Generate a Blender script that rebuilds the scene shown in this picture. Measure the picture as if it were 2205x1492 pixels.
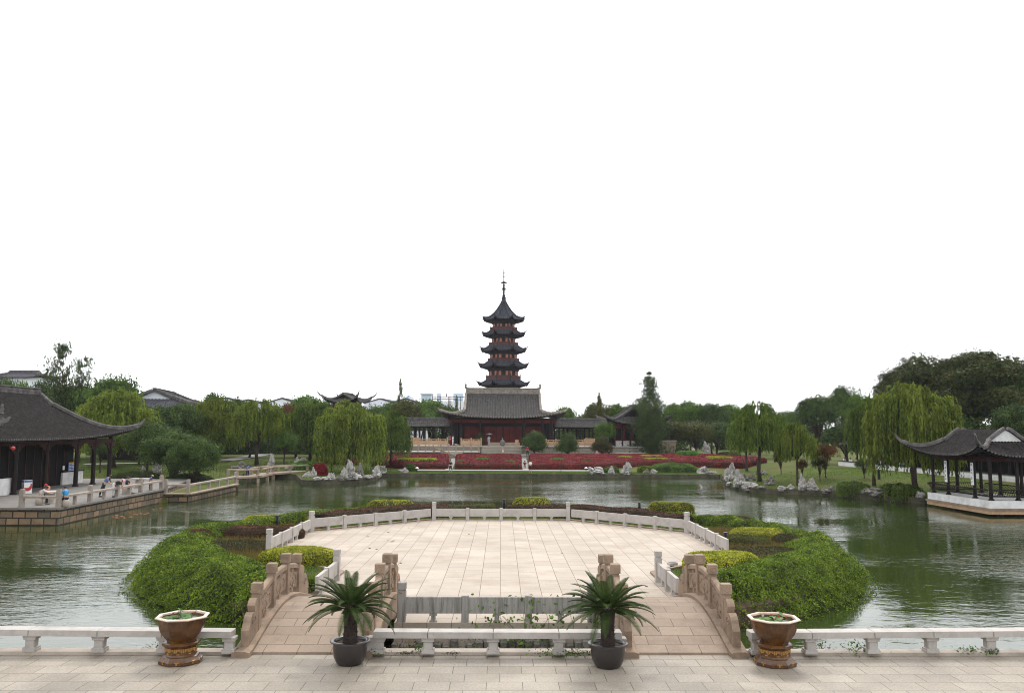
import bpy, math, random
import numpy as np
from mathutils import Vector, Matrix
PI = math.pi
R = math.radians
for o in list(bpy.data.objects):
    bpy.data.objects.remove(o)
scene = bpy.context.scene
col = scene.collection
random.seed(7)
rng = np.random.default_rng(11)

# ---------------- camera ----------------
F_PX, HOR, VX, EYE, ROLL = 1800.0, 928.0, 1080.0, 5.0, 0.25
PITCH = math.atan((HOR-746)/F_PX)
YAW = math.atan((1102.5-VX)*math.cos(PITCH)/F_PX)
cam_d = bpy.data.cameras.new('camera')
cam = bpy.data.objects.new('camera', cam_d)
col.objects.link(cam)
cam.location = (0, 0, EYE)
cam_m = Matrix.Rotation(-YAW, 3, 'Z') @ Matrix.Rotation(PI/2+PITCH, 3, 'X') @ Matrix.Rotation(R(ROLL), 3, 'Z')
cam.rotation_euler = cam_m.to_euler()
cam_d.sensor_width = 36
cam_d.lens = F_PX/2205*36
cam_d.clip_end = 5000
scene.camera = cam
# ---------------- light ----------------
SUN_EL, SUN_AZ = 52, 12      # azimuth measured from +Y towards +X
world = bpy.data.worlds.new('World')
scene.world = world
world.use_nodes = True
nt = world.node_tree
bg = nt.nodes['Background']
sky = nt.nodes.new('ShaderNodeTexSky')
sky.sky_type = 'NISHITA'
sky.sun_disc = False
sky.sun_elevation = R(SUN_EL)
sky.sun_rotation = R(SUN_AZ)
sky.dust_density = 2
hs = nt.nodes.new('ShaderNodeHueSaturation')
hs.inputs['Saturation'].default_value = 0.22
nt.links.new(sky.outputs[0], hs.inputs['Color'])
cl = nt.nodes.new('ShaderNodeMix'); cl.data_type = 'RGBA'   # even cloud cover over the clear sky
cl.inputs[0].default_value = 0.72
cl.inputs[7].default_value = (11.0, 11.2, 11.6, 1)
nt.links.new(hs.outputs[0], cl.inputs[6])
nt.links.new(cl.outputs[2], bg.inputs[0])
bg.inputs[1].default_value = 0.15
sun_d = bpy.data.lights.new('sun', 'SUN')
sun_d.energy = 1.5
sun_d.angle = R(12)
sun_d.color = (1, 0.95, 0.88)
sun = bpy.data.objects.new('sun', sun_d)
col.objects.link(sun)
sd = Vector((math.sin(R(SUN_AZ))*math.cos(R(SUN_EL)), math.cos(R(SUN_AZ))*math.cos(R(SUN_EL)), math.sin(R(SUN_EL))))
sun.rotation_euler = sd.to_track_quat('Z', 'Y').to_euler()
sun.location = sd*80
scene.view_settings.view_transform = 'Standard'
scene.view_settings.look = 'None'
scene.view_settings.gamma = 1
scene.view_settings.exposure = 0.38
scene.cycles.filter_width = 1.0

# ---------------- helpers ----------------
def ray(px, py):
    d = cam_m @ Vector(((px-1102.5), -(py-746), -F_PX))
    return d.normalized()
def at(px, py, z):
    d = ray(px, py)
    t = (z-EYE)/d.z
    return Vector((d.x*t, d.y*t, z))
def aty(px, py, Y):
    d = ray(px, py)
    t = Y/d.y
    return Vector((d.x*t, Y, EYE+d.z*t))

def tag(o, label=None, cat=None, group=None, kind=None):
    if label: o['label'] = label
    if cat: o['category'] = cat
    if group: o['group'] = group
    if kind: o['kind'] = kind
    return o
def thing(name, label, cat, loc=(0, 0, 0), rz=0, group=None):
    o = bpy.data.objects.new(name, None)
    col.objects.link(o)
    o.location = loc
    o.rotation_euler = (0, 0, rz)
    o.empty_display_size = .3
    return tag(o, label, cat, group)
def copy_tree(o, loc=None, rz=None, scale=None, label=None, parent=None):
    c = o.copy()
    col.objects.link(c)
    if parent: c.parent = parent
    if loc is not None: c.location = loc
    if rz is not None: c.rotation_euler = (0, 0, rz)
    if scale is not None: c.scale = scale
    if label: c['label'] = label
    for ch in [x for x in o.children]:
        copy_tree(ch, parent=c)
    return c

class MB:
    def __init__(s):
        s.v = []; s.f = []; s.m = []
    def add(s, vs, fs, mi=0):
        n = len(s.v)
        s.v += [tuple(p) for p in vs]
        s.f += [tuple(i+n for i in f) for f in fs]
        s.m += [mi]*len(fs)
        return s
    def box(s, c, d, rz=0, mi=0, bev=0, taper=1):
        # c centre of the box, d full sizes; optional vertical-edge chamfer
        hx, hy, hz = d[0]/2, d[1]/2, d[2]/2
        b = min(bev, hx*.9, hy*.9)
        if b > 0:
            base = [(-hx+b, -hy), (hx-b, -hy), (hx, -hy+b), (hx, hy-b), (hx-b, hy), (-hx+b, hy), (-hx, hy-b), (-hx, -hy+b)]
        else:
            base = [(-hx, -hy), (hx, -hy), (hx, hy), (-hx, hy)]
        n = len(base)
        cs, sn = math.cos(rz), math.sin(rz)
        vs = []
        lev = [(-hz, 1), (hz, taper)]
        if b > 0:
            lev = [(-hz, 1), (hz-b*.7, taper), (hz, taper*(1-b/max(hx, hy)))]
        for z, k in lev:
            for x, y in base:
                x *= k; y *= k
                vs.append((c[0]+x*cs-y*sn, c[1]+x*sn+y*cs, c[2]+z))
        fs = [tuple(range(n-1, -1, -1)), tuple(range(n*(len(lev)-1), n*len(lev)))]
        for l in range(len(lev)-1):
            for i in range(n):
                j = (i+1) % n
                fs.append((l*n+i, l*n+j, (l+1)*n+j, (l+1)*n+i))
        return s.add(vs, fs, mi)
    def lathe(s, c, prof, seg=16, mi=0, rot=0, cap=True):
        vs = []
        for r, z in prof:
            for k in range(seg):
                a = rot+2*PI*k/seg
                vs.append((c[0]+r*math.cos(a), c[1]+r*math.sin(a), c[2]+z))
        fs = []
        for l in range(len(prof)-1):
            for i in range(seg):
                j = (i+1) % seg
                fs.append((l*seg+i, l*seg+j, (l+1)*seg+j, (l+1)*seg+i))
        if cap:
            fs.append(tuple(range(seg-1, -1, -1)))
            fs.append(tuple(range(seg*(len(prof)-1), seg*len(prof))))
        return s.add(vs, fs, mi)
    def tube(s, pts, rad, seg=8, mi=0):
        pts = [Vector(p) for p in pts]
        n = len(pts)
        if not hasattr(rad, '__len__'): rad = [rad]*n
        vs = []
        for i, p in enumerate(pts):
            t = (pts[min(i+1, n-1)]-pts[max(i-1, 0)])
            if t.length < 1e-6: t = Vector((0, 0, 1))
            t.normalize()
            u = t.cross(Vector((0, 0, 1)))
            if u.length < .05: u = t.cross(Vector((0, 1, 0)))
            u.normalize()
            w = t.cross(u)
            for k in range(seg):
                a = 2*PI*k/seg
                vs.append(p+u*rad[i]*math.cos(a)+w*rad[i]*math.sin(a))
        fs = []
        for l in range(n-1):
            for i in range(seg):
                j = (i+1) % seg
                fs.append((l*seg+i, l*seg+j, (l+1)*seg+j, (l+1)*seg+i))
        fs.append(tuple(range(seg-1, -1, -1)))
        fs.append(tuple(range(seg*(n-1), seg*n)))
        return s.add(vs, fs, mi)
    def sweep(s, pts, w, h, mi=0, dz=0, taper=1):
        # box section swept along a polyline: w sideways, h up
        pts = [Vector(p) for p in pts]
        n = len(pts)
        vs = []
        for i, p in enumerate(pts):
            t = (pts[min(i+1, n-1)]-pts[max(i-1, 0)])
            t = Vector((t.x, t.y, t.z*1.0)).normalized()
            u = Vector((t.y, -t.x, 0))
            if u.length < .01: u = Vector((1, 0, 0))
            u.normalize()
            up = u.cross(t).normalized()
            if up.z < 0: up = -up
            k = 1-(1-taper)*i/(n-1)
            for a, b in ((-.5, 0), (.5, 0), (.5, .75), (.25, 1), (-.25, 1), (-.5, .75)):
                vs.append(p+u*(a*w*k)+up*(b*h*k+dz))
        fs = [tuple(range(5, -1, -1)), tuple(range(6*(n-1), 6*n))]
        for l in range(n-1):
            for i in range(6):
                j = (i+1) % 6
                fs.append((l*6+i, l*6+j, (l+1)*6+j, (l+1)*6+i))
        return s.add(vs, fs, mi)
    def prism(s, poly, z0, z1, mi=0):
        n = len(poly)
        vs = [(x, y, z0) for x, y in poly]+[(x, y, z1) for x, y in poly]
        fs = [tuple(range(n-1, -1, -1)), tuple(range(n, 2*n))]
        for i in range(n):
            j = (i+1) % n
            fs.append((i, j, n+j, n+i))
        return s.add(vs, fs, mi)
    def plate(s, outline, origin, a, b, thick, mi=0):
        # outline (u,v) extruded: origin + a*u + b*v, thickness along a x b
        a = Vector(a); b = Vector(b); nrm = a.cross(b).normalized()
        n = len(outline)
        o = Vector(origin)
        vs = [o+a*u+b*v-nrm*thick/2 for u, v in outline]+[o+a*u+b*v+nrm*thick/2 for u, v in outline]
        fs = [tuple(range(n-1, -1, -1)), tuple(range(n, 2*n))]
        for i in range(n):
            j = (i+1) % n
            fs.append((i, j, n+j, n+i))
        return s.add(vs, fs, mi)
    def ball(s, c, r, seg=10, rings=6, mi=0):
        r = r if hasattr(r, '__len__') else (r, r, r)
        vs = [(c[0], c[1], c[2]-r[2])]
        for i in range(1, rings):
            a = -PI/2+PI*i/rings
            for k in range(seg):
                t = 2*PI*k/seg
                vs.append((c[0]+r[0]*math.cos(a)*math.cos(t), c[1]+r[1]*math.cos(a)*math.sin(t), c[2]+r[2]*math.sin(a)))
        vs.append((c[0], c[1], c[2]+r[2]))
        fs = [(0, 1+(k+1) % seg, 1+k) for k in range(seg)]
        for i in range(rings-2):
            for k in range(seg):
                a0 = 1+i*seg+k; a1 = 1+i*seg+(k+1) % seg
                fs.append((a0, a1, a1+seg, a0+seg))
        e = len(vs)-1; b0 = 1+(rings-2)*seg
        fs += [(b0+k, b0+(k+1) % seg, e) for k in range(seg)]
        return s.add(vs, fs, mi)
    def build(s, name, mats, parent=None, smooth=False, world=False):
        me = bpy.data.meshes.new(name)
        me.from_pydata(s.v, [], s.f)
        if not isinstance(mats, (list, tuple)): mats = [mats]
        for m in mats: me.materials.append(m)
        if len(mats) > 1: me.polygons.foreach_set('material_index', s.m)
        if smooth: me.polygons.foreach_set('use_smooth', [True]*len(me.polygons))
        me.update()
        return link(name, me, parent, world)
def link(name, me, parent=None, world=False):
    o = bpy.data.objects.new(name, me)
    col.objects.link(o)
    if parent:
        o.parent = parent
        if world:
            p = parent; off = Vector((0, 0, 0))
            while p:
                off += p.location; p = p.parent
            o.location = -off
    return o
def np_mesh(name, v, q, mat, parent=None, world=False, smooth=False):
    me = bpy.data.meshes.new(name)
    v = np.asarray(v, dtype=np.float32); q = np.asarray(q, dtype=np.int32)
    me.vertices.add(len(v)); me.vertices.foreach_set('co', v.ravel())
    k = q.shape[1]
    me.loops.add(q.size); me.loops.foreach_set('vertex_index', q.ravel())
    me.polygons.add(len(q))
    me.polygons.foreach_set('loop_start', np.arange(0, q.size, k, dtype=np.int32))
    me.polygons.foreach_set('loop_total', np.full(len(q), k, dtype=np.int32))
    if smooth: me.polygons.foreach_set('use_smooth', np.ones(len(q), dtype=bool))
    me.update(calc_edges=True)
    for m in (mat if isinstance(mat, (list, tuple)) else [mat]): me.materials.append(m)
    return link(name, me, parent, world)

# ---------------- materials ----------------
def newmat(name):
    m = bpy.data.materials.new(name)
    m.use_nodes = True
    n = m.node_tree
    return m, n, n.nodes['Principled BSDF']
def rgb(c): return (c[0], c[1], c[2], 1)
def mat(name, c1, c2=None, scale=4, rough=.8, bump=0, bscale=40, stain=None, sscale=.6, isl=0, metal=0, spec=.4, detail=8, streak=False):
    m, n, b = newmat(name)
    N, L = n.nodes, n.links
    b.inputs['Roughness'].default_value = rough
    b.inputs['Metallic'].default_value = metal
    b.inputs['Specular IOR Level'].default_value = spec
    tc = N.new('ShaderNodeTexCoord')
    geo = N.new('ShaderNodeNewGeometry')
    src = tc.outputs['Object']
    if c2 is None: c2 = tuple(x*.8 for x in c1)
    nz = N.new('ShaderNodeTexNoise')
    nz.inputs['Scale'].default_value = scale
    nz.inputs['Detail'].default_value = detail
    nz.inputs['Roughness'].default_value = .65
    L.new(src, nz.inputs['Vector'])
    rmp = N.new('ShaderNodeValToRGB')
    rmp.color_ramp.elements[0].position = .35
    rmp.color_ramp.elements[1].position = .65
    rmp.color_ramp.elements[0].color = rgb(c1)
    rmp.color_ramp.elements[1].color = rgb(c2)
    L.new(nz.outputs[0], rmp.inputs[0])
    out = rmp.outputs[0]
    if isl:
        mx = N.new('ShaderNodeMix'); mx.data_type = 'RGBA'; mx.blend_type = 'MULTIPLY'
        mx.inputs[0].default_value = 1
        mr = N.new('ShaderNodeMapRange')
        mr.inputs[3].default_value = 1-isl; mr.inputs[4].default_value = 1+isl
        L.new(geo.outputs['Random Per Island'], mr.inputs[0])
        L.new(out, mx.inputs[6]); L.new(mr.outputs[0], mx.inputs[7])
        out = mx.outputs[2]
    if stain:
        n2 = N.new('ShaderNodeTexNoise')
        n2.inputs['Scale'].default_value = sscale
        n2.inputs['Detail'].default_value = 10
        n2.inputs['Roughness'].default_value = .7
        if streak:
            mp = N.new('ShaderNodeMapping')
            mp.inputs['Scale'].default_value = (9, 9, .8)
            L.new(src, mp.inputs[0]); L.new(mp.outputs[0], n2.inputs['Vector'])
        else:
            L.new(src, n2.inputs['Vector'])
        r2 = N.new('ShaderNodeValToRGB')
        r2.color_ramp.elements[0].position = .45
        r2.color_ramp.elements[1].position = .72
        L.new(n2.outputs[0], r2.inputs[0])
        mx = N.new('ShaderNodeMix'); mx.data_type = 'RGBA'
        L.new(r2.outputs[0], mx.inputs[0]); L.new(out, mx.inputs[6])
        mx.inputs[7].default_value = rgb(stain)
        out = mx.outputs[2]
    L.new(out, b.inputs['Base Color'])
    if bump:
        n3 = N.new('ShaderNodeTexNoise')
        n3.inputs['Scale'].default_value = bscale
        n3.inputs['Detail'].default_value = 5
        L.new(src, n3.inputs['Vector'])
        bp = N.new('ShaderNodeBump')
        bp.inputs['Strength'].default_value = .8
        bp.inputs['Distance'].default_value = bump
        L.new(n3.outputs[0], bp.inputs['Height'])
        L.new(bp.outputs[0], b.inputs['Normal'])
    return m
def leafmat(name, dark, light, nscale=.8, hot=None, tr=.25, objr=.12):
    m, n, b = newmat(name)
    N, L = n.nodes, n.links
    b.inputs['Roughness'].default_value = .6
    b.inputs['Specular IOR Level'].default_value = .10
    geo = N.new('ShaderNodeNewGeometry')
    nz = N.new('ShaderNodeTexNoise')
    nz.inputs['Scale'].default_value = nscale
    nz.inputs['Detail'].default_value = 4
    L.new(geo.outputs['Position'], nz.inputs['Vector'])
    ad = N.new('ShaderNodeMath'); ad.operation = 'MULTIPLY_ADD'
    L.new(geo.outputs['Random Per Island'], ad.inputs[0]); ad.inputs[1].default_value = .55
    mu = N.new('ShaderNodeMath'); mu.operation = 'MULTIPLY_ADD'
    L.new(nz.outputs[0], mu.inputs[0]); mu.inputs[1].default_value = 1.6; mu.inputs[2].default_value = -.58
    L.new(mu.outputs[0], ad.inputs[2])
    rp = N.new('ShaderNodeValToRGB')
    e = rp.color_ramp.elements
    e[0].position = .0; e[0].color = rgb(dark)
    e[1].position = .85; e[1].color = rgb(light)
    if hot:
        k = e.new(1.0); k.color = rgb(hot)
    L.new(ad.outputs[0], rp.inputs[0])
    oi = N.new('ShaderNodeObjectInfo')
    mr = N.new('ShaderNodeMapRange')
    mr.inputs[3].default_value = 1-objr; mr.inputs[4].default_value = 1+objr
    L.new(oi.outputs['Random'], mr.inputs[0])
    mx = N.new('ShaderNodeMix'); mx.data_type = 'RGBA'; mx.blend_type = 'MULTIPLY'
    mx.inputs[0].default_value = 1
    L.new(rp.outputs[0], mx.inputs[6]); L.new(mr.outputs[0], mx.inputs[7])
    L.new(mx.outputs[2], b.inputs['Base Color'])
    t = N.new('ShaderNodeBsdfTranslucent')
    L.new(mx.outputs[2], t.inputs[0])
    ms = N.new('ShaderNodeMixShader')
    ms.inputs[0].default_value = tr
    out = N['Material Output']
    L.new(b.outputs[0], ms.inputs[1]); L.new(t.outputs[0], ms.inputs[2])
    L.new(ms.outputs[0], out.inputs[0])
    return m
def brickmat(name, c1, c2, mortar, bw, rh, ms=.01, rough=.8, off=.5, rot=0, vertical=False, var=.5, stain=None, sscale=.5, wob=0, bump=.004, nse=.12, spec=.3):
    m, n, b = newmat(name)
    N, L = n.nodes, n.links
    b.inputs['Roughness'].default_value = rough
    b.inputs['Specular IOR Level'].default_value = spec
    tc = N.new('ShaderNodeTexCoord')
    vec = tc.outputs['Object']
    if vertical:
        # use x+y as the running direction and z as the course direction
        sp = N.new('ShaderNodeSeparateXYZ'); L.new(vec, sp.inputs[0])
        a = N.new('ShaderNodeMath'); a.operation = 'ADD'
        L.new(sp.outputs[0], a.inputs[0]); L.new(sp.outputs[1], a.inputs[1])
        cb = N.new('ShaderNodeCombineXYZ')
        L.new(a.outputs[0], cb.inputs[0]); L.new(sp.outputs[2], cb.inputs[1])
        vec = cb.outputs[0]
    if rot:
        mp = N.new('ShaderNodeMapping'); mp.inputs['Rotation'].default_value = (0, 0, rot)
        L.new(vec, mp.inputs[0]); vec = mp.outputs[0]
    if wob:
        w = N.new('ShaderNodeTexNoise'); w.inputs['Scale'].default_value = 1.2
        L.new(vec, w.inputs['Vector'])
        va = N.new('ShaderNodeVectorMath'); va.operation = 'MULTIPLY_ADD'
        L.new(w.outputs['Color'], va.inputs[0]); va.inputs[1].default_value = (wob, wob, 0)
        L.new(vec, va.inputs[2]); vec = va.outputs[0]
    bk = N.new('ShaderNodeTexBrick')
    bk.offset = off
    bk.inputs['Scale'].default_value = 1
    bk.inputs['Brick Width'].default_value = bw
    bk.inputs['Row Height'].default_value = rh
    bk.inputs['Mortar Size'].default_value = ms
    bk.inputs['Mortar Smooth'].default_value = .1
    bk.inputs['Bias'].default_value = var-.5
    bk.inputs['Color1'].default_value = rgb(c1)
    bk.inputs['Color2'].default_value = rgb(c2)
    bk.inputs['Mortar'].default_value = rgb(mortar)
    L.new(vec, bk.inputs['Vector'])
    nz = N.new('ShaderNodeTexNoise'); nz.inputs['Scale'].default_value = 22; nz.inputs['Detail'].default_value = 6
    L.new(tc.outputs['Object'], nz.inputs['Vector'])
    nl = N.new('ShaderNodeTexNoise'); nl.inputs['Scale'].default_value = .45; nl.inputs['Detail'].default_value = 7
    L.new(tc.outputs['Object'], nl.inputs['Vector'])
    av = N.new('ShaderNodeMath'); av.operation = 'ADD'
    L.new(nz.outputs[0], av.inputs[0]); L.new(nl.outputs[0], av.inputs[1])
    mr = N.new('ShaderNodeMapRange')
    mr.inputs[1].default_value = .6; mr.inputs[2].default_value = 1.4
    mr.inputs[3].default_value = 1-nse*1.6; mr.inputs[4].default_value = 1+nse
    L.new(av.outputs[0], mr.inputs[0])
    mx = N.new('ShaderNodeMix'); mx.data_type = 'RGBA'; mx.blend_type = 'MULTIPLY'; mx.inputs[0].default_value = 1
    L.new(bk.outputs[0], mx.inputs[6]); L.new(mr.outputs[0], mx.inputs[7])
    out = mx.outputs[2]
    if stain:
        n2 = N.new('ShaderNodeTexNoise'); n2.inputs['Scale'].default_value = sscale; n2.inputs['Detail'].default_value = 10
        n2.inputs['Roughness'].default_value = .7
        L.new(tc.outputs['Object'], n2.inputs['Vector'])
        r2 = N.new('ShaderNodeValToRGB'); r2.color_ramp.elements[0].position = .5; r2.color_ramp.elements[1].position = .75
        L.new(n2.outputs[0], r2.inputs[0])
        m2 = N.new('ShaderNodeMix'); m2.data_type = 'RGBA'
        L.new(r2.outputs[0], m2.inputs[0]); L.new(out, m2.inputs[6]); m2.inputs[7].default_value = rgb(stain)
        out = m2.outputs[2]
    L.new(out, b.inputs['Base Color'])
    if bump:
        bp = N.new('ShaderNodeBump'); bp.invert = True
        bp.inputs['Distance'].default_value = bump
        L.new(bk.outputs[1], bp.inputs['Height']); L.new(bp.outputs[0], b.inputs['Normal'])
    return m

M = {}
M['granite'] = mat('granite', (.42, .36, .30), (.33, .28, .23), 60, .75, .002, 90, (.22, .19, .15), 1.3)
M['granite_white'] = mat('granite_white', (.42, .39, .36), (.35, .32, .29), 70, .7, .002, 90, (.26, .24, .21), 2.0)
M['granite_grimy'] = mat('granite_grimy', (.34, .32, .29), (.28, .26, .24), 60, .8, .002, 90, (.08, .08, .055), 1.1, streak=True)
M['pink_granite'] = mat('pink_granite', (.315, .228, .160), (.235, .168, .118), 45, .8, .003, 70, (.13, .098, .07), 1.6, spec=.2)
M['terrace'] = brickmat('terrace_paving', (.245, .21, .165), (.31, .27, .215), (.085, .066, .045), .72, .56, .007, .62, .37, 0, var=.5, stain=(.17, .145, .112), sscale=.6, nse=.28, spec=.4)  # mottling carries stone tone and also the terrace's uneven light, painted in
M['plaza'] = brickmat('plaza_paving', (.365, .31, .25), (.42, .355, .29), (.15, .10, .06), 1.05, .64, .009, .75, .5, PI/2, var=.5, stain=(.27, .215, .155), sscale=.55, nse=.15)
M['deck'] = brickmat('bridge_paving', (.25, .187, .135), (.30, .228, .168), (.085, .058, .04), .76, .43, .007, .75, .5, 0, var=.5, stain=(.18, .125, .09), sscale=1.2)
M['block'] = brickmat('stone_block_wall', (.27, .18, .10), (.12, .10, .07), (.03, .025, .018), .78, .42, .04, .85, .5, 0, True, .5, (.045, .04, .032), .55, wob=.08, bump=.03, nse=.3)
M['greywall'] = brickmat('grey_stone_wall', (.13, .125, .115), (.17, .165, .15), (.06, .055, .05), 1.4, .45, .02, .85, .5, 0, True, .5, (.08, .08, .07), .4, bump=.01)
M['palewall'] = brickmat('pale_stone_wall', (.24, .22, .18), (.30, .27, .22), (.12, .11, .09), 1.4, .45, .02, .85, .5, 0, True, .5, (.15, .14, .11), .4, bump=.01)
M['tan_stone'] = mat('tan_stone', (.44, .29, .17), (.36, .23, .13), 8, .8, .003, 30, (.26, .17, .11), 1.0)
M['beige_stone'] = mat('beige_stone', (.33, .26, .18), (.26, .2, .14), 8, .85, .003, 30, (.18, .14, .1), .8)
M['plaster'] = mat('white_plaster', (.68, .68, .66), (.60, .60, .58), 3, .85, .002, 20, (.42, .41, .38), .8)
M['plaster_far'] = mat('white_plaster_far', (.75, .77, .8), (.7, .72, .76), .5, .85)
M['rock'] = mat('lake_rock', (.50, .475, .44), (.10, .09, .08), 2.6, .85, .05, 6, (.60, .57, .53), 1.4)  # dark second tone paints in shade for the holes of the rock
M['rock_dark'] = mat('dark_rock', (.22, .20, .17), (.08, .075, .06), 2.2, .9, .05, 6, (.3, .28, .25), 1.5)
M['wood'] = mat('dark_wood', (.020, .012, .010), (.013, .009, .008), 3, .55, .002, 20, spec=.15)
M['wood_red'] = mat('red_brown_wood', (.055, .016, .012), (.035, .011, .009), 2, .6, .002, 20, spec=.15)
M['red_wall'] = mat('red_panel_wall', (.13, .020, .016), (.09, .014, .012), 1, .65, .002, 20, (.05, .011, .009), .5, spec=.15)
M['pag_wall'] = mat('pagoda_wall', (.085, .036, .032), (.06, .028, .026), 1, .7, spec=.15)
M['pag_dark'] = mat('pagoda_brackets', (.035, .03, .038), (.05, .032, .032), 3, .8, spec=.1)
M['pag_pane'] = mat('pagoda_lattice', (.42, .15, .08), (.3, .1, .05), 2, .6)
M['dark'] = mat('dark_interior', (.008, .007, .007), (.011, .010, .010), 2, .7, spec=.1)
M['tile'] = mat('roof_tile', (.020, .017, .0165), (.010, .009, .0088), 9, .85, .01, 40, (.046, .040, .036), 4.0, detail=10, spec=.06)
M['tile_hall'] = mat('hall_roof_tile', (.052, .050, .048), (.020, .019, .019), 6, .85, .01, 30, (.13, .118, .105), 3.4, detail=10, spec=.06)
M['tile_pag'] = mat('pagoda_roof_tile', (.040, .042, .050), (.025, .027, .034), 3, .8, spec=.12)
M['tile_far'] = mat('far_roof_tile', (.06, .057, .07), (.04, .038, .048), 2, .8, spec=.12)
M['ridge'] = mat('ridge_stone', (.10, .092, .088), (.04, .036, .035), 5, .8, .01, 20, (.22, .2, .19), 2.5, spec=.15)
M['ridge_hall'] = mat('hall_ridge', (.30, .26, .21), (.17, .145, .12), 3, .85, .01, 20, (.09, .08, .07), 2)
M['metal_dark'] = mat('dark_metal', (.02, .022, .028), None, 5, .45, 0, 40, metal=.6)
M['glaze'] = mat('brown_glaze', (.085, .034, .010), (.04, .016, .006), 5, .25, .006, 14, (.13, .06, .014), 4, spec=.5)
M['glaze_y'] = mat('yellow_glaze', (.36, .19, .04), (.22, .1, .02), 10, .25, spec=.6)
M['glaze_rim'] = mat('cream_glaze_rim', (.55, .45, .36), (.42, .28, .2), 3, .25, spec=.6)
M['pot'] = mat('dark_pot_glaze', (.028, .022, .021), (.02, .016, .016), 3, .28, .002, 20, spec=.6)
M['soil'] = mat('soil', (.07, .045, .028), (.045, .028, .017), 12, .95, .02, 30, (.13, .09, .05), 3)
M['bark'] = mat('bark', (.07, .05, .036), (.04, .03, .022), 9, .95, .02, 25)
M['bark_dark'] = mat('fibrous_trunk', (.022, .016, .013), (.045, .032, .024), 22, .95, .03, 40)
M['twig_shade'] = mat('hedge_twig_shade', (.035, .03, .016), (.02, .018, .01), 9, .95, .05, 12)  # solid dark core: brown twigs, plus the shade between leaves put into its colour
M['lawn'] = mat('lawn', (.055, .085, .014), (.075, .09, .02), .8, .95, .03, 25, (.12, .10, .035), .25, spec=.1)
M['edge'] = mat('mossy_edge_stone', (.075, .07, .05), (.035, .035, .022), 2, .9, .03, 8, (.12, .10, .07), .8, spec=.1)
M['path'] = mat('grey_path', (.27, .26, .25), (.22, .21, .2), 1, .9)
M['orange'] = mat('koi_orange', (.42, .07, .03), (.40, .16, .08), 6, .5)
M['rope'] = mat('rope', (.30, .14, .06), None, 20, .8)
# foliage
M['lf_green'] = leafmat('leaf_green', (0.0168, 0.0384, 0.0084), (0.1248, 0.2061, 0.0352))
M['lf_dark'] = leafmat('leaf_dark', (0.0108, 0.024, 0.0096), (0.08721, 0.1329, 0.0306))
M['lf_olive'] = leafmat('leaf_olive', (0.0242, 0.0286, 0.0066), (0.1125, 0.12, 0.027))
M['lf_big'] = leafmat('leaf_big_tree', (.016, .024, .008), (0.0713, 0.0858, 0.02), .5, (.13, .06, .018))
M['lf_brown'] = leafmat('leaf_brown', (0.0168, 0.0204, 0.0084), (0.075, 0.0675, 0.021), hot=(.09, .045, .015))
M['lf_maple'] = leafmat('leaf_maple', (.045, .028, .012), (.16, .075, .022))
M['lf_orange'] = leafmat('leaf_orange', (.08, .05, .015), (.25, .13, .03))
M['lf_willow'] = leafmat('leaf_willow', (0.033, 0.055, 0.0066), (0.21, 0.2625, 0.0375), .5, tr=.35)
M['lf_willow2'] = leafmat('leaf_willow_dark', (0.0234, 0.0468, 0.0078), (0.144, 0.2024, 0.0352), .6, tr=.3)
M['lf_jasmine'] = leafmat('leaf_jasmine', (.012, .028, .004), (.155, .225, .020), 1.6, (.25, .30, .04))
M['lf_grass'] = leafmat('grass_blades', (0.03, 0.07, 0.01), (0.144, 0.228, 0.036), 1.2, (.28, .22, .06))
M['lf_dry'] = leafmat('dry_grass', (.08, .07, .02), (.24, .17, .06), 1.5)
M['lf_yellow'] = leafmat('leaf_yellow_green', (.09, .12, .008), (.42, .42, .04), 2.0, (.6, .56, .1))
M['lf_bright'] = leafmat('leaf_bright_green', (.03, .12, .008), (.10, .28, .02), 2)
M['lf_purple'] = leafmat('leaf_purple_brown', (.025, .02, .010), (.13, .06, .034), 1.5, (.2, .10, .055))
M['lf_red'] = leafmat('leaf_red', (.075, .008, .010), (.22, .022, .024), .5, (.26, .08, .035))
M['lf_cycad'] = leafmat('leaf_cycad', (.014, .028, .007), (.055, .085, .020), 4, tr=.1)
M['lf_lily'] = leafmat('leaf_lily', (.04, .10, .03), (.14, .24, .07), 6)
M['lf_pine'] = leafmat('leaf_pine', (0.0176, 0.033, 0.011), (0.084, 0.119, 0.0308))

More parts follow.
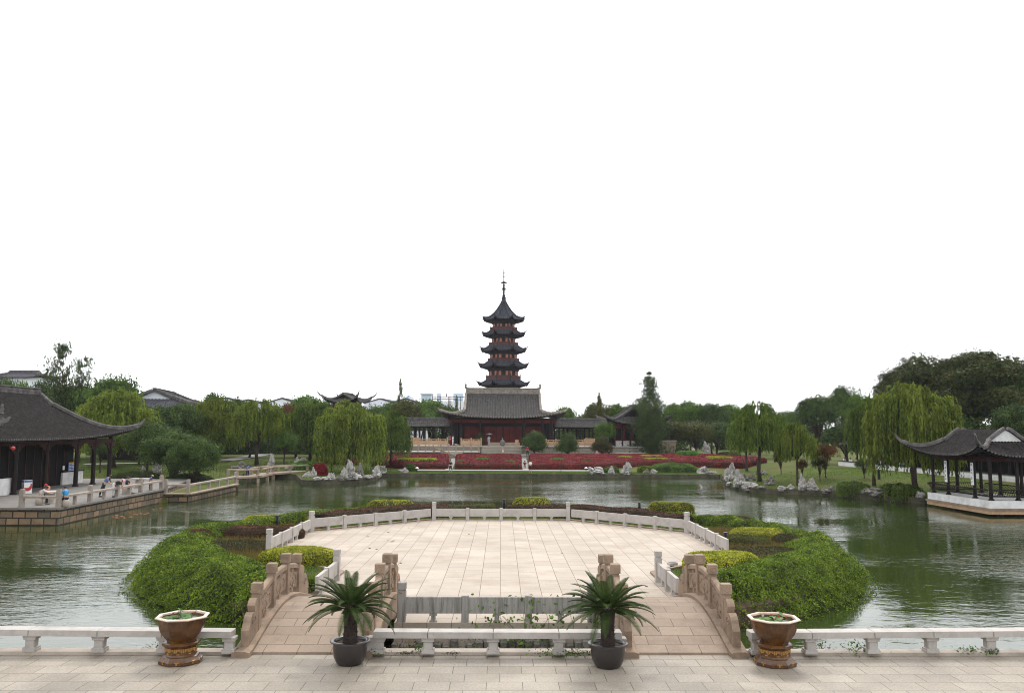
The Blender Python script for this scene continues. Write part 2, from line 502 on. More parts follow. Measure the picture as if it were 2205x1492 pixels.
# ---------------- water ----------------
def watermat():
    m, n, b = newmat('pond_water')
    N, L = n.nodes, n.links
    b.inputs['Base Color'].default_value = (.024, .036, .009, 1)
    b.inputs['Roughness'].default_value = .04
    b.inputs['IOR'].default_value = 1.33
    geo = N.new('ShaderNodeNewGeometry')
    def noise(sc, det, sx=1, sy=1, dist=0):
        mp = N.new('ShaderNodeMapping'); mp.inputs['Scale'].default_value = (sx, sy, 1)
        L.new(geo.outputs['Position'], mp.inputs[0])
        z = N.new('ShaderNodeTexNoise'); z.inputs['Scale'].default_value = sc; z.inputs['Detail'].default_value = det
        z.inputs['Distortion'].default_value = dist
        L.new(mp.outputs[0], z.inputs['Vector'])
        return z.outputs[0]
    big = noise(.06, 3, .8, 1.4)
    rm = N.new('ShaderNodeMapRange'); rm.inputs[1].default_value = .42; rm.inputs[2].default_value = .70
    rm.inputs[3].default_value = .18; rm.inputs[4].default_value = 2.0
    L.new(big, rm.inputs[0])
    a = noise(1.5, 3, .8, 1.5, .4)
    c = noise(5.5, 3, .8, 1.4, .2)
    s = N.new('ShaderNodeMath'); s.operation = 'MULTIPLY_ADD'
    L.new(c, s.inputs[0]); s.inputs[1].default_value = .30; L.new(a, s.inputs[2])
    mu = N.new('ShaderNodeMath'); mu.operation = 'MULTIPLY'
    L.new(s.outputs[0], mu.inputs[0]); L.new(rm.outputs[0], mu.inputs[1])
    bp = N.new('ShaderNodeBump'); bp.inputs['Strength'].default_value = 1
    bp.inputs['Distance'].default_value = .032
    L.new(mu.outputs[0], bp.inputs['Height']); L.new(bp.outputs[0], b.inputs['Normal'])
    return m
M['water'] = watermat()
WZ = -.9

# ---------------- terrain ----------------
def w2(px, py, z=WZ):
    p = at(px, py, z)
    return (p.x, p.y)
POND = [(-75, 19.6), (-75, w2(60, 1131)[1]), w2(125, 1131), w2(352, 1081), w2(405, 1081), w2(509, 1057),
        w2(500, 1038), w2(520, 1028), w2(640, 1030), w2(652, 1042), w2(700, 1043), w2(770, 1039), w2(806, 1035), w2(815, 1028),
        (-20, 108.6), (28, 108.6), w2(1556, 1026), w2(1566, 1046), w2(1622, 1061), w2(1700, 1064), w2(1790, 1067),
        w2(1850, 1074), w2(1990, 1084), (46, 66), (46, 57), (75, 57), (75, 19.6)]
PP = np.array(POND)
def pond_d(X, Y):
    X = np.asarray(X, float); Y = np.asarray(Y, float)
    d = np.full(X.shape, 1e9); ins = np.zeros(X.shape, bool)
    n = len(PP)
    for i in range(n):
        ax, ay = PP[i]; bx, by = PP[(i+1) % n]
        dx, dy = bx-ax, by-ay
        t = np.clip(((X-ax)*dx+(Y-ay)*dy)/(dx*dx+dy*dy), 0, 1)
        d = np.minimum(d, np.hypot(X-ax-t*dx, Y-ay-t*dy))
        c = ((ay > Y) != (by > Y)) & (X < (bx-ax)*(Y-ay)/(by-ay+1e-12)+ax)
        ins ^= c
    return np.where(ins, -d, d)
def sstep(a, b, x):
    t = np.clip((x-a)/(b-a), 0, 1)
    return t*t*(3-2*t)
def gz(X, Y, d=None):
    X = np.asarray(X, float); Y = np.asarray(Y, float)
    if d is None: d = pond_d(X, Y)
    dd = np.maximum(d, 0)
    side = -.4+.085*np.minimum(dd, 10)+.010*np.clip(dd-10, 0, 70)
    cen = -.45+.1*sstep(109, 116, Y)+1.1*sstep(114, 133, Y)
    k = sstep(-26, -20, X)*(1-sstep(34, 40, X))*sstep(95, 100, Y)
    z = side*(1-k)+cen*k
    z = np.where(Y < 30, -.3, z)
    z = z+.05*np.sin(X*.31+1)*np.sin(Y*.27)*sstep(2, 8, dd)*(1-k)
    lt = (1-sstep(-29, -25, X))*(1-sstep(86, 94, Y))
    z = z*(1-lt)+np.minimum(z, -.32)*lt
    bank = sstep(-.7, .12, d)
    return -2.6*(1-bank)+z*bank
def g1(x, y): return float(gz(np.array([x]), np.array([y]))[0])
def on(px, py, ymin=60, ymax=420):
    # first terrain point under a pixel beyond ymin
    d = ray(px, py)
    Y = np.arange(ymin, ymax, .25); t = Y/d.y
    X = d.x*t; Z = EYE+d.z*t
    G = gz(X, Y)
    i = np.argmax(Z <= G)
    if Z[i] > G[i]: i = len(Y)-1
    return Vector((X[i], Y[i], G[i]))
def axis_(lo, hi, step, far):
    a = list(np.arange(lo, hi+.01, step)); s = step
    x = hi
    while x < far:
        s *= 1.35; x += s; a.append(x)
    x = lo; s = step
    while x > -far:
        s *= 1.35; x -= s; a.insert(0, x)
    return np.array(a)
xs = axis_(-75, 80, .8, 3000)
ys = np.concatenate([[-60, 0, 12], axis_(18.9, 150, .8, 3000)[axis_(18.9, 150, .8, 3000) > 18]])
GX, GY = np.meshgrid(xs, ys)
D = pond_d(GX.ravel(), GY.ravel())
GZ = gz(GX.ravel(), GY.ravel(), D)
nx, ny = len(xs), len(ys)
idx = np.arange(nx*ny).reshape(ny, nx)
q = np.stack([idx[:-1, :-1], idx[:-1, 1:], idx[1:, 1:], idx[1:, :-1]], -1).reshape(-1, 4)
ground = np_mesh('ground', np.stack([GX.ravel(), GY.ravel(), GZ], 1), q, M['lawn'], smooth=True)
tag(ground, kind='structure')
w = MB().add([(-76, 19.0, WZ), (76, 19.0, WZ), (76, 112, WZ), (-76, 112, WZ)], [(0, 1, 2, 3)]).build('water', M['water'])
tag(w, kind='structure')
# pond edging wall of low stone along the banks
e = MB()
for i in range(5, len(POND)-5):
    a = Vector((*POND[i], 0)); b = Vector((*POND[i+1], 0))
    dd = (b-a).normalized(); nn = Vector((dd.y, -dd.x, 0))
    c = (a+b)/2
    e.box((c.x, c.y, -1.0), ((b-a).length+.25, .34, 1.12), math.atan2(dd.y, dd.x))
tag(e.build('pond_edge', M['edge']), kind='structure')

# ---------------- front terrace ----------------
t = MB()
t.box((0, 4.7, -.5), (150, 29.8, 1.0))
fl = tag(t.build('front_terrace', M['terrace']), kind='structure')
t = MB()
for x0, x1 in ((-75, -6.02), (-2.85, 2.75), (5.62, 75)):
    t.box(((x0+x1)/2, 19.52, .02), (x1-x0, .34, .1))
tag(t.build('terrace_kerb', M['granite']), kind='structure')

# ---------------- island ----------------
CX, CY = 0.05, 38.1
OCT = [(-3.8, 47.9), (3.85, 47.9), (9.4, 42.2), (9.4, 34.4), (5.4, 30.3), (5.4, 25.5), (2.72, 25.5), (2.72, 22.55), (-2.78, 22.55), (-2.78, 25.5),
       (-5.6, 25.5), (-5.6, 30.3), (-9.5, 34.4), (-9.5, 42.2)]
b = MB().prism(OCT[::-1], -1.9, 0)
pz = tag(b.build('island_plaza', [M['plaza']]), kind='structure')
def isl_r(th):
    # island ground radius; th=0 at +X, counter-clockwise
    return 13.9-.7*max(0, math.sin(th))
N_ = 96
vs = [(CX, CY, -.012)]; fs = []
for k in range(N_):
    th = 2*PI*k/N_
    vs.append((CX+(isl_r(th)-.5)*math.cos(th), CY+(isl_r(th)-.5)*math.sin(th), -.012))
for k in range(N_):
    th = 2*PI*k/N_
    vs.append((CX+(isl_r(th)+.1)*math.cos(th), CY+(isl_r(th)+.1)*math.sin(th), -.35))
for k in range(N_):
    th = 2*PI*k/N_
    vs.append((CX+(isl_r(th)+.35)*math.cos(th), CY+(isl_r(th)+.35)*math.sin(th), -2))
for k in range(N_):
    j = (k+1) % N_
    fs += [(0, 1+k, 1+j), (1+k, 1+N_+k, 1+N_+j, 1+j), (1+N_+k, 1+2*N_+k, 1+2*N_+j, 1+N_+j)]
tag(MB().add(vs, fs).build('island_bank', M['soil']), kind='structure')
# dark stone footing with weeds under the front of the plaza
b = MB()
for k in range(26):
    x = -2.7+k*.215
    b.box((x, 22.5-random.random()*.1, -.75+random.uniform(-.1, .1)), (.2, .3, .5+random.random()*.3), random.uniform(-.2, .2), bev=.04)
tag(b.build('rubble_footing', M['rock_dark']), kind='structure')
# ---------------- bench rails on the front terrace ----------------
def bench_rail(label, pts, posts, wide=()):
    # pts: polyline of the beam axis; posts: list of positions along x
    t = thing('bench_rail', label, 'stone rail', (pts[0][0], pts[0][1], 0.07), 0, 'low stone bench rails along the terrace')
    def yy(x):
        for (x0, y0), (x1, y1) in zip(pts, pts[1:]):
            if x <= x1: return y0+(y1-y0)*(x-x0)/(x1-x0)
        return pts[-1][1]
    cuts = [pts[0][0]]+[p for p in posts[1:-1]]+[pts[-1][0]]
    for x0, x1 in zip(cuts, cuts[1:]):
        a = Vector((x0, yy(x0), 0)); b = Vector((x1, yy(x1), 0)); d = b-a
        m = MB().box(((x0+x1)/2, (a.y+b.y)/2, .488), (d.length-.012, .36, .135), math.atan2(d.y, d.x), bev=.012)
        m.build('beam', M['granite_white'], t, world=True)
    for x in posts:
        y = yy(x)
        wd = .5 if x in wide else .30
        m = MB()
        m.box((x, y, .095), (wd, .26, .05), bev=.01)
        m.box((x, y, .14), (wd-.02, .25, .045), bev=.01)
        m.box((x, y, .245), (wd-.09, .2, .175), bev=.02)
        m.box((x, y, .355), (wd-.02, .25, .05), bev=.01)
        m.box((x, y, .3995), (wd, .26, .041), bev=.01)
        m.build('post', M['granite_white'], t, world=True)
    return t
def px2x(px, Y, z=.2):
    # world x on a line of constant Y for a pixel column (rows hardly matter)
    d = ray(px, 1380)
    return d.x*Y/d.y
Lr = [px2x(p, 19.3) for p in (-95, 60, 211, 352, 494)]
bench_rail('white stone bench rail left of the left arched bridge', [(Lr[0]-1, 19.55), (-5.96, 19.32)], [Lr[0]]+Lr[1:])
Mr = [px2x(p, 19.3) for p in (806, 922, 1062, 1203, 1333)]
bench_rail('white stone bench rail between the two arched bridges, behind the potted cycads', [(-2.83, 19.32), (2.72, 19.28)], Mr, (Mr[0],))
Rr = [px2x(p, 19.3) for p in (1628, 1744, 1880, 2009, 2140, 2270)]
bench_rail('white stone bench rail right of the right arched bridge', [(5.58, 19.28), (Rr[-1]+1, 19.55)], Rr)

# ---------------- stone rails round the plaza ----------------
def plaza_rail(label, a, b, n, posts=(1, 1), mt='granite_white', hp=.68, side=0):
    a = Vector((a[0], a[1], 0)); b = Vector((b[0], b[1], 0)); d = b-a
    ln = d.length; u = d/ln; rz = math.atan2(d.y, d.x)
    t = thing('plaza_rail', label, 'stone railing', (a.x, a.y, 0), 0, 'stone panel railings round the plaza')
    st = ln/n
    for k in range(n+1):
        p = a+u*st*k
        m = MB()
        if (k == 0 and posts[0]) or (k == n and posts[1]):
            m.box((p.x, p.y, .40), (.22, .22, .8), rz, bev=.012)
            m.box((p.x, p.y, .82), (.17, .17, .045), rz)
            m.box((p.x, p.y, .93), (.23, .23, .18), rz, bev=.015)
            m.build('corner_post', M[mt], t, world=True)
        elif 0 < k < n:
            m.box((p.x, p.y, hp/2), (.19, .17, hp), rz, bev=.01)
            m.build('post', M[mt], t, world=True)
    for k in range(n):
        c = a+u*st*(k+.5)
        MB().box((c.x, c.y, .43), (st-.2, .11, .42), rz, bev=.012).build('panel', M[mt], t, world=True)
        m = MB()
        m.box((c.x, c.y, .185), (.2, .1, .05), rz)
        m.box((c.x, c.y, .10), (.12, .09, .12), rz)
        m.box((c.x, c.y, .02), (.2, .1, .04), rz)
        m.build('foot', M[mt], t, world=True)
    return t
o_ = .14
plaza_rail('straight far stone railing of the plaza, nearest the open pond', (-3.75, 47.78), (3.8, 47.78), 4)
plaza_rail('slanting stone railing at the far left of the plaza, below the brown hedge', (-9.37, 42.22), (-3.87, 47.74), 4, (1, 0))
plaza_rail('slanting stone railing at the far right of the plaza, below the brown hedge', (3.92, 47.74), (9.28, 42.2), 4, (0, 1))
plaza_rail('short side railing on the left edge of the plaza, running towards the near yellow-green bush', (-9.37, 34.6), (-9.37, 42.0), 4, (1, 0))
plaza_rail('short side railing on the right edge of the plaza, running behind the round yellow-green bush', (9.28, 34.6), (9.28, 42.0), 4, (0, 0))
plaza_rail('passage railing between the left arched bridge and the plaza', (-5.5, 25.6), (-5.5, 28.75), 2, (0, 1))
plaza_rail('passage railing between the right arched bridge and the plaza', (5.3, 25.45), (5.3, 28.6), 2, (0, 1))
plaza_rail('weather-stained front railing of the plaza, facing the terrace', (-2.6, 22.68), (2.42, 22.68), 3, (1, 1), 'granite_grimy')

# kerbs along the planting beds
m = MB()
for (a, b) in (((-9.5, 34.4), (-5.6, 30.3)), ((-5.6, 30.3), (-5.6, 28.8)), ((9.4, 34.4), (5.4, 30.3)), ((5.4, 30.3), (5.4, 28.7)),
               ((-9.55, 42.3), (-9.55, 34.4)), ((9.5, 42.3), (9.5, 34.4)), ((-3.9, 48), (-9.6, 42.3)), ((3.9, 48), (9.5, 42.3)), ((-3.9, 48.02), (3.9, 48.02))):
    c = ((a[0]+b[0])/2, (a[1]+b[1])/2); d = (b[0]-a[0], b[1]-a[1])
    m.box((c[0], c[1], -.08), (math.hypot(*d), .16, .3), math.atan2(d[1], d[0]), bev=.01)
tag(m.build('plaza_kerb', M['pink_granite']), kind='structure')

# ---------------- arched bridges ----------------
B0, B1 = 19.42, 25.48
def bh(y):
    s = (y-B0)/(B1-B0)
    return .05+.52*math.sin(PI*min(max(s, 0), 1))**1.1
def arched_bridge(label, x0, x1):
    t = thing('arched_bridge', label, 'bridge', ((x0+x1)/2, B0, 0), 0, 'pair of arched stone bridges')
    n = 28
    ys_ = [B0+(B1-B0)*i/n for i in range(n+1)]
    m = MB()
    vs = [];
    for y in ys_: vs += [(x0+.02, y, bh(y)), (x1-.02, y, bh(y))]
    fs = [(2*i, 2*i+1, 2*i+3, 2*i+2) for i in range(n)]
    nb = len(vs)
    vs += [(x0+.02, B0, -.02), (x1-.02, B0, -.02)]; fs.append((0, nb, nb+1, 1))
    m.add(vs, fs)
    m.build('deck', M['deck'], t, world=True)
    # side walls with an arched opening below
    m = MB()
    for sx in (x0-.24, x1+.24):
        for i in range(n):
            ya, yb = ys_[i], ys_[i+1]
            def low(y):
                s = (y-(B0+.7))/(B1-B0-1.4)
                return -1.4 if s <= 0 or s >= 1 else -1.3+1.35*math.sin(PI*s)**.6
            za, zb = bh(ya)+.04, bh(yb)+.04
            la, lb = min(low(ya), za-.2), min(low(yb), zb-.2)
            for xx in (sx-.03, sx+.03): pass
            m.add([(sx-.04, ya, la), (sx-.04, yb, lb), (sx-.04, yb, zb), (sx-.04, ya, za), (sx+.04, ya, la), (sx+.04, yb, lb), (sx+.04, yb, zb), (sx+.04, ya, za)],
                  [(0, 1, 2, 3), (7, 6, 5, 4), (0, 4, 5, 1)])
    vs = []; fs = []
    for i, y in enumerate(ys_):
        s = (y-(B0+.7))/(B1-B0-1.4)
        z = -1.4 if s <= 0 or s >= 1 else -1.3+1.35*math.sin(PI*s)**.6
        z = min(z, bh(y)-.16)
        vs += [(x0-.2, y, z), (x1+.2, y, z)]
        if i: fs.append((2*i-2, 2*i, 2*i+1, 2*i-1))
    m.add(vs, fs)
    m.build('arch_side', M['pink_granite'], t, world=True)
    for sx, sg in ((x0-.12, 1), (x1+.12, -1)):
        par = MB()
        pts = [Vector((sx, y, bh(y)-.02)) for y in ys_]
        par.sweep([Vector((sx, B0-.28, .0))]+[Vector((sx, y, max(bh(y)-.02, 0.0))) for y in ys_], .40, .13)
        p = par.build('parapet', M['pink_granite'], t, world=True)
        P = [20.28, 21.55, 22.9, 24.15]
        rnd = random.Random(5)
        for y in P:
            b0 = bh(y)+.10
            q = MB()
            q.box((sx, y, b0+.40), (.2, .2, .8), bev=.012)
            q.box((sx, y, b0+.82), (.17, .17, .05))
            q.box((sx, y, b0+.955), (.245, .245, .23), bev=.02)
            # carved cloud line on the two visible faces of the head
            for fy in (-1,):
                q.tube([(sx+.07*math.cos(a)*(1+.15*math.sin(3*a)), y+fy*.123, b0+.95+.055*math.sin(a)) for a in np.linspace(0, 2*PI, 15)], .007, 4)
            q.tube([(sx+sg*.123, y+.07*math.cos(a)*(1+.15*math.sin(3*a)), b0+.95+.055*math.sin(a)) for a in np.linspace(0, 2*PI, 15)], .007, 4)
            q.build('post', M['pink_granite'], p, world=True)
        for ya, yb in zip(P, P[1:]):
            ya += .1; yb -= .1
            yy = [ya+(yb-ya)*i/6 for i in range(7)]
            q = MB()
            q.sweep([(sx, y, bh(y)+.10+.66) for y in yy], .15, .13)
            q.build('handrail', M['pink_granite'], p, world=True)
            q = MB()
            def band(yl, yh, zl, zh, th, off=0):
                st = [yl+(yh-yl)*i/6 for i in range(7)]
                vs = []
                for y in st:
                    g = bh(y)+.10
                    for xx in (sx-th/2+off, sx+th/2+off):
                        vs += [(xx, y, g+zl), (xx, y, g+zh)]
                fs = []
                for i in range(6):
                    k = 4*i
                    fs += [(k, k+4, k+5, k+1), (k+2, k+3, k+7, k+6), (k+1, k+5, k+7, k+3), (k, k+2, k+6, k+4)]
                fs += [(0, 1, 3, 2), (24, 26, 27, 25)]
                q.add(vs, fs)
            band(ya+.02, yb-.02, .14, .56, .09)
            yc = (ya+yb)/2; hw = (yb-ya)/2
            for off in (-.05, .05):
                ring = []
                for ang in np.linspace(0, 2*PI, 33):
                    rr = 1+.07*math.cos(8*ang)
                    y = yc+hw*.66*rr*math.cos(ang)
                    ring.append((sx+off, y, bh(y)+.10+.35+.165*rr*math.sin(ang)))
                q.tube(ring, .010, 4)
                mo = []
                for i in range(16):
                    s = i/15
                    y = yc+hw*.42*(s-.5)*1.6*math.cos(s*2)+.06*math.sin(9*s)
                    mo.append((sx+off, y, bh(y)+.45+.10*math.sin(7*s)-.06+.1*(s-.5)))
                q.tube(mo, .012, 4)
            q.build('panel', M['pink_granite'], p, world=True)
            MB().box((sx, yc, bh(yc)+.10+.61), (.09, .13, .12)).build('spacer', M['pink_granite'], p, world=True)
            MB().box((sx, yc, bh(yc)+.10+.07), (.09, .16, .16)).build('spacer', M['pink_granite'], p, world=True)
        # scroll ends: a stepped cloud outline in the Y-Z plane
        def scroll(yf, yb_, big):
            L_ = abs(yb_-yf); d = 1 if yb_ > yf else -1
            o = [(0, 0), (0, .36)]
            for a in np.linspace(PI*.95, .1, 8): o.append((L_*.42+L_*.26*math.cos(a), .44+.16*math.sin(a)+.02))
            for a in np.linspace(PI*.85, 0, 8): o.append((L_*.76+L_*.24*math.cos(a), .66+.17*math.sin(a)))
            o += [(L_, 0)]
            q = MB()
            vs2 = []
            for th in (-.085, .085):
                for u, v in o:
                    y = yf+d*u
                    vs2.append((sx+th, y, max(bh(y), .05)+.10+v*big))
            n2 = len(o)
            fs2 = [tuple(range(n2)), tuple(range(2*n2-1, n2-1, -1))]+[(i, n2+i, n2+(i+1) % n2, (i+1) % n2) for i in range(n2)]
            q.add(vs2, fs2)
            for th in (-.09, .09):
                q.tube([(sx+th, yf+d*(L_*.5+L_*.22*(1-s)*math.cos(s*9)), bh(yf)+.1+big*(.5+.12*(1-s)*math.sin(s*9))) for s in np.linspace(0, .9, 18)], .011, 4)
            q.build('scroll_end', M['pink_granite'], p, world=True)
        scroll(19.42, 20.17, 1.0)
        scroll(25.3, 24.27, .95)
    return t
arched_bridge('left arched bridge of pink stone with carved parapets', -5.62, -3.15)
arched_bridge('right arched bridge of pink stone with carved parapets', 3.02, 5.24)

# rope strung from the left bridge to the plaza front railing
m = MB()
m.tube([(-3.0, 22.95, 1.25), (-3.0, 23.4, .9), (-2.98, 24.1, 1.35), (-2.9, 23.7, 1.15), (-2.75, 23.2, .98), (-2.62, 22.75, .87), (-2.5, 22.6, .84), (-2.5, 22.6, .70), (-2.66, 22.55, .78)], .012, 5)
tag(m.build('rope', M['rope']), 'brown rope tied from the left bridge post to the plaza railing', 'rope')

# ---------------- glazed planters ----------------
def planter(label, p, rz, tone):
    t = thing('glazed_planter', label, 'planter', (p.x, p.y, 0), rz, 'octagonal glazed planters beside the bridges')
    MB().lathe((0, 0, 0), [(.43, 0), (.46, .015), (.46, .075), (.43, .10), (.40, .13), (.385, .155), (.345, .17)], 8, rot=PI/8).build('base', M['glaze'], t)
    m = MB().lathe((0, 0, 0), [(.345, .17), (.335, .20), (.335, .34), (.36, .36), (.40, .40), (.40, .435), (.37, .455), (.30, .46)], 8, rot=PI/8)
    pd = m.build('pedestal', M['glaze'], t)
    q = MB()
    for k in range(8):   # yellow drips round the pedestal and flowers on the base
        a = PI/8*2*k; c, s_ = math.cos(a), math.sin(a)
        tx, ty = -s_, c
        for j in range(7):
            o = -.11+j*.037
            h = .035+.045*abs(math.sin(j*2.3+k))
            q.box((.315*c+tx*o, .315*s_+ty*o, .335-h/2), (.012, .028, h), a)
        q.box((.315*c, .315*s_, .225), (.012, .06, .022), a)
        q.box((.428*c, .428*s_, .085), (.02, .10, .018), a)
        q.box((.428*c, .428*s_, .06), (.02, .03, .05), a)
    q.build('yellow_trim', M['glaze_y'], pd)
    MB().lathe((0, 0, 0), [(.30, .46), (.31, .49), (.36, .55), (.43, .64), (.475, .74), (.49, .84), (.495, .95), (.46, .95), (.44, .86)], 8, rot=PI/8, cap=False).build('bowl', M['glaze'], t)
    q = MB()
    for k in range(8):   # incised panel rings on each face
        a = PI/4*k; c, s_ = math.cos(a), math.sin(a)
        rc = lambda z: (.30+.145*min(1, max(0, (z-.50)/.30))**.75)*.925+.025
        q.tube([((rc(.74+.14*math.sin(b)))*c-s_*.145*math.cos(b), (rc(.74+.14*math.sin(b)))*s_+c*.145*math.cos(b), .74+.14*math.sin(b)) for b in np.linspace(0, 2*PI, 21)], .006, 4)
        q.tube([((rc(.72))*c-s_*(-.09+.18*u), rc(.72)*s_+c*(-.09+.18*u), .69+.07*math.sin(3*u)+.02*math.sin(11*u)) for u in np.linspace(0, 1, 9)], .010, 4)
    q.build('relief', M['glaze'], t)
    MB().lathe((0, 0, 0), [(.485, .93), (.565, .955), (.575, .97), (.56, .985), (.50, .99), (.485, .98), (.47, .93)], 8, rot=PI/8, cap=False).build('rim', M['glaze_rim'], t)
    MB().lathe((0, 0, 0), [(.01, .915), (.48, .915)], 8, rot=PI/8, cap=False).build('water_fill', M['water'], t)
    return t
PL = at(389, 1424, 0); PR = at(1668, 1428, 0)
planter('octagonal brown glazed planter left of the left bridge', PL, R(9), 0)
planter('octagonal brown glazed planter right of the right bridge', PR, R(-4), 0)
def lily(label, p, seed, fl, up):
    r_ = random.Random(seed)
    t = thing('water_lily', label, 'water plant', (p.x, p.y, .92), 0, 'water lilies in the glazed planters')
    def pad(x, y, z, r, tilt, az, sag=0):
        m = MB(); n = 14
        vs = [Vector((0, 0, -r*.12))]
        for k in range(n):
            a = .25+2*PI*.93*k/(n-1)
            vs.append(Vector((r*math.cos(a), r*math.sin(a)*.94, r*.06*math.sin(3*a))))
        mt_ = Matrix.Rotation(az, 4, 'Z') @ Matrix.Rotation(tilt, 4, 'X')
        vs = [mt_ @ v+Vector((x, y, z)) for v in vs]
        m.add(vs, [(0, k, k+1) for k in range(1, n)])
        m.build('lily_pad', M['lf_lily'], t, smooth=True)
    for k in range(22):
        a = r_.random()*2*PI; rr = .36*math.sqrt(r_.random())
        pad(rr*math.cos(a), rr*math.sin(a), .012+.035*r_.random(), r_.uniform(.055, .10), r_.uniform(-.35, .35), r_.random()*6)
    for (x, y, z, r) in up:
        pad(x, y, z, r, r_.uniform(.3, .8), r_.random()*6)
        MB().tube([(x*.6, y*.6, 0), (x*.9, y*.9, z*.5), (x, y, z)], .006, 5).build('stem', M['lf_lily'], t)
    for (x, y, mt_) in fl:
        m = MB()
        for k in range(7):
            a = 2*PI*k/7
            m.add([(x, y, .04), (x+.022*math.cos(a-.35), y+.022*math.sin(a-.35), .07), (x+.03*math.cos(a), y+.03*math.sin(a), .105), (x+.022*math.cos(a+.35), y+.022*math.sin(a+.35), .07)], [(0, 1, 2, 3)])
        m.build('flower', M[mt_], t)
    return t
M['petal_red'] = mat('petal_red', (.5, .06, .03), None, 9, .6)
M['petal_pale'] = mat('petal_pale', (.7, .5, .42), None, 9, .6)
M['dead_leaf'] = mat('dead_leaf', (.20, .07, .03), (.3, .16, .05), 9, .8)
lily('green water lily pads with one raised leaf in the left glazed planter', PL, 3, [(-.25, .12, 'dead_leaf'), (.18, .18, 'dead_leaf')], [(-.08, .08, .16, .085), (-.05, -.02, .11, .07), (.22, .25, .17, .06)])
lily('water lily pads with small red and pale flowers in the right glazed planter', PR, 9, [(.02, .18, 'petal_red'), (.12, .05, 'petal_red'), (.26, -.05, 'petal_red'), (-.02, -.12, 'petal_pale'), (.12, -.18, 'petal_pale'), (-.2, .1, 'petal_pale')], [(.27, .24, .07, .08)])

# ---------------- potted cycads ----------------
def cycad(label_pot, label_palm, p, seed, rz):
    r_ = random.Random(seed)
    t = thing('plant_pot', label_pot, 'plant pot', (p.x, p.y, 0), 0, 'dark round pots on the terrace')
    MB().lathe((0, 0, 0), [(.24, 0), (.26, .01), (.30, .06), (.345, .16), (.365, .28), (.37, .44), (.372, .47), (.34, .47), (.335, .40)], 32, cap=True).build('bowl', M['pot'], t, smooth=True)
    MB().lathe((0, 0, 0), [(.36, .455), (.425, .470), (.435, .485), (.425, .498), (.365, .505), (.335, .49), (.33, .44)], 32, cap=False).build('rim', M['pot'], t, smooth=True)
    MB().lathe((0, 0, 0), [(.02, .455), (.2, .45), (.34, .44)], 24, cap=False).build('soil', M['soil'], t, smooth=True)
    s = thing('sago_palm', label_palm, 'cycad', (p.x, p.y, .44), rz, 'potted sago palms on the terrace')
    m = MB()
    m.lathe((0, 0, 0), [(.17, 0), (.155, .1), (.145, .3), (.15, .5), (.165, .66), (.13, .76), (.05, .82)], 14)
    for k in range(210):   # old leaf bases
        a = r_.random()*2*PI; z = r_.uniform(.02, .72); rr = .14
        m.add([(rr*math.cos(a-.12), rr*math.sin(a-.12), z), (rr*math.cos(a+.12), rr*math.sin(a+.12), z), ((rr+.045)*math.cos(a), (rr+.045)*math.sin(a), z+.05)], [(0, 1, 2)])
    m.build('trunk', M['bark_dark'], s)
    nf = 46
    for k in range(nf):
        az = 2.399963*k+r_.uniform(-.15, .15)
        lv = k/(nf-1)                     # 0 low outer .. 1 upright inner
        el = R(-4+70*lv**1.1+r_.uniform(-8, 8))
        Ln = r_.uniform(.96, 1.16)*(1-.12*lv)
        droop = (1.0-.25*lv)*r_.uniform(.8, 1.2)
        pts = []; pos = Vector((.07*math.cos(az), .07*math.sin(az), .70+.07*lv)); e = el
        dirs = []
        n = 26
        for i in range(n+1):
            pts.append(pos.copy())
            d = Vector((math.cos(az)*math.cos(e), math.sin(az)*math.cos(e), math.sin(e)))
            dirs.append(d)
            pos = pos+d*(Ln/n)
            e -= droop/n*(.5+1.1*i/n)
        f = MB()
        f.tube(pts[::3]+[pts[-1]], [.010-.007*i/9 for i in range(len(pts[::3])+1)], 4)
        sd_ = Vector((-math.sin(az), math.cos(az), 0))
        nl = 74
        for i in range(6, nl):
            u = i/nl
            if u < .12: continue
            j = min(int(u*n), n-1); fr = u*n-j
            c = pts[j].lerp(pts[j+1], fr); d = dirs[j]
            up = sd_.cross(d); up = -up if up.z < 0 else up
            ll = .15*math.sin(PI*min(1, .18+.80*u))**.6*(1 if u < .9 else .75)
            for sg in (-1, 1):
                v = (sd_*sg*.80+d*.50+up*.30).normalized()
                tip = c+v*ll-Vector((0, 0, ll*.10))
                md = c+v*ll*.5
                wv = d*.0056
                f.add([c-wv, c+wv, md+wv*.9, tip, md-wv*.9], [(0, 1, 2, 3, 4)])
        f.build('frond', M['lf_cycad'], s)
    return s
SL = at(753, 1428, 0); SR = at(1309, 1434, 0)
cycad('dark round pot left, on the terrace in front of the left bridge', 'sago palm in the left round pot, in front of the left bridge', SL, 1, 0.3)
cycad('dark round pot right, on the terrace in front of the right bridge', 'sago palm in the right round pot, in front of the right bridge', SR, 2, 1.9)

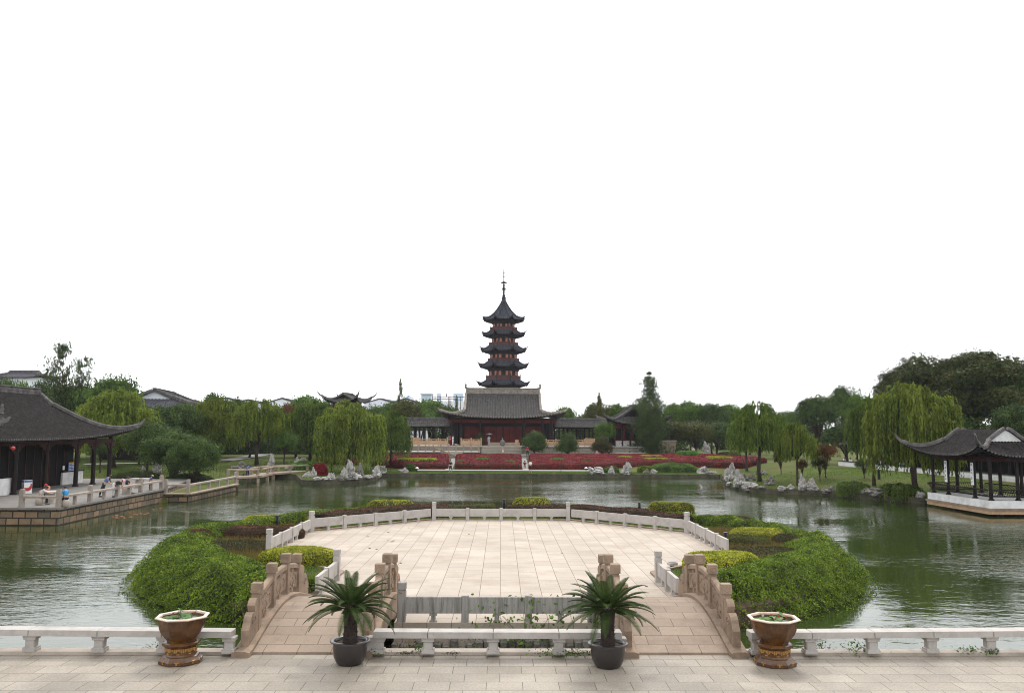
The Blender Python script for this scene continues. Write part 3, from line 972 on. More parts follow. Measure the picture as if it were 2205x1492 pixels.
# ---------------- leaf scatter ----------------
def tri_sample(V, F, n):
    V = np.asarray(V, float); T = []
    for f in F:
        for k in range(1, len(f)-1): T.append((f[0], f[k], f[k+1]))
    T = np.array(T)
    a, b, c = V[T[:, 0]], V[T[:, 1]], V[T[:, 2]]
    cr = np.cross(b-a, c-a); ar = np.linalg.norm(cr, axis=1)
    pick = rng.choice(len(T), n, p=ar/ar.sum())
    r1 = np.sqrt(rng.random(n)); r2 = rng.random(n)
    P = a[pick]*(1-r1)[:, None]+b[pick]*(r1*(1-r2))[:, None]+c[pick]*(r1*r2)[:, None]
    Nn = cr[pick]/(ar[pick][:, None]+1e-9)
    return P, Nn
def leaf_quads(P, Nn, size, spread=.8, aspect=.5, droop=0, sv=.35):
    # one diamond leaf per point; normal roughly Nn with random spread
    n = len(P)
    nn = Nn+rng.normal(0, spread, (n, 3)); nn /= np.linalg.norm(nn, axis=1)[:, None]
    rd = rng.normal(0, 1, (n, 3)); rd[:, 2] -= droop
    u = rd-nn*(rd*nn).sum(1)[:, None]; u /= np.linalg.norm(u, axis=1)[:, None]+1e-9
    w_ = np.cross(nn, u)
    s = size*(1+rng.uniform(-sv, sv, n))[:, None]
    v = np.stack([P-u*s*.5, P+w_*s*aspect*.5, P+u*s*.5, P-w_*s*aspect*.5], 1).reshape(-1, 3)
    q = np.arange(4*n).reshape(-1, 4)
    return v, q
def hedge_core(outline, z0, z1, rnd_=.25, inset=.12, lump=.08, zf=None):
    # rounded block over an outline polygon (list of xy), returns verts/faces
    o = np.array(outline, float); c = o.mean(0); n = len(o)
    V = []; F = []
    lv = [(0, 1.0), (.55, 1.0), (.85, 1-.25*inset/1), (1.0, 1-rnd_)]
    lv = [(0, 0), (.6, 0), (.88, inset), (1.0, inset*2.6)]
    for h, ins in lv:
        for p in o:
            d = p-c; L_ = np.linalg.norm(d); k = max(0.02, 1-ins/L_)
            x, y = c+d*k
            g0 = zf(x, y) if zf else z0
            l = lump*(math.sin(x*2.1+y)*math.cos(y*1.7-x*.6))*h
            V.append((x, y, g0+(z1-z0)*h+l))
    g0 = zf(*c) if zf else z0
    V.append((c[0], c[1], g0+(z1-z0)+lump*.5))
    for l in range(len(lv)-1):
        for i in range(n):
            j = (i+1) % n
            F.append((l*n+i, l*n+j, (l+1)*n+j, (l+1)*n+i))
    b = (len(lv)-1)*n
    for i in range(n): F.append((b+i, b+(i+1) % n, len(V)-1))
    return V, F
def leafy(name, label, cat, V, F, n, size, mt, group=None, thick=.05, spread=.8, aspect=.5, core='twig_shade', kind=None, droop=0):
    V = np.array(V); P, Nn = tri_sample(V, F, n)
    if Nn[:, 2].sum() < 0: Nn = -Nn
    P = P+Nn*rng.uniform(-.02, thick, (n, 1))
    v, q = leaf_quads(P, Nn, size, spread, aspect, droop)
    base = V[:, :].mean(0); base[2] = V[:, 2].min()
    nb = len(v)
    fv = np.concatenate([v, V*1.0])
    # core in the same object, second material
    me = bpy.data.meshes.new(name)
    faces = [tuple(x) for x in q]+[tuple(i+nb for i in f) for f in F]
    fv = fv-base
    me.from_pydata([tuple(x) for x in fv], [], faces)
    me.materials.append(M[mt]); me.materials.append(M[core])
    me.polygons.foreach_set('material_index', [0]*len(q)+[1]*len(F))
    me.update()
    o = link(name, me); o.location = base
    return tag(o, label, cat, group, kind)
def circle(cx, cy, rx, ry, n=20, rot=0, wob=.06, seed=0):
    r_ = random.Random(seed)
    ph = r_.random()*6
    out = []
    for k in range(n):
        a = 2*PI*k/n
        w_ = 1+wob*math.sin(3*a+ph)+wob*.6*math.sin(5*a+ph*2)
        x, y = rx*w_*math.cos(a), ry*w_*math.sin(a)
        out.append((cx+x*math.cos(rot)-y*math.sin(rot), cy+x*math.sin(rot)+y*math.cos(rot)))
    return out
def polar(r, deg): return (CX+r*math.cos(R(deg)), CY+r*math.sin(R(deg)))
def arc_band(r0, r1, d0, d1, n=14):
    f0 = r0 if callable(r0) else (lambda d: r0); f1 = r1 if callable(r1) else (lambda d: r1)
    ds = np.linspace(d0, d1, n)
    return [polar(f1(d), d) for d in ds]+[polar(f0(d), d) for d in ds[::-1]]
# band hedges: lofted cross-section along an arc (handles concave outlines)
def band_core(r0, r1, d0, d1, h, n=24, zb=-.02, lump=.06, edge=.12):
    f0 = r0 if callable(r0) else (lambda d: r0); f1 = r1 if callable(r1) else (lambda d: r1)
    hf = h if callable(h) else (lambda d: h)
    V = []; F = []
    ds = np.linspace(d0, d1, n)
    for d in ds:
        a, b_, H_ = f0(d), f1(d), hf(d)
        e_ = min(edge, (b_-a)*.35)
        for rr, z in ((a, zb), (a, H_*.75), (a+e_, H_), ((a+b_)/2, H_*1.03), (b_-e_, H_), (b_, H_*.75), (b_, zb)):
            x, y = polar(rr, d)
            V.append((x, y, z+(lump*math.sin(x*1.9+y*.8)*math.cos(y*1.6) if z > 0 else 0)))
    m_ = 7
    for i in range(n-1):
        for j in range(m_-1):
            F.append((i*m_+j, i*m_+j+1, (i+1)*m_+j+1, (i+1)*m_+j))
    F.append(tuple(range(m_-1, -1, -1))); F.append(tuple(range((n-1)*m_, n*m_)))
    # orient outward
    return V, [tuple(reversed(f)) for f in F]

# ---------------- spilling green shrubs at the island rim ----------------
def rim_mound(label, d0, d1, rin, rout, hin, seed, n):
    # cross-section: from inner top, over the crest, drooping outwards to the water
    V = []; F = []
    m_ = 8; K = 56
    ds = np.linspace(d0, d1, K)
    r_ = random.Random(seed)
    for d in ds:
        a, b_, h = rin(d), rout(d), hin(d)
        for j in range(m_):
            u = j/(m_-1)
            rr = a+(b_-a)*(u**.85)
            if u < .5: z = h*(.62+.38*math.sin(PI*u))
            else:
                w_ = (u-.5)/.5
                z = h-(h+.92)*(w_**1.9)
            if j == 0: z = .0
            x, y = polar(rr, d)
            z += .14*math.sin(x*1.3+seed)*math.cos(y*1.5)*(1-abs(u-.5)) + .12*math.sin(x*3.7+y)*math.sin(y*3.3-x*.6)+.07*math.sin(x*6.1-y)*math.sin(y*5.3)
            V.append((x, y, max(z, -.88)))
    for i in range(K-1):
        for j in range(m_-1):
            F.append((i*m_+j, (i+1)*m_+j, (i+1)*m_+j+1, i*m_+j+1))
    F.append(tuple(range(m_-1, -1, -1))); F.append(tuple(range((K-1)*m_, K*m_)))
    V = np.array(V)
    base = np.array([*polar((rin((d0+d1)/2)+rout((d0+d1)/2))/2, (d0+d1)/2), -.9])
    P, Nn = tri_sample(V, F, n)
    Nn = np.where(Nn[:, 2:3] < 0, -Nn, Nn)
    P = P+Nn*rng.uniform(-.05, .10, (n, 1))
    v1, q1 = leaf_quads(P, Nn, .085, .7, .55, .3)
    # arching sprays: short stems hanging outwards
    ns = n//22
    P2, N2 = tri_sample(V, F, ns)
    N2 = np.where(N2[:, 2:3] < 0, -N2, N2)
    out = P2-np.array([CX, CY, 0]); out[:, 2] = 0; out /= np.linalg.norm(out, axis=1)[:, None]
    side = np.stack([-out[:, 1], out[:, 0], np.zeros(ns)], 1)*rng.normal(0, .35, (ns, 1))
    pts = []
    nrm = []
    kk = 14
    Ls = rng.uniform(.3, .65, (ns, 1))
    for s in np.linspace(0, 1, kk):
        p = P2+N2*.06+(out+side)*Ls*s+np.array([0, 0, 1])*Ls*(.42*s-.85*s*s)
        p = p+rng.normal(0, .022, p.shape)
        pts.append(p); nrm.append(N2)
    P3 = np.concatenate(pts); N3 = np.concatenate(nrm)
    P3[:, 2] = np.maximum(P3[:, 2], -.87)
    v2, q2 = leaf_quads(P3, N3, .075, .6, .5, .5)
    v = np.concatenate([v1, v2]); q = np.concatenate([q1, q2+len(v1)])
    nb = len(v)
    me = bpy.data.meshes.new('spilling_shrub')
    Vc = V.copy(); Vc[:, 2] -= .06
    me.from_pydata([tuple(x) for x in (np.concatenate([v, Vc])-base)], [], [tuple(x) for x in q]+[tuple(i+nb for i in f) for f in F])
    me.materials.append(M['lf_jasmine']); me.materials.append(M['twig_shade'])
    me.polygons.foreach_set('material_index', [0]*len(q)+[1]*len(F))
    me.update()
    o = link('spilling_shrub', me); o.location = base
    return tag(o, label, 'shrub', 'spilling green shrubs round the island')
# angles: 180 = left, 270 = front; left mass 134..244, right mass -64..44
def lerp_tab(tab):
    xs_, ys_ = zip(*tab)
    return lambda d: float(np.interp(d, xs_, ys_))
rim_mound('dense green shrub spilling into the pond on the left side of the island', 104, 242,
          lerp_tab([(104, 12.7), (132, 12.9), (150, 13.0), (170, 13.1), (180, 12.9), (190, 12.0), (205, 11.3), (218, 11.0), (232, 11.5), (246, 12.6)]),
          lerp_tab([(104, 13.2), (132, 13.5), (150, 13.8), (165, 14.4), (180, 14.9), (200, 15.0), (225, 14.5), (246, 13.8)]),
          lerp_tab([(104, .55), (128, .55), (150, .52), (170, .46), (200, .42), (246, .42)]), 3, 62000)
rim_mound('dense green shrub spilling into the pond on the right side of the island', -62, 76,
          lerp_tab([(-65, 12.6), (-50, 11.4), (-38, 11.0), (-25, 11.3), (-10, 12.0), (0, 12.8), (12, 13.0), (50, 12.8), (76, 12.6)]),
          lerp_tab([(-65, 13.7), (-45, 14.4), (-20, 15.0), (0, 14.9), (20, 14.2), (50, 13.5), (76, 13.1)]),
          lerp_tab([(-65, .42), (-20, .40), (10, .46), (35, .5), (52, .52), (76, .52)]), 8, 62000)

# ---------------- clipped hedges on the island ----------------
def band_hedge(label, cat, a, b, d0, d1, h, mt, n, size=.075, group='clipped hedges round the plaza', **k):
    V, F = band_core(a, b, d0, d1, h)
    leafy('hedge', label, cat, V, F, n, size, mt, group, **k)
def rim_at(x, y): return math.hypot(x-CX, y-CY), math.degrees(math.atan2(y-CY, x-CX)) % 360
band_hedge('long purple-brown hedge behind the far left slanting railing', 'hedge', lerp_tab([(100, 11.2), (112, 11.4), (124, 11.0), (142, 11.3)]), 12.9, 105, 141, lerp_tab([(105, .66), (125, .66), (141, .5)]), 'lf_purple', 16000)
band_hedge('long purple-brown hedge behind the far right slanting railing', 'hedge', lerp_tab([(36, 11.4), (56, 11.0), (70, 11.4), (78, 10.9)]), 12.7, 36, 75.5, lerp_tab([(36, .5), (52, .66), (75.5, .66)]), 'lf_purple', 16000)
band_hedge('low brown hedge right of the yellow-green bush, behind the straight far railing', 'hedge', 12.0, 12.9, 76.2, 88.2, .60, 'lf_purple', 4500)
band_hedge('grassy green hedge left part, behind the straight far railing', 'hedge', 11.8, 12.9, 92, 104.6, .60, 'lf_olive', 6000)
def bush(label, px, py, w_, d_, h, mt, n, size=.07, rot=0, z=0, seed=1, cat='bush', group='clipped bushes on the island'):
    p = at(px, py, z)
    V, F = hedge_core(circle(p.x, p.y+d_/2, w_/2, d_/2, 26, rot, .05, seed), z, z+h, inset=min(.16, w_*.09), lump=.04)
    leafy('bush', label, cat, V, F, n, size, mt, group)
bush('yellow-green clipped bush behind the middle of the far plaza railing', 1147, 1103, 2.3, 1.1, .84, 'lf_yellow', 6500, z=.0, seed=2)
bush('rounded yellow-green bush beside the left bridge passage', 628, 1223, 3.0, 1.8, .55, 'lf_yellow', 13000, .07, R(-8), seed=3)
bush('rounded yellow-green bush beside the right bridge passage', 1565, 1240, 2.75, 1.9, .62, 'lf_yellow', 13000, .07, R(6), seed=4)
bush('flat yellow-green bush at the far right, next to a lamp and the pond edge', 1648, 1166, 2.6, 2.2, .42, 'lf_yellow', 9000, seed=5)
bush('low yellow-green bush on the far left rim, left of a lamp', 572, 1132, 2.5, 1.8, .42, 'lf_yellow', 9000, seed=6, rot=.2)
bush('thin yellow-green strip of hedge on the far rim, left of centre', 838, 1102, 2.8, .7, .66, 'lf_yellow', 4000, seed=7, rot=.2, z=.1)
bush('thin yellow-green strip of hedge on the far rim, right of centre', 1446, 1107, 2.7, .7, .66, 'lf_yellow', 4000, seed=8, rot=-.25, z=.1)
bush('purple-brown bush by the short left side railing', 556, 1164, 3.6, 2.0, .5, 'lf_purple', 12000, seed=9, rot=.1)
bush('purple-brown bush below a lamp at the far right corner of the plaza', 1568, 1133, 3.2, 1.5, .45, 'lf_purple', 10000, seed=10, rot=-.35)
bush('small brown bush with yellow tips near the right pond edge', 1722, 1178, 1.8, 1.6, .4, 'lf_brown', 5500, seed=11)
bush('dull green bush beside the lamp on the right bed', 1610, 1180, 2.4, 1.6, .40, 'lf_olive', 7000, seed=12)
bush('small dark brown bush against the far left slanting railing', 718, 1121, 1.5, .9, .42, 'lf_purple', 4000, seed=13)
bush('small green bush against the far left slanting railing', 648, 1128, 1.2, .9, .38, 'lf_yellow', 2500, seed=14)
bush('small yellow-green bush tucked in the purple hedge, left of centre', 764, 1112, .9, .7, .4, 'lf_yellow', 1800, seed=15)
bush('small dark bush on the left rim, above the spilling shrub', 418, 1168, 1.1, 1.0, .5, 'lf_purple', 2500, seed=16)

bush('low reddish-brown weedy bush in the left bed, between the purple bush and the spilling shrub', 500, 1192, 3.0, 2.0, .3, 'lf_brown', 7000, seed=17, group=None)
bush('low brownish weedy bush in the right bed, beside the spilling shrub', 1668, 1205, 2.8, 2.0, .3, 'lf_brown', 7000, seed=18, group=None)
bush('small olive weedy bush in the left bed nearest the spilling shrub crest', 452, 1186, 1.6, 1.4, .32, 'lf_olive', 3500, seed=19, group=None)
# ground cover on the beds: grass and dry weeds (countless)
def grass(name, label, region, n, h, mt, z0=None, w_=.012, lean=.35):
    P = region(n)
    n = len(P)
    hh = h*rng.uniform(.5, 1.3, n)
    a = rng.uniform(0, 2*PI, n)
    dx = np.cos(a)*w_; dy = np.sin(a)*w_
    lx = rng.normal(0, lean, n)*hh; ly = rng.normal(0, lean, n)*hh
    v = np.stack([np.stack([P[:, 0]-dx, P[:, 1]-dy, P[:, 2]], 1), np.stack([P[:, 0]+dx, P[:, 1]+dy, P[:, 2]], 1),
                  np.stack([P[:, 0]+lx, P[:, 1]+ly, P[:, 2]+hh], 1)], 1).reshape(-1, 3)
    o = np_mesh(name, v, np.arange(3*n).reshape(-1, 3), M[mt])
    return tag(o, label, 'grass', kind='stuff')
def ring_region(d0, d1, ri, ro, z=-.01):
    def f(n):
        d = rng.uniform(d0, d1, n)
        r = np.array([rng.uniform(ri(x) if callable(ri) else ri, ro(x) if callable(ro) else ro) for x in d])
        x = CX+r*np.cos(np.radians(d)); y = CY+r*np.sin(np.radians(d))
        # keep off the paved octagon
        inside = (np.abs(x-.0) < 9.65) & (np.abs(x-.02)+np.abs(y-38.3) < 13.6) & (y < 48.1) & (y > 28)
        ins2 = (np.abs(x) < 5.75) & (y < 31)
        k = ~(inside | ins2)
        return np.stack([x[k], y[k], np.full(k.sum(), z)], 1)
    return f
grass('island_grass', 'green grass on the planting beds round the plaza', ring_region(-62, 242, 9.0, 12.9), 60000, .13, 'lf_grass')
grass('dry_weeds', 'reddish dry weeds on the planting beds either side of the plaza', lambda n: np.concatenate([ring_region(150, 212, 9.6, 12.6)(n//2), ring_region(-32, 25, 9.6, 12.4)(n//2)]), 26000, .28, 'lf_dry', lean=.25)

# weeds along the water side of the terrace kerb
def weed(label, x, y, z, r, h, mt, n, size=.05):
    V = []
    P = rng.normal(0, 1, (n, 3))*np.array([r*.5, r*.35, h*.35])+np.array([0, 0, h*.45])
    P[:, 2] = np.clip(P[:, 2], .01, h)
    v, q = leaf_quads(P, np.tile([0, -.3, 1.], (n, 1)), size, .7, .6)
    st = MB()
    for k in range(7):
        a = random.random()*6
        st.tube([(0, 0, 0), (r*.3*math.cos(a), r*.2*math.sin(a), h*.5), (r*.6*math.cos(a), r*.4*math.sin(a), h*.8)], .004, 4)
    t = thing('weed', label, 'weed', (x, y, z), 0, 'weeds growing along the kerbs')
    np_mesh('leaves', v, q, M[mt], t)
    st.build('stems', M['lf_olive'], t)
def wx(px, Y): return px2x(px, Y)
weed('leafy weed at the foot of the wide end post, right of the left potted cycad', wx(812, 19.2), 19.25, .05, .26, .14, 'lf_green', 90)
weed('dry pale weed standing behind the middle bench rail', wx(870, 19.9), 19.9, -.45, .3, .75, 'lf_dry', 260, .035)
weed('bright leafy weed left of the second middle bench-rail post', wx(904, 19.4), 19.45, .0, .18, .2, 'lf_lily', 40, .08)
weed('creeping green weed at the foot of the fourth middle bench-rail post', wx(1195, 19.2), 19.22, .05, .45, .10, 'lf_green', 150)
weed('creeping weed right of the fourth middle bench-rail post', wx(1245, 19.2), 19.25, .05, .4, .09, 'lf_green', 110)
weed('rusty moss patch left end of the middle kerb', wx(875, 19.2), 19.2, .07, .26, .03, 'lf_brown', 90, .03)
weed('rusty moss patch in the middle of the kerb', wx(972, 19.2), 19.2, .07, .24, .03, 'lf_brown', 80, .03)
weed('leafy weed against the second right bench-rail post, the largest on that kerb', wx(1840, 19.4), 19.5, .0, .5, .26, 'lf_green', 130, .06)
weed('leafy weed left of the planterside kerb post on the right', wx(1770, 19.7), 19.8, -.1, .3, .3, 'lf_olive', 70, .06)
weed('small bright weed near the fourth right bench-rail post', wx(2088, 19.4), 19.45, .02, .3, .16, 'lf_lily', 60, .07)
weed('small weed at the foot of the last right bench-rail post', wx(2135, 19.3), 19.3, .05, .16, .12, 'lf_green', 40, .06)
weed('dead leafy twigs hanging by the left planter', wx(330, 19.6), 19.75, -.05, .5, .22, 'lf_brown', 90, .045)
weed('green weed beside the left bridge foot', wx(502, 19.3), 19.4, .05, .14, .2, 'lf_lily', 30, .08)
weed('broad-leaved bush growing under the stained front railing', wx(1135, 22.2), 22.25, -.75, 1.5, 1.35, 'lf_green', 420, .12)
weed('thin sapling with round leaves beside the right bridge parapet', wx(1283, 22.4), 22.4, .05, .18, 1.2, 'lf_green', 60, .10)
weed('weeds along the rubble below the stained railing, left part', wx(930, 22.2), 22.25, -.7, 1.3, .35, 'lf_olive', 150, .07)

# ---------------- bollard lamps ----------------
def bollard_lamp(label, px, py, h=.55, z=0):
    p = at(px, py, z)
    t = thing('bollard_lamp', label, 'lamp', (p.x, p.y, z), 0, 'short dark bollard lamps')
    MB().lathe((0, 0, 0), [(.085, 0), (.085, h*.55), (.075, h*.56)], 14).build('post', M['metal_dark'], t)
    m = MB()
    for k in range(4):
        z_ = h*.6+k*h*.085
        m.lathe((0, 0, z_), [(.06, 0), (.10, .0), (.085, h*.045), (.06, h*.05)], 14)
    m.lathe((0, 0, 0), [(.05, h*.56), (.05, h*.95)], 10)
    m.build('louvre', M['metal_dark'], t)
    MB().lathe((0, 0, 0), [(.10, h*.94), (.105, h*.955), (.105, h*.99), (.09, h)], 14).build('cap', M['metal_dark'], t)
bollard_lamp('dark bollard lamp right of the yellow-green bush on the far left rim', 596, 1136, .62)
bollard_lamp('dark bollard lamp at the end of the short left side railing', 585, 1167, .60)
bollard_lamp('dark bollard lamp behind the purple hedge, left of the far railing', 808, 1098, .55, .1)
bollard_lamp('tall dark bollard lamp behind the middle of the far railing', 1085.5, 1096, .62)
bollard_lamp('dark bollard lamp rising from the purple hedge, right of the far railing', 1377, 1101, .55, .1)
bollard_lamp('dark bollard lamp beside the purple bush at the far right corner', 1560, 1133, .62)
bollard_lamp('dark bollard lamp beside the short right side railing', 1563, 1176, .62)
p = at(1448, 1219, .02)
t = thing('floodlight', 'small grey floodlight lying on the right planting bed by the passage railing', 'floodlight', (p.x, p.y, .0), .3)
MB().box((0, 0, .12), (.34, .24, .10), 0, bev=.02).build('housing', M['granite_white'], t)
MB().box((0, 0, .03), (.05, .30, .06)).build('bracket', M['metal_dark'], t)
MB().box((0, 0, .172), (.28, .18, .006)).build('glass', M['metal_dark'], t)
p = at(572, 1158, 0)

m = MB()
for px, py in ((835, 1162), (843, 1166), (847, 1164), (811, 1182), (796, 1180), (836, 1146), (792, 1155), (863, 1212), (880, 1136), (1140, 1281), (1263, 1268), (1392, 1262), (905, 1290), (1010, 1150), (1210, 1190)):
    q_ = at(px, py, .006); m.box((q_.x, q_.y, .012), (random.uniform(.05, .12), random.uniform(.05, .1), .012), random.random()*3)
tag(m.build('leaf_litter', M['soil']), 'scattered dry leaves lying on the plaza paving', 'litter', kind='stuff')
M['zig_stone'] = mat('bridge_stone', (.34, .265, .20), (.27, .21, .16), 8, .85, .003, 30, (.18, .145, .11), 1.0, spec=.2)
M['rail_stone'] = mat('rail_stone', (.33, .28, .235), (.26, .22, .185), 12, .8, .003, 40, (.18, .15, .12), 1.5)
M['grey_paving'] = brickmat('grey_paving', (.17, .155, .14), (.20, .185, .165), (.08, .07, .06), .9, .6, .01, .8, .5, 0, stain=(.12, .11, .095))
# ---------------- roofs ----------------
def slope(mb, soff, O, a, half, wf, rf, zf, lf, v0f, tile=.32, amp=.05, lift=1.0, flare=.3, ln=3, tan=1.0, rows=12, thick=.16, ends=True):
    O = Vector(O); a = Vector(a); o = Vector((a.y, -a.x, 0))
    def pt(s_, v, dz=0):
        w_ = max(wf(v), 1e-4)
        c = min(1, abs(s_)/w_)**ln
        L_ = lf(v)
        sg = 1 if s_ > 0 else -1
        return O+a*(s_+sg*flare*c*L_*tan)+o*(rf(v)+flare*c*L_)+Vector((0, 0, zf(v)+lift*c*L_+dz))
    ncol = max(4, int(round(2*half/tile)))*4
    prof = (0, .7, 1, .7)
    for (target, n, ws, dz0) in ((mb, ncol, 1, 0), (soff, max(10, ncol//8), 0, -thick)):
        vs = []; fs = []
        rws = rows if ws else 5
        for i in range(n+1):
            s_ = -half+2*half*i/n
            v0 = min(.9999, v0f(s_))
            for r in range(rws+1):
                v = v0+(1-v0)*r/rws
                vs.append(pt(s_, v, dz0+(amp*prof[i % 4] if ws else 0)))
        for i in range(n):
            for r in range(rws):
                k = i*(rws+1)+r
                fs.append((k, k+1, k+rws+2, k+rws+1))
        target.add(vs, fs)
    if ends:
        rz_ = math.atan2(a.y, a.x)
        for i in range(2, ncol, 4):
            p = pt(-half+2*half*i/ncol, 1.0, amp*.2)
            mb.box((p.x+o.x*.02, p.y+o.y*.02, p.z), (tile*.5, .05, tile*.5), rz_, mi=1)
    return pt
def hip_ridge(mb, pts, w=.28, h=.28, tip=.7, out=.5):
    p = [Vector(x) for x in pts]
    d = (p[-1]-p[-2]); d.z = 0; d.normalize()
    e = [p[-1]+d*out*t+Vector((0, 0, tip*t**1.7)) for t in (.35, .7, 1.0)]
    n0 = len(p)
    mb.sweep(p, w, h)
    mb.sweep([p[-1]]+e, w, h*.9, taper=.35)
def chinese_roof(parent, cx, cy, along, W, Dd, T, v1, zr, ze, pw=1.5, lift=1.0, flare=.5, tile=.32, amp=.05, mt='tile', rm='ridge', gable='plaster', ridge_h=.45, tip=.6, rw=.28, fin=None, soft_ridge=False, name='roof', over=.35, thick=.16, lnp=3.0):
    # ridge runs along the unit vector `along`; W half-length at the eave, Dd half-depth
    a = Vector((*along, 0)); o = Vector((a.y, -a.x, 0)); C = Vector((cx, cy, 0))
    if soft_ridge:
        zf = lambda v: zr+(ze-zr)*(1-max(0, 1-v)**pw) - .0 + (-.18*math.exp(-v*14))
    else: zf = lambda v: zr+(ze-zr)*(1-max(0, 1-v)**pw)
    lf = lambda v: max(0, (v-v1)/(1-v1))**lnp
    wfF = lambda v: T if v <= v1 else T+(W-T)*(v-v1)/(1-v1)
    v0F = lambda s_: 0 if abs(s_) <= T else v1+(1-v1)*(abs(s_)-T)/(W-T)
    mb = MB(); sf = MB()
    for sg in (1, -1):
        slope(mb, sf, C, a*sg, W, wfF, lambda v: v*Dd, zf, lf, v0F, tile, amp, lift, flare, thick=thick)
    wfS = lambda v: max(v, v1, 1e-3)*Dd
    rS = lambda v: T+(W-T)*max(0, v-v1)/(1-v1)
    v0S = lambda s_: max(v1, abs(s_)/Dd)
    for sg in (1, -1):
        slope(mb, sf, C, -o*sg, Dd, wfS, rS, zf, lf, v0S, tile, amp, lift, flare, thick=thick)
    roof = mb.build(name, [M[mt], M[rm]], parent, world=True, smooth=False)
    sf.build('eave_soffit', M['wood'], parent, world=True)
    # gable triangles, ridges
    for sa in (1, -1):
        if v1 > .05:
            gb = MB()
            k = 8
            o1 = [(sd_*v*Dd*.98, zf(v)-.05) for sd_ in (-1,) for v in np.linspace(v1, 0, k)]+[(v*Dd*.98, zf(v)-.05) for v in np.linspace(0, v1, k)[1:]]
            gb.plate(o1, C+a*sa*(T-over), o, (0, 0, 1), .1)
            gb.build('gable', M[gable], parent, world=True)
        for so in (1, -1):
            rg = MB()
            ver = [C+a*sa*(T-.05)+o*so*v*Dd+Vector((0, 0, zf(v))) for v in np.linspace(.02, v1, 8)] if v1 > .05 else []
            if ver: rg.sweep(ver, rw, rw*.9)
            hp = []
            for v in np.linspace(max(v1, .01), 1, 12):
                L_ = lf(v)
                hp.append(C+a*sa*(wfF(v)+flare*L_)+o*so*(v*Dd+flare*L_)+Vector((0, 0, zf(v)+lift*L_+.03)))
            hip_ridge(rg, hp, rw, rw*1.05, tip, tip*.9)
            rg.build('hip_ridge', M[rm], parent, world=True)
    rt = zr
    if not soft_ridge:
        rg2 = MB()
        rg2.sweep([C-a*T+Vector((0, 0, rt-.1)), C+Vector((0, 0, rt-.1)), C+a*T+Vector((0, 0, rt-.1))], rw*1.1, ridge_h)
        rg2.sweep([C-a*T+Vector((0, 0, rt-.1+ridge_h*.45)), C+a*T+Vector((0, 0, rt-.1+ridge_h*.45))], rw*1.35, .07)
        rg2.sweep([C-a*T+Vector((0, 0, rt-.1+ridge_h)), C+a*T+Vector((0, 0, rt-.1+ridge_h))], rw*1.4, .09)
        rg2.build('main_ridge', M[rm], parent, world=True)
    if fin:
        for sa in (1, -1):
            q = MB(); b = C+a*sa*(T-.15)+Vector((0, 0, rt+ridge_h-.2))
            out = [(-.5, 0), (.42, 0), (.48, .5), (.40, .85), (.55, 1.15), (.30, 1.3), (.34, 1.08), (.05, 1.0), (-.12, .72), (.1, .55), (-.1, .35), (-.4, .25)]
            q.plate([(u*fin, v*fin) for u, v in out], b, a*sa, (0, 0, 1), .3*fin)
            q.build('ridge_finial', M[rm], parent, world=True)
    return dict(zf=zf)

# ---------------- central hall ----------------
HY = 144.0
def hx(px, Y=HY): d = ray(px, 900); return d.x*Y/d.y
def hz(px, py, Y=HY): return aty(px, py, Y).z
hc = (hx(947)+hx(1218))/2
hW = (hx(1218)-hx(947))/2
zc = 2.55        # hall platform level
hall = thing('temple_hall', 'red-walled hall with a big grey tiled hip-and-gable roof below the pagoda', 'hall', (hc, HY+6, zc))
ze = hz(1080, 899, HY-1.5); zr_ = hz(1083, 847, HY+6)
chinese_roof(hall, hc, HY+6, (1, 0), hW-1.0, 8.2, hW*.615, .66, zr_, ze, pw=1.35, lift=1.0, flare=.8, tile=.45, amp=.14, mt='tile_hall', rm='ridge_hall', gable='plaster', ridge_h=1.0, tip=.5, rw=.42, fin=.85)
bh_ = ze-zc
for k, px in enumerate((975, 994, 1035, 1129, 1168, 1186)):
    x = hx(px)
    big = px in (975, 1186)
    m = MB().lathe((x, HY, zc), [(.42, 0), (.42, .12), (.34, .2), (.32, .3), (.32, bh_-.5)], 12)
    m.build('column', M['wood'], hall, world=True)
for px in (975, 1186):
    MB().box((hx(px)+.0, HY+3.5, zc+bh_/2), (1.3, .5, bh_-.4)).build('side_pier', M['wood'], hall, world=True)
m = MB(); x0, x1 = hx(969), hx(1196)
m.box(((x0+x1)/2, HY-.1, ze-.62), (x1-x0, .35, .55)); m.build('eave_beam', M['red_wall'], hall, world=True)
m = MB().box(((x0+x1)/2, HY+.1, ze-.18), (x1-x0+.6, .8, .34)); m.build('bracket_band', M['wood'], hall, world=True)
x0, x1 = hx(999), hx(1168)
wl = MB().box(((x0+x1)/2, HY+2.2, zc+(bh_-.4)/2), (x1-x0, .3, bh_-.4)).build('wall', M['red_wall'], hall, world=True)
for k in range(1, 12):
    x = x0+(x1-x0)*k/12
    MB().box((x, HY+2.02, zc+bh_*.42), (.10 if k % 3 else .34, .08, bh_*.8)).build('door_stile', M['wood_red'], hall, world=True)
MB().box(((x0+x1)/2, HY+2.02, zc+bh_*.80), (x1-x0, .09, bh_*.22)).build('door_transom', M['wood'], hall, world=True)
MB().box((hc, HY+10.5, zc+bh_*.5-.2), (2*hW-5, .3, bh_-.4)).build('rear_wall', M['dark'], hall, world=True)

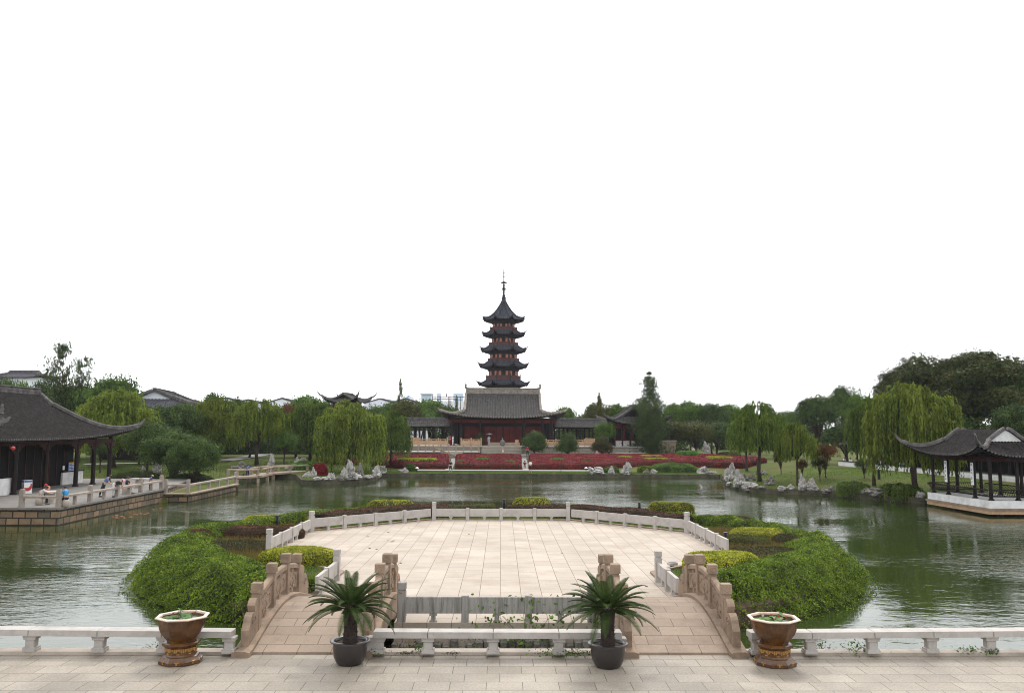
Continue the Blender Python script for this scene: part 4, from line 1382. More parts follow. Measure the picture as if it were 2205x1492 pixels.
# pagoda
PY = 205.0
pcx = aty(1084.5, 700, PY).x
pag = thing('pagoda', 'tall five-tiered octagonal pagoda with dark upturned roofs and a slender spire', 'pagoda', (pcx, PY, 1.0))
def pz_(py): return aty(1084.5, py, PY).z
mpx = PY/F_PX*1.005
T8 = math.tan(PI/8)
tiers = [(823.6, 830, 60.5, 820), (784, 791.5, 58, 780), (750, 757.5, 54, 746), (717, 723.5, 50.5, 714), (685, 691, 49, 648)]
# tip y, eave mid y, half width px, drum half px
seg_rot = 0
for i, (yt, ye, hw, ytop) in enumerate(tiers):
    rc = hw*mpx*.975                 # corner radius of the eave
    r1 = rc*math.cos(PI/8)*.93
    top = i == 4
    r0 = .55 if top else (39.5, 36, 34, 31)[i]*mpx*.93
    ze_ = pz_(ye); zt_ = pz_(652) if top else pz_(ytop)
    zf = (lambda v, a=zt_, b=ze_, p=1.75 if top else 1.25: a+(b-a)*(1-max(0, 1-v)**p))
    mb = MB(); sf = MB(); rgs = []
    lift = (ye-yt)*mpx*.95
    for k in range(8):
        an = -PI/2+PI/4*k
        oo = Vector((math.cos(an), math.sin(an), 0)); aa = Vector((-oo.y, oo.x, 0))
        wf = lambda v: T8*(r0+(r1-r0)*v)
        rf = lambda v: r0+(r1-r0)*v
        lf = lambda v: v**3
        slope(mb, sf, (pcx, PY, 0), aa, T8*r1, wf, rf, zf, lf, lambda s_: max(0, (abs(s_)/T8-r0)/(r1-r0)), .36, .07, lift, .5, 4, T8, rows=10, thick=.22)
        ac = an+PI/8
        cd = Vector((math.cos(ac), math.sin(ac), 0))
        hp = [Vector((pcx, PY, 0))+cd*((rf(v)+.5*lf(v))/math.cos(PI/8))+Vector((0, 0, zf(v)+lift*lf(v)+.02)) for v in np.linspace(0.02, 1, 10)]
        rgk = MB(); hip_ridge(rgk, hp, .22, .2, .5, .45); rgs.append(rgk)
    rr = mb.build('tier_roof', [M['tile_pag'], M['tile_pag']], pag, world=True)
    sf.build('tier_soffit', M['pag_wall'], rr, world=True); 
    for rgk in rgs: rgk.build('hip_ridge', M['tile_pag'], rr, world=True)
    # bracket ring below the eave
    yw = (846, 800, 764.5, 730, 699)[i]; rdr = (38, 33, 30.5, 27, 25)[i]*mpx
    MB().lathe((pcx, PY, 0), [(rdr, pz_(yw)), (rdr*1.12, pz_(yw)+.25), (r1*.72, ze_-.55), (r1*.93, ze_-.22)], 8, rot=PI/8, cap=False).build('bracket_ring', M['pag_dark'], pag, world=True)
# gallery: balcony rail bottom y ~, top y, half px
gal = [(820, 810, 39.5, 33, 800), (780, 773, 36, 30.5, 764.5), (746, 739, 34, 27, 730), (714, 706, 31, 25, 699)]
for (yb, yt, hb, hd, y2) in gal:
    zb, zt, z2 = pz_(yb), pz_(yt), pz_(y2)
    rb = hb*mpx; rd = hd*mpx
    MB().lathe((pcx, PY, 0), [(rb*.9, zb-.3), (rb, zb-.1), (rb, zt), (rb-.12, zt), (rb-.12, zb+.05), (rd*.8, zb+.05)], 8, rot=PI/8, cap=False).build('balcony', M['pag_wall'], pag, world=True)
    MB().lathe((pcx, PY, 0), [(rd, zb), (rd, z2+.3), (rd*.3, z2+.3)], 8, rot=PI/8, cap=False).build('drum', M['pag_wall'], pag, world=True)
    q = MB()
    ap = rd*math.cos(PI/8)
    for k in range(8):
        an = -PI/2+PI/4*k
        for u in (-.55, .55) if k % 2 == 0 else (-.55, .55):
            wd = rd*T8*.36
            q.box((pcx+(ap+.03)*math.cos(an)-u*rd*T8*math.sin(an), PY+(ap+.03)*math.sin(an)+u*rd*T8*math.cos(an), (zt+z2)/2), (.08, wd, (z2-zt)*.85), an)
        MB().box((pcx+(ap+.04)*math.cos(an), PY+(ap+.04)*math.sin(an), (zt+z2)/2), (.08, rd*T8*.5, z2-zt), an).build('doorway', M['wood'], pag, world=True)
        ac = an+PI/8
        MB().tube([(pcx+rb*math.cos(ac), PY+rb*math.sin(ac), zb), (pcx+rb*math.cos(ac), PY+rb*math.sin(ac), zt+.45)], .07, 5).build('balcony_post', M['wood'], pag, world=True)
    q.build('lattice_windows', M['pag_pane'], pag, world=True)
MB().lathe((pcx, PY, 0), [(5.2, 1.0), (5.2, pz_(850)), (3, pz_(838))], 8, rot=PI/8).build('base_drum', M['pag_wall'], pag, world=True)
sp = MB()
z = lambda y: pz_(y)
prof = [(.75, z(656)), (.8, z(651)), (.62, z(648)), (.5, z(645)), (.55, z(641)), (.35, z(639)), (.42, z(636)), (.22, z(634))]
for i in range(7):
    y = 631-i*2.7
    rr = (.26, .36, .42, .45, .42, .36, .28)[i]
    rr *= 1.25; prof += [(.2, z(y)+.02), (rr, z(y-.5)), (rr, z(y-1.3)), (.2, z(y-1.7))]
prof += [(.16, z(611)), (.2, z(610)), (.75, z(609.6)), (.85, z(608)), (.3, z(607)), (.14, z(606)), (.13, z(597)), (.26, z(596)), (.15, z(595)), (.15, z(588)), (.24, z(587)), (.14, z(586)), (.11, z(575))]
sp.lathe((pcx, PY, 0), prof, 10)
sp.build('spire', M['metal_dark'], pag, world=True)

# ---------------- hall platform, stairs, balustrades ----------------
def platform(name, label, x0, x1, y0, y1, z0, z1, mt, cap=True, kind=None):
    t = thing(name, label, 'platform', ((x0+x1)/2, y0, z0))
    MB().box(((x0+x1)/2, (y0+y1)/2, (z0+z1)/2-.06), (x1-x0, y1-y0, z1-z0-.12)).build('wall', M[mt], t, world=True)
    if cap: MB().box(((x0+x1)/2, (y0+y1)/2-.1, z1-.06), (x1-x0+.3, y1-y0+.3, .12)).build('coping', M['granite_white'], t, world=True)
    return t
FX = lambda px, Y: ray(px, 950).x*Y/ray(px, 950).y
PF = 138.5
platform('hall_platform', 'high stone platform under the red hall', FX(875, PF), FX(1395, PF), PF, HY+16, .4, zc, 'palewall')
platform('lower_platform', 'grey stone platform with a railing left of the hall stairs', FX(800, 134), FX(1031, 134), 133.4, PF-.2, .4, 1.72, 'greywall')
platform('side_platform', 'low grey stone platform right of the hall, behind the round trees', FX(1122, 135.5), FX(1400, 135.5), 135.5, PF-.2, .4, 1.25, 'greywall')
def stairs(label, xc, wd, y0, y1, z0, z1, n, mt='palewall'):
    t = thing('stairs', label, 'stairs', (xc, y0, z0))
    for i in range(n):
        ya = y0+(y1-y0)*i/n; za = z0+(z1-z0)*(i+1)/n
        MB().box((xc, (ya+y1)/2, (z0+za)/2), (wd-.002*i, y1-ya, za-z0)).build('step', M[mt], t, world=True)
xs0, xs1 = FX(1037, 136), FX(1124, 136)
stairs('wide flight of stone stairs leading up to the red hall', (xs0+xs1)/2, xs1-xs0, 135.2, 138.2, 1.25, zc, 8)
stairs('lower flight of stone stairs at the gap between the red hedges', FX(1130, 134), 2.9, 132.2, 135.4, .7, 1.25, 4)
platform('landing', 'stone landing between the two flights of hall stairs', xs0-.3, FX(1142, 134), 134.0, 135.2, .4, 1.25, 'greywall')
def balustrade(label, a, b, zb, n, h=1.15, mt='tan_stone', group='carved stone balustrades before the hall', spacing_posts=True, open_=False, postw=.2):
    a = Vector((a[0], a[1], zb)) if len(a) == 2 else Vector(a); b = Vector((b[0], b[1], zb)) if len(b) == 2 else Vector(b)
    t = thing('balustrade', label, 'balustrade', tuple(a), 0, group)
    d = b-a; rz = math.atan2(d.y, d.x); st = 1/n
    ln = d.length/n
    for k in range(n+1):
        p = a+d*st*k
        m = MB().box((p.x, p.y, p.z+h*.5), (postw, postw, h), rz, bev=.02)
        m.box((p.x, p.y, p.z+h*1.06), (postw*1.15, postw*1.15, h*.14), rz, bev=.03)
        m.build('post', M[mt], t, world=True)
    for k in range(n):
        p = a+d*st*k; q = a+d*st*(k+1); c = (p+q)/2
        def bar(zl, zh, th, s0=.08, s1=.92):
            pp = p.lerp(q, s0); qq = p.lerp(q, s1)
            dx = Vector((-math.sin(rz), math.cos(rz), 0))*th/2
            vs = [pp+dx+Vector((0, 0, zl)), qq+dx+Vector((0, 0, zl)), qq-dx+Vector((0, 0, zl)), pp-dx+Vector((0, 0, zl)),
                  pp+dx+Vector((0, 0, zh)), qq+dx+Vector((0, 0, zh)), qq-dx+Vector((0, 0, zh)), pp-dx+Vector((0, 0, zh))]
            return vs, [(3, 2, 1, 0), (4, 5, 6, 7), (0, 1, 5, 4), (1, 2, 6, 5), (2, 3, 7, 6), (3, 0, 4, 7)]
        if open_:
            MB().add(*bar(h*.72, h*.9, .16)).build('rail', M[mt], t, world=True)
        else:
            m = MB().add(*bar(h*.84, h*.95, .14)); m.add(*bar(h*.10, h*.72, .09))
            m.add(*bar(h*.72, h*.84, .1, .18, .28)); m.add(*bar(h*.72, h*.84, .1, .72, .82))
            m.ball((c.x, c.y-.05, c.z+h*.42), (ln*.13, .03, h*.12), 8, 4)
            m.build('panel', M[mt], t, world=True)
    return t
X_ = lambda px: FX(px, PF+.3)
balustrade('tan carved balustrade on the hall platform, left of the left stair gap', (X_(884), PF+.3), (X_(964), PF+.3), zc, 4)
balustrade('tan carved balustrade between the left stair gap and the wide stairs', (X_(993), PF+.3), (X_(1036), PF+.3), zc, 2)
balustrade('tan carved balustrade on the hall platform, between the two round trees right of the hall', (X_(1176), PF+.3), (X_(1280), PF+.3), zc-.05, 5)
balustrade('tan balustrade receding along the left end of the hall platform', (X_(884), PF+.6), (X_(884)+.4, PF+9), zc, 5)
balustrade('tan balustrade receding at the right end of the hall platform', (X_(1280), PF+.6), (X_(1280)-.5, PF+9), zc, 5)
Y_ = 133.7
balustrade('beige open railing along the edge of the lower left platform', (FX(835, Y_), Y_), (FX(1031, Y_), Y_), 1.72, 12, .95, 'beige_stone', None, open_=True)
balustrade('beige railing descending beside the side stairs left of the hall', (FX(935, 132.8), 132.9, 1.6), (FX(985, 131), 131.0, .35), 0, 3, .9, 'beige_stone', None, open_=True)
# side stairs sloping slab
sx0 = FX(978, 131)
stairs('narrow stone stairs beside the left red hedge bed', FX(975, 131.5), 3.0, 130.4, 133.2, .5, 1.72, 6, 'palewall')
# incense burner
p = aty(1082, 958, PF+.6)
t = thing('incense_burner', 'grey bell-shaped stone burner standing before the red hall', 'burner', (p.x, PF+.6, zc))
MB().lathe((0, 0, 0), [(.34, 0), (.34, .15), (.42, .2), (.42, .5), (.36, .8), (.2, 1.0), (.08, 1.06), (.08, 1.2), (.12, 1.28), (.02, 1.4)], 12).build('body', M['greywall'], t)
MB().box((X_(1113), PF+.6, zc+.45), (.6, .4, .9), 0, bev=.03)
tag(MB().box((X_(1113), PF+.6, zc+.5), (.55, .35, 1.0), 0, bev=.05).box((X_(1113), PF+.6, zc+.06), (.75, .5, .12)).build('stone_block', M['tan_stone']), 'pale carved stone block on the hall platform right of the burner', 'stone')
# low wall across the platform front behind burner
tag(MB().box(((X_(1050)+X_(1120))/2, PF+2.2, zc+.28), (X_(1120)-X_(1050), .4, .56), 0, bev=.03).build('low_stone_wall', M['beige_stone']), 'low beige stone wall on the hall platform behind the burner', 'wall')

# ---------------- covered corridors ----------------
def corridor(label, a, b, zb, h, n, mt='tile_hall', depth=3.2, rh=1.3):
    a = Vector((*a, zb)); b = Vector((*b, zb)); d = b-a; u = d.normalized(); o = Vector((u.y, -u.x, 0))
    t = thing('covered_corridor', label, 'corridor', tuple(a), 0, None)
    m = MB(); s2 = MB()
    L_ = d.length
    C = (a+b)/2; C.z = 0
    for sg in (1, -1):
        slope(m, s2, C, u*sg, L_/2, lambda v: L_/2+9, lambda v: v*depth/2*1.15, lambda v: zb+h+rh*max(0, 1-v)**1.2, lambda v: 0, lambda s_: 0, .36, .09, 0, 0, rows=5)
    m.build('roof', [M[mt], M['ridge']], t, world=True); s2.build('soffit', M['wood'], t, world=True)
    MB().sweep([a+Vector((0, 0, h+rh)), b+Vector((0, 0, h+rh))], .3, .3).build('main_ridge', M['ridge'], t, world=True)
    for k in range(n+1):
        for sg in (1, -1):
            p = a+d*k/n+o*sg*depth/2*.85
            MB().lathe(tuple(p), [(.16, 0), (.15, h)], 8).build('column', M['wood'], t, world=True)
    for sg in (1, -1):
        p = a+o*sg*depth/2*.85; q = b+o*sg*depth/2*.85
        MB().sweep([p+Vector((0, 0, h-.35)), q+Vector((0, 0, h-.35))], .16, .3).build('beam', M['wood'], t, world=True)
        MB().sweep([p+Vector((0, 0, .55)), q+Vector((0, 0, .55))], .3, .12).build('bench', M['wood'], t, world=True)
        MB().sweep([p+Vector((0, 0, h-.75)), q+Vector((0, 0, h-.75))], .08, .1).build('lattice', M['wood'], t, world=True)
    return t
cy_ = HY+9
def zat(py, Y): return aty(1080, py, Y).z
hcor = zat(917, cy_-1.8)-zc
corridor('long covered corridor with grey tiled roof left of the hall', (FX(835, cy_), cy_), (FX(972, cy_), cy_), zc-.1, hcor, 7)
corridor('long covered corridor with grey tiled roof right of the hall', (FX(1190, cy_), cy_), (FX(1300, cy_+2), cy_+2), zc-.1, hcor, 6)
# side pavilion, right of the hall
sy = 142.0
sc = FX(1362, sy)
sh = thing('side_pavilion', 'small red-walled side pavilion right of the hall behind the tall conifer', 'pavilion', (sc, sy+4, 1.9))
zce = aty(1345, 912, sy-1).z; zrr = aty(1370, 880, sy+4).z
chinese_roof(sh, sc+.6, sy+3.6, (0, 1), 5.0, 4.6, 3.4, .5, zrr+.3, zce, pw=1.3, lift=1.0, flare=.7, tile=.34, amp=.08, mt='tile_hall', rm='ridge', gable='wood', ridge_h=.4, tip=.7, rw=.36)
zb_ = aty(1340, 961, sy).z
for x, wd in ((sc-3.0, .3), (sc-1.7, .3), (sc-.4, .3), (sc+1.8, .3), (sc+3.4, .3)):
    MB().lathe((x, sy, zb_-.6), [(.17, 0), (.16, zce-zb_+.5)], 8).build('column', M['wood_red'], sh, world=True)
MB().box((sc+.2, sy+.1, (zb_+.9+zce)/2), (6.4, .2, zce-zb_-.9)).build('lattice_wall', M['red_wall'], sh, world=True)
for k in range(4):
    MB().box((sc-2.35+k*1.5, sy-.02, (zb_+1.1+zce-.8)/2), (.8, .06, zce-zb_-2.0)).build('window', M['dark'], sh, world=True)
MB().box((sc+.2, sy+.05, zb_+.45), (6.5, .24, .95)).build('white_dado', M['plaster'], sh, world=True)
MB().box((sc+.2, sy+3.2, (zb_-1.4)/2+.1), (8.2, 7, zb_+1.2)).build('plinth', M['palewall'], sh, world=True)
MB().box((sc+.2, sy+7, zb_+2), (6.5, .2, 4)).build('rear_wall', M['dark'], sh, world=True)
platform('stone_terrace', 'low pale stone terrace wall right of the side pavilion, under the trees', FX(1412, 139), FX(1455, 139), 139, 141, .4, aty(1430, 948, 139).z, 'beige_stone')
tag(MB().box((FX(1362, 136), 135.8, 1.55), (5.5, .5, .1)).box((FX(1340, 136), 135.8, 1.1), (.2, .4, .9)).box((FX(1362, 136), 135.8, 1.1), (.2, .4, .9)).box((FX(1384, 136), 135.8, 1.1), (.2, .4, .9)).build('stone_bench', M['granite_white']), 'long grey stone bench below the side pavilion', 'bench')

# ---------------- left waterside pavilion with its terrace ----------------
TZ = .15
TW = [w2(-420, 1131), w2(125, 1131), w2(352, 1081)]
TWALL = [Vector((*p, 0)) for p in TW]
C2 = [Vector((*w2(352, 1081), 0)), Vector((*w2(405, 1081), 0)), Vector((*w2(509, 1057), 0))]
terr = thing('waterside_terrace', 'block-stone terrace of the left pavilion rising from the pond', 'terrace', (TW[1][0], TW[1][1], WZ))
MB().prism([(TW[0][0], TW[0][1]), (TW[1][0], TW[1][1]), (TW[2][0], TW[2][1]), (TW[2][0]-3, TW[2][1]+14), (-70, TW[2][1]+14)], -2, TZ-.09).build('block_wall', M['block'], terr, world=True)
inn = .12
MB().prism([(TW[0][0], TW[0][1]-inn), (TW[1][0]+inn, TW[1][1]-inn), (TW[2][0]+inn, TW[2][1]), (TW[2][0]-3, TW[2][1]+14.1), (-70, TW[2][1]+14.1)], TZ-.089, TZ+.03).build('paving', M['grey_paving'], terr, world=True)
g0 = aty(508, 1050, C2[2].y)
ter2 = thing('garden_retaining_wall', 'tan block-stone retaining wall of the garden right of the left pavilion terrace', 'wall', (C2[1].x, C2[1].y, WZ))
TZ2 = -.22
MB().prism([(C2[0].x+.02, C2[0].y), (C2[1].x, C2[1].y), (C2[2].x, C2[2].y), (C2[2].x-3, C2[2].y+9), (C2[0].x-3, C2[0].y+16)], -2, TZ2-.05).build('block_wall', M['block'], ter2, world=True)
MB().prism([(C2[0].x+.3, C2[0].y+.3), (C2[1].x-.2, C2[1].y+.3), (C2[2].x-.3, C2[2].y+.2), (C2[2].x-3, C2[2].y+8.8), (C2[0].x-2, C2[0].y+15.5)], TZ2-.06, TZ2+.0).build('turf', M['lawn'], ter2, world=True)
mm = MB()
for a_, b_ in ((0, 1), (1, 2)):
    pa, pb = C2[a_], C2[b_]
    mm.sweep([pa+Vector((0, 0, TZ2-.06)), pb+Vector((0, 0, TZ2-.06))], .5, .12)
mm.build('coping', M['beige_stone'], ter2, world=True)
def post_rail(label, pts, zb, spacing, h, big_every=2, mt='rail_stone', hb=.0):
    t = thing('post_rail', label, 'stone railing', (*pts[0][:2], zb), 0, 'stone railings round the left waterside terrace')
    n_ = 0
    for a, b in zip(pts, pts[1:]):
        a = Vector((a[0], a[1], zb)); b = Vector((b[0], b[1], zb)); d = b-a; n = max(1, round(d.length/spacing)); rz = math.atan2(d.y, d.x)
        for k in range(n+1):
            if k == 0 and n_ > 0: continue
            p = a+d*k/n
            bg_ = (n_ % big_every == 0) or k == n
            hh = h*1.32 if bg_ else h*.72
            m = MB().box((p.x, p.y, zb+hh/2), (.26 if bg_ else .2,)*2+(hh,), rz, bev=.02)
            if bg_: m.box((p.x, p.y, zb+hh+.03), (.24, .24, .06), rz, bev=.03)
            m.build('post', M[mt], t, world=True); n_ += 1
        MB().sweep([a+Vector((0, 0, h*.72)), b+Vector((0, 0, h*.72))], .24, h*.2).build('handrail', M[mt], t, world=True)
    return t
ins = Vector((-.25, .25, 0))
q0 = (-55, TW[1][1]+.2); q1 = (TW[1][0]-.15, TW[1][1]+.2); q2 = (TW[2][0]-.2, TW[2][1]-.1)
xa = at(14, 1098, TZ).x
post_rail('stone railing at the near left corner of the pavilion terrace, by the round table', [(xa, q1[1]), q1], TZ, 2.1, .82)
post_rail('long stone railing where visitors lean, running back along the pavilion terrace', [q1, q2], TZ, 2.1, .82)
post_rail('low stone railing on the garden retaining wall beside the bushy trees', [(C2[0].x+.1, C2[0].y+.1), (C2[1].x-.1, C2[1].y+.15), (C2[2].x-.15, C2[2].y+.1)], TZ2+.04, 2.4, .8, 9)

PXW = -36.0
pav = thing('waterside_pavilion', 'large dark wooden pavilion with a sweeping tiled roof on the left waterside terrace', 'pavilion', (-41, 62, TZ))
pc = (-40.4, 62.2)
rfy0, rfy1 = 46.5, 79.0
ezl = 4.2; ezr = aty(95, 838, 73.5).z-.4
chinese_roof(pav, pc[0], (rfy0+rfy1)/2, (0, 1), (rfy1-rfy0)/2, 5.6, 10.8, .22, ezr, ezl, pw=1.3, lift=1.0, flare=.6, tile=.30, amp=.08, mt='tile', rm='ridge', gable='plaster', ridge_h=.5, tip=.75, rw=.32, lnp=4.0)
PYS = [50.3, 54.5, 58.8, 63, 67.2, 72, 75.0, 78.0]
for y in PYS:
    for x in (PXW, -44.6):
        MB().lathe((x, y, TZ), [(.26, 0), (.26, .12), (.18, .2), (.175, 4.2)], 10).build('column', M['wood'], pav, world=True)
for x in (-40.3,):
    MB().lathe((x, 78.0, TZ), [(.26, 0), (.26, .12), (.18, .2), (.175, 4.2)], 10).build('column', M['wood'], pav, world=True)
MB().box((PXW, 63.5, 3.95), (.25, 29.5, .34)).build('eave_beam', M['wood_red'], pav, world=True)
MB().box((-40.3, 78.0, 3.95), (8.4, .25, .34)).build('eave_beam', M['wood_red'], pav, world=True)
for y in PYS:   # carved brackets at the column heads
    for sg in (-1, 1):
        MB().plate([(0, 0), (.9, 0), (.8, -.16), (.5, -.2), (.35, -.42), (.12, -.5), (0, -.8)], (PXW, y+sg*.17, 3.8), (0, sg, 0), (0, 0, 1), .1).build('bracket', M['wood_red'], pav, world=True)
WX = -38.4
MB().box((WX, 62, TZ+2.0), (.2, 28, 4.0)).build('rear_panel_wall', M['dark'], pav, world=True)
for k in range(22):
    y = 49.5+k*1.18
    MB().box((WX+.13, y, TZ+1.8), (.07, .10, 3.5)).build('door_stile', M['wood_red'], pav, world=True)
for y in (52.3, 56.5, 63.4):
    pass
def zrange(px, py0, py1, X):
    # helper: point on plane x = X under pixel
    d = ray(px, py0); t = X/d.x
    return Vector((X, d.y*t, EYE+d.z*t))
a1 = zrange(8, 1036, 0, PXW+.2); a2 = zrange(40, 1075, 0, PXW+.2)
MB().box((PXW-.3, (a1.y+a2.y)/2, TZ+.62), (.16, a2.y-a1.y, 1.24)).build('white_panel', M['plaster'], pav, world=True)
PBX = WX+.25
b1 = zrange(133, 1025, 0, PBX); b2 = zrange(177, 1020, 0, PBX)
MB().box((PBX, (b1.y+b2.y)/2, TZ+.55), (.16, b2.y-b1.y, 1.1)).build('white_panel', M['plaster'], pav, world=True)
MB().box((PBX, (b1.y+b2.y)/2, TZ+1.15), (.26, b2.y-b1.y+.2, .1)).build('sill', M['wood'], pav, world=True)
nb = zrange(153, 1006, 0, PBX)
t = thing('notice_board', 'blue and white notice board with orange heading on the left pavilion wall', 'notice board', (PBX, nb.y, nb.z-.5))
M['blue'] = mat('notice_blue', (.06, .12, .35), (.05, .1, .3), 3, .6)
M['orange_paint'] = mat('orange_paint', (.62, .30, .05), None, 3, .6)
M['white_paint'] = mat('white_paint', (.75, .75, .73), (.7, .7, .68), 3, .6)
M['red_paint'] = mat('red_paint', (.45, .03, .03), None, 3, .5)
MB().box((0, 0, .45), (.05, 1.0, 1.0)).build('board', M['blue'], t)
MB().box((.035, 0, .88), (.03, .98, .15)).build('heading', M['orange_paint'], t)
q = MB()
r_ = random.Random(4)
for i in range(6):
    for j in range(4):
        wd = r_.uniform(.08, .2)
        q.box((.03, -.36+.24*j, .76-.13*i), (.02, wd, .055))
q.build('printed_lines', M['white_paint'], t)
nb2 = zrange(137, 1007, 0, PBX)
tag(MB().box((0, 0, 0), (.04, .28, .36)).build('paper_notice', M['white_paint']), 'small white paper notice left of the blue notice board', 'notice').location = (PBX, nb2.y, nb2.z)
# drinks cooler cabinet with a red and blue emblem
cl_ = zrange(58, 1045, 0, PXW+.3)
t = thing('drinks_cabinet', 'white drinks cabinet with a blue top band and red swoosh by the pavilion column', 'cabinet', (PXW+.3, cl_.y, TZ), R(-40))
t.scale = (.8, .72, .82)
MB().box((0, 0, .62), (.55, .8, 1.24), bev=.01).build('cabinet', M['white_paint'], t)
for s_ in ((0, -1), ):
    q = MB(); q.plate([(-.2, 1.06), (.26, 1.06), (.26, 1.2), (-.2, 1.23)], (0, -.41, 0), (1, 0, 0), (0, 0, 1), .02); q.plate([(-.38, 1.06), (.38, 1.06), (.38, 1.2), (-.38, 1.23)], (.285, 0, 0), (0, 1, 0), (0, 0, 1), .02)
    q.build('blue_band', M['blue'], t)
sw = [(-.36, .42), (-.30, .30), (.0, .26), (.26, .36), (.37, .55), (.37, .88), (.24, .98), (.22, .74), (.08, .60), (-.12, .55), (-.36, .58)]
q = MB(); q.plate(sw, (.285, 0, 0), (0, 1, 0), (0, 0, 1), .02); q.plate([(u*.68, v) for u, v in sw], (0, -.41, 0), (1, 0, 0), (0, 0, 1), .02)
q.build('red_swoosh', M['red_paint'], t)
# hanging red lantern
lp = aty(28, 965, 53.2)
t = thing('red_lantern', 'small red lantern hanging under the eave at the far left', 'lantern', (lp.x, 53.2, lp.z))
MB().lathe((0, 0, 0), [(.03, -.12), (.11, -.07), (.13, 0), (.11, .07), (.03, .12)], 12).build('globe', M['red_paint'], t)
MB().tube([(0, 0, .12), (0, 0, .6)], .01, 4).build('cord', M['wood'], t)
# front porch whose upturned corner shows at the left edge
po = thing('porch_roof_pavilion', 'dark porch with an upturned tiled corner and stacked finial at the left picture edge', 'pavilion', (-34.5, 47.5, TZ))
chinese_roof(po, -35.8, 48.3, (1, 0), 4.0, 4.0, .8, 0, 6.6, 4.35, pw=1.6, lift=1.0, flare=.7, tile=.27, amp=.06, mt='tile', rm='ridge', ridge_h=.3, tip=.35, rw=.3)
for x, y in ((-32.9, 51.2), (-32.9, 45.5), (-38.5, 51.2)):
    MB().lathe((x, y, TZ), [(.26, 0), (.26, .12), (.18, .2), (.17, 3.9)], 10).build('column', M['wood'], po, world=True)
MB().box((-35.7, 51.2, 4.05), (5.8, .22, .34)).build('beam', M['wood_red'], po, world=True)
MB().box((-32.9, 48.3, 4.05), (.22, 5.8, .34)).build('beam', M['wood_red'], po, world=True)
fp = Vector((-31.25, 52.85, 5.55))
MB().lathe((0, 0, 0), [(.14, 0), (.16, .12), (.09, .18), (.10, .4), (.16, .43), (.09, .48), (.10, .72), (.16, .75), (.09, .8), (.10, 1.0), (.14, 1.03), (.08, 1.08), (.09, 1.3), (.02, 1.35)], 10).build('finial', M['ridge'], po).location = (fp.x+34.5, fp.y-47.5, fp.z-TZ-.35)

# round stone table and stools
tp = at(103, 1083, TZ)
t = thing('stone_table', 'round stone table on the pavilion terrace where three people sit', 'table', (tp.x, tp.y+.2, TZ))
MB().lathe((0, 0, 0), [(.36, 0), (.30, .08), (.26, .4), (.3, .68)], 14).build('pedestal', M['granite'], t)
MB().lathe((0, 0, 0), [(.62, .68), (.66, .70), (.66, .76), (.62, .78)], 24).build('table_top', M['granite_white'], t)
def stool(label, p):
    o = MB().lathe((0, 0, 0), [(.17, 0), (.21, .1), (.235, .25), (.21, .4), (.17, .46)], 14).build('drum_stool', M['granite'], smooth=True)
    o.location = p
    tag(o, label, 'stool', 'drum stools round the stone table')
st1 = at(141, 1092, TZ); st2 = at(84, 1088, TZ); st3 = at(100, 1074, TZ)
stool('drum-shaped stone stool under the person in the blue T-shirt', (st1.x, st1.y, TZ))
stool('drum-shaped stone stool under the person in the pale shirt', (st2.x, st2.y, TZ))
stool('drum-shaped stone stool under the person in the red cap', (st3.x, st3.y+.3, TZ))
t2p = at(300, 1050, TZ)
t = thing('stone_table', 'pale square stone table by the railing beside the person in navy', 'table', (t2p.x, t2p.y, TZ))
MB().box((0, 0, .35), (.5, .5, .7), bev=.03).build('pedestal', M['granite'], t)
MB().box((0, 0, .74), (1.5, 1.0, .09), bev=.02).build('table_top', M['granite_white'], t)
# low dark hedge behind the terrace
# ---------------- right waterside pavilion ----------------
rp = thing('waterside_pavilion', 'open dark wooden pavilion with curled tiled roof and white base at the right pond edge', 'pavilion', (38.2, 64.5, -.9))
RX0, RX1 = 34.8, 39.4
ry0, ry1 = 59.9, 68.6
ycn = (ry0+ry1)/2
rer = aty(2070, 925, 67.5).z; ree = 3.35
chinese_roof(rp, 37.1, ycn+.1, (0, 1), 5.1, 3.1, 3.1, .42, rer+.15, ree, pw=1.3, lift=.8, flare=.45, tile=.24, amp=.06, mt='tile', rm='ridge', gable='plaster', tip=.75, rw=.28, soft_ridge=True, over=.12)
q = MB()   # rounded crests where the verge ridges meet the curved roof top
FZ = .25
MB().box(((RX0+RX1)/2, ycn, -.06), (RX1-RX0, ry1-ry0, .52)).build('white_base', M['plaster'], rp, world=True)
MB().box(((RX0+RX1)/2, ycn, -.40), (RX1-RX0+.25, ry1-ry0+.25, .14)).build('ledge', M['pink_granite'], rp, world=True)
MB().box(((RX0+RX1)/2, ycn, -.61), (RX1-RX0+.12, ry1-ry0+.12, .27)).build('stone_base', M['tan_stone'], rp, world=True)
for x in (RX0+1.5, RX1-1.5):
    for y in (ry0+1.5, ry1-1.5):
        MB().box((x, y, -1.3), (.5, .5, 1.2)).build('foundation_pier', M['rock_dark'], rp, world=True)
cols_ = [(RX0+.35, y) for y in (ry0+.35, ry0+2.4, ry1-2.6, ry1-.35)]+[(RX1-.35, y) for y in (ry0+.35, ry0+3, ry1-3, ry1-.35)]+[(37.1, ry0+.35), (37.1, ry1-.35)]
for x, y in cols_:
    MB().lathe((x, y, .2), [(.2, 0), (.2, .08), (.125, .14), (.12, ree-.3)], 10).build('column', M['wood'], rp, world=True)
for x in (RX0+.35, RX1-.35):
    MB().box((x, ycn, ree-.22), (.18, ry1-ry0-.6, .36)).build('eave_beam', M['wood_red'], rp, world=True)
for y in (ry0+.35, ry1-.35):
    MB().box(((RX0+RX1)/2, y, ree-.22), (RX1-RX0-.6, .18, .36)).build('eave_beam', M['wood_red'], rp, world=True)
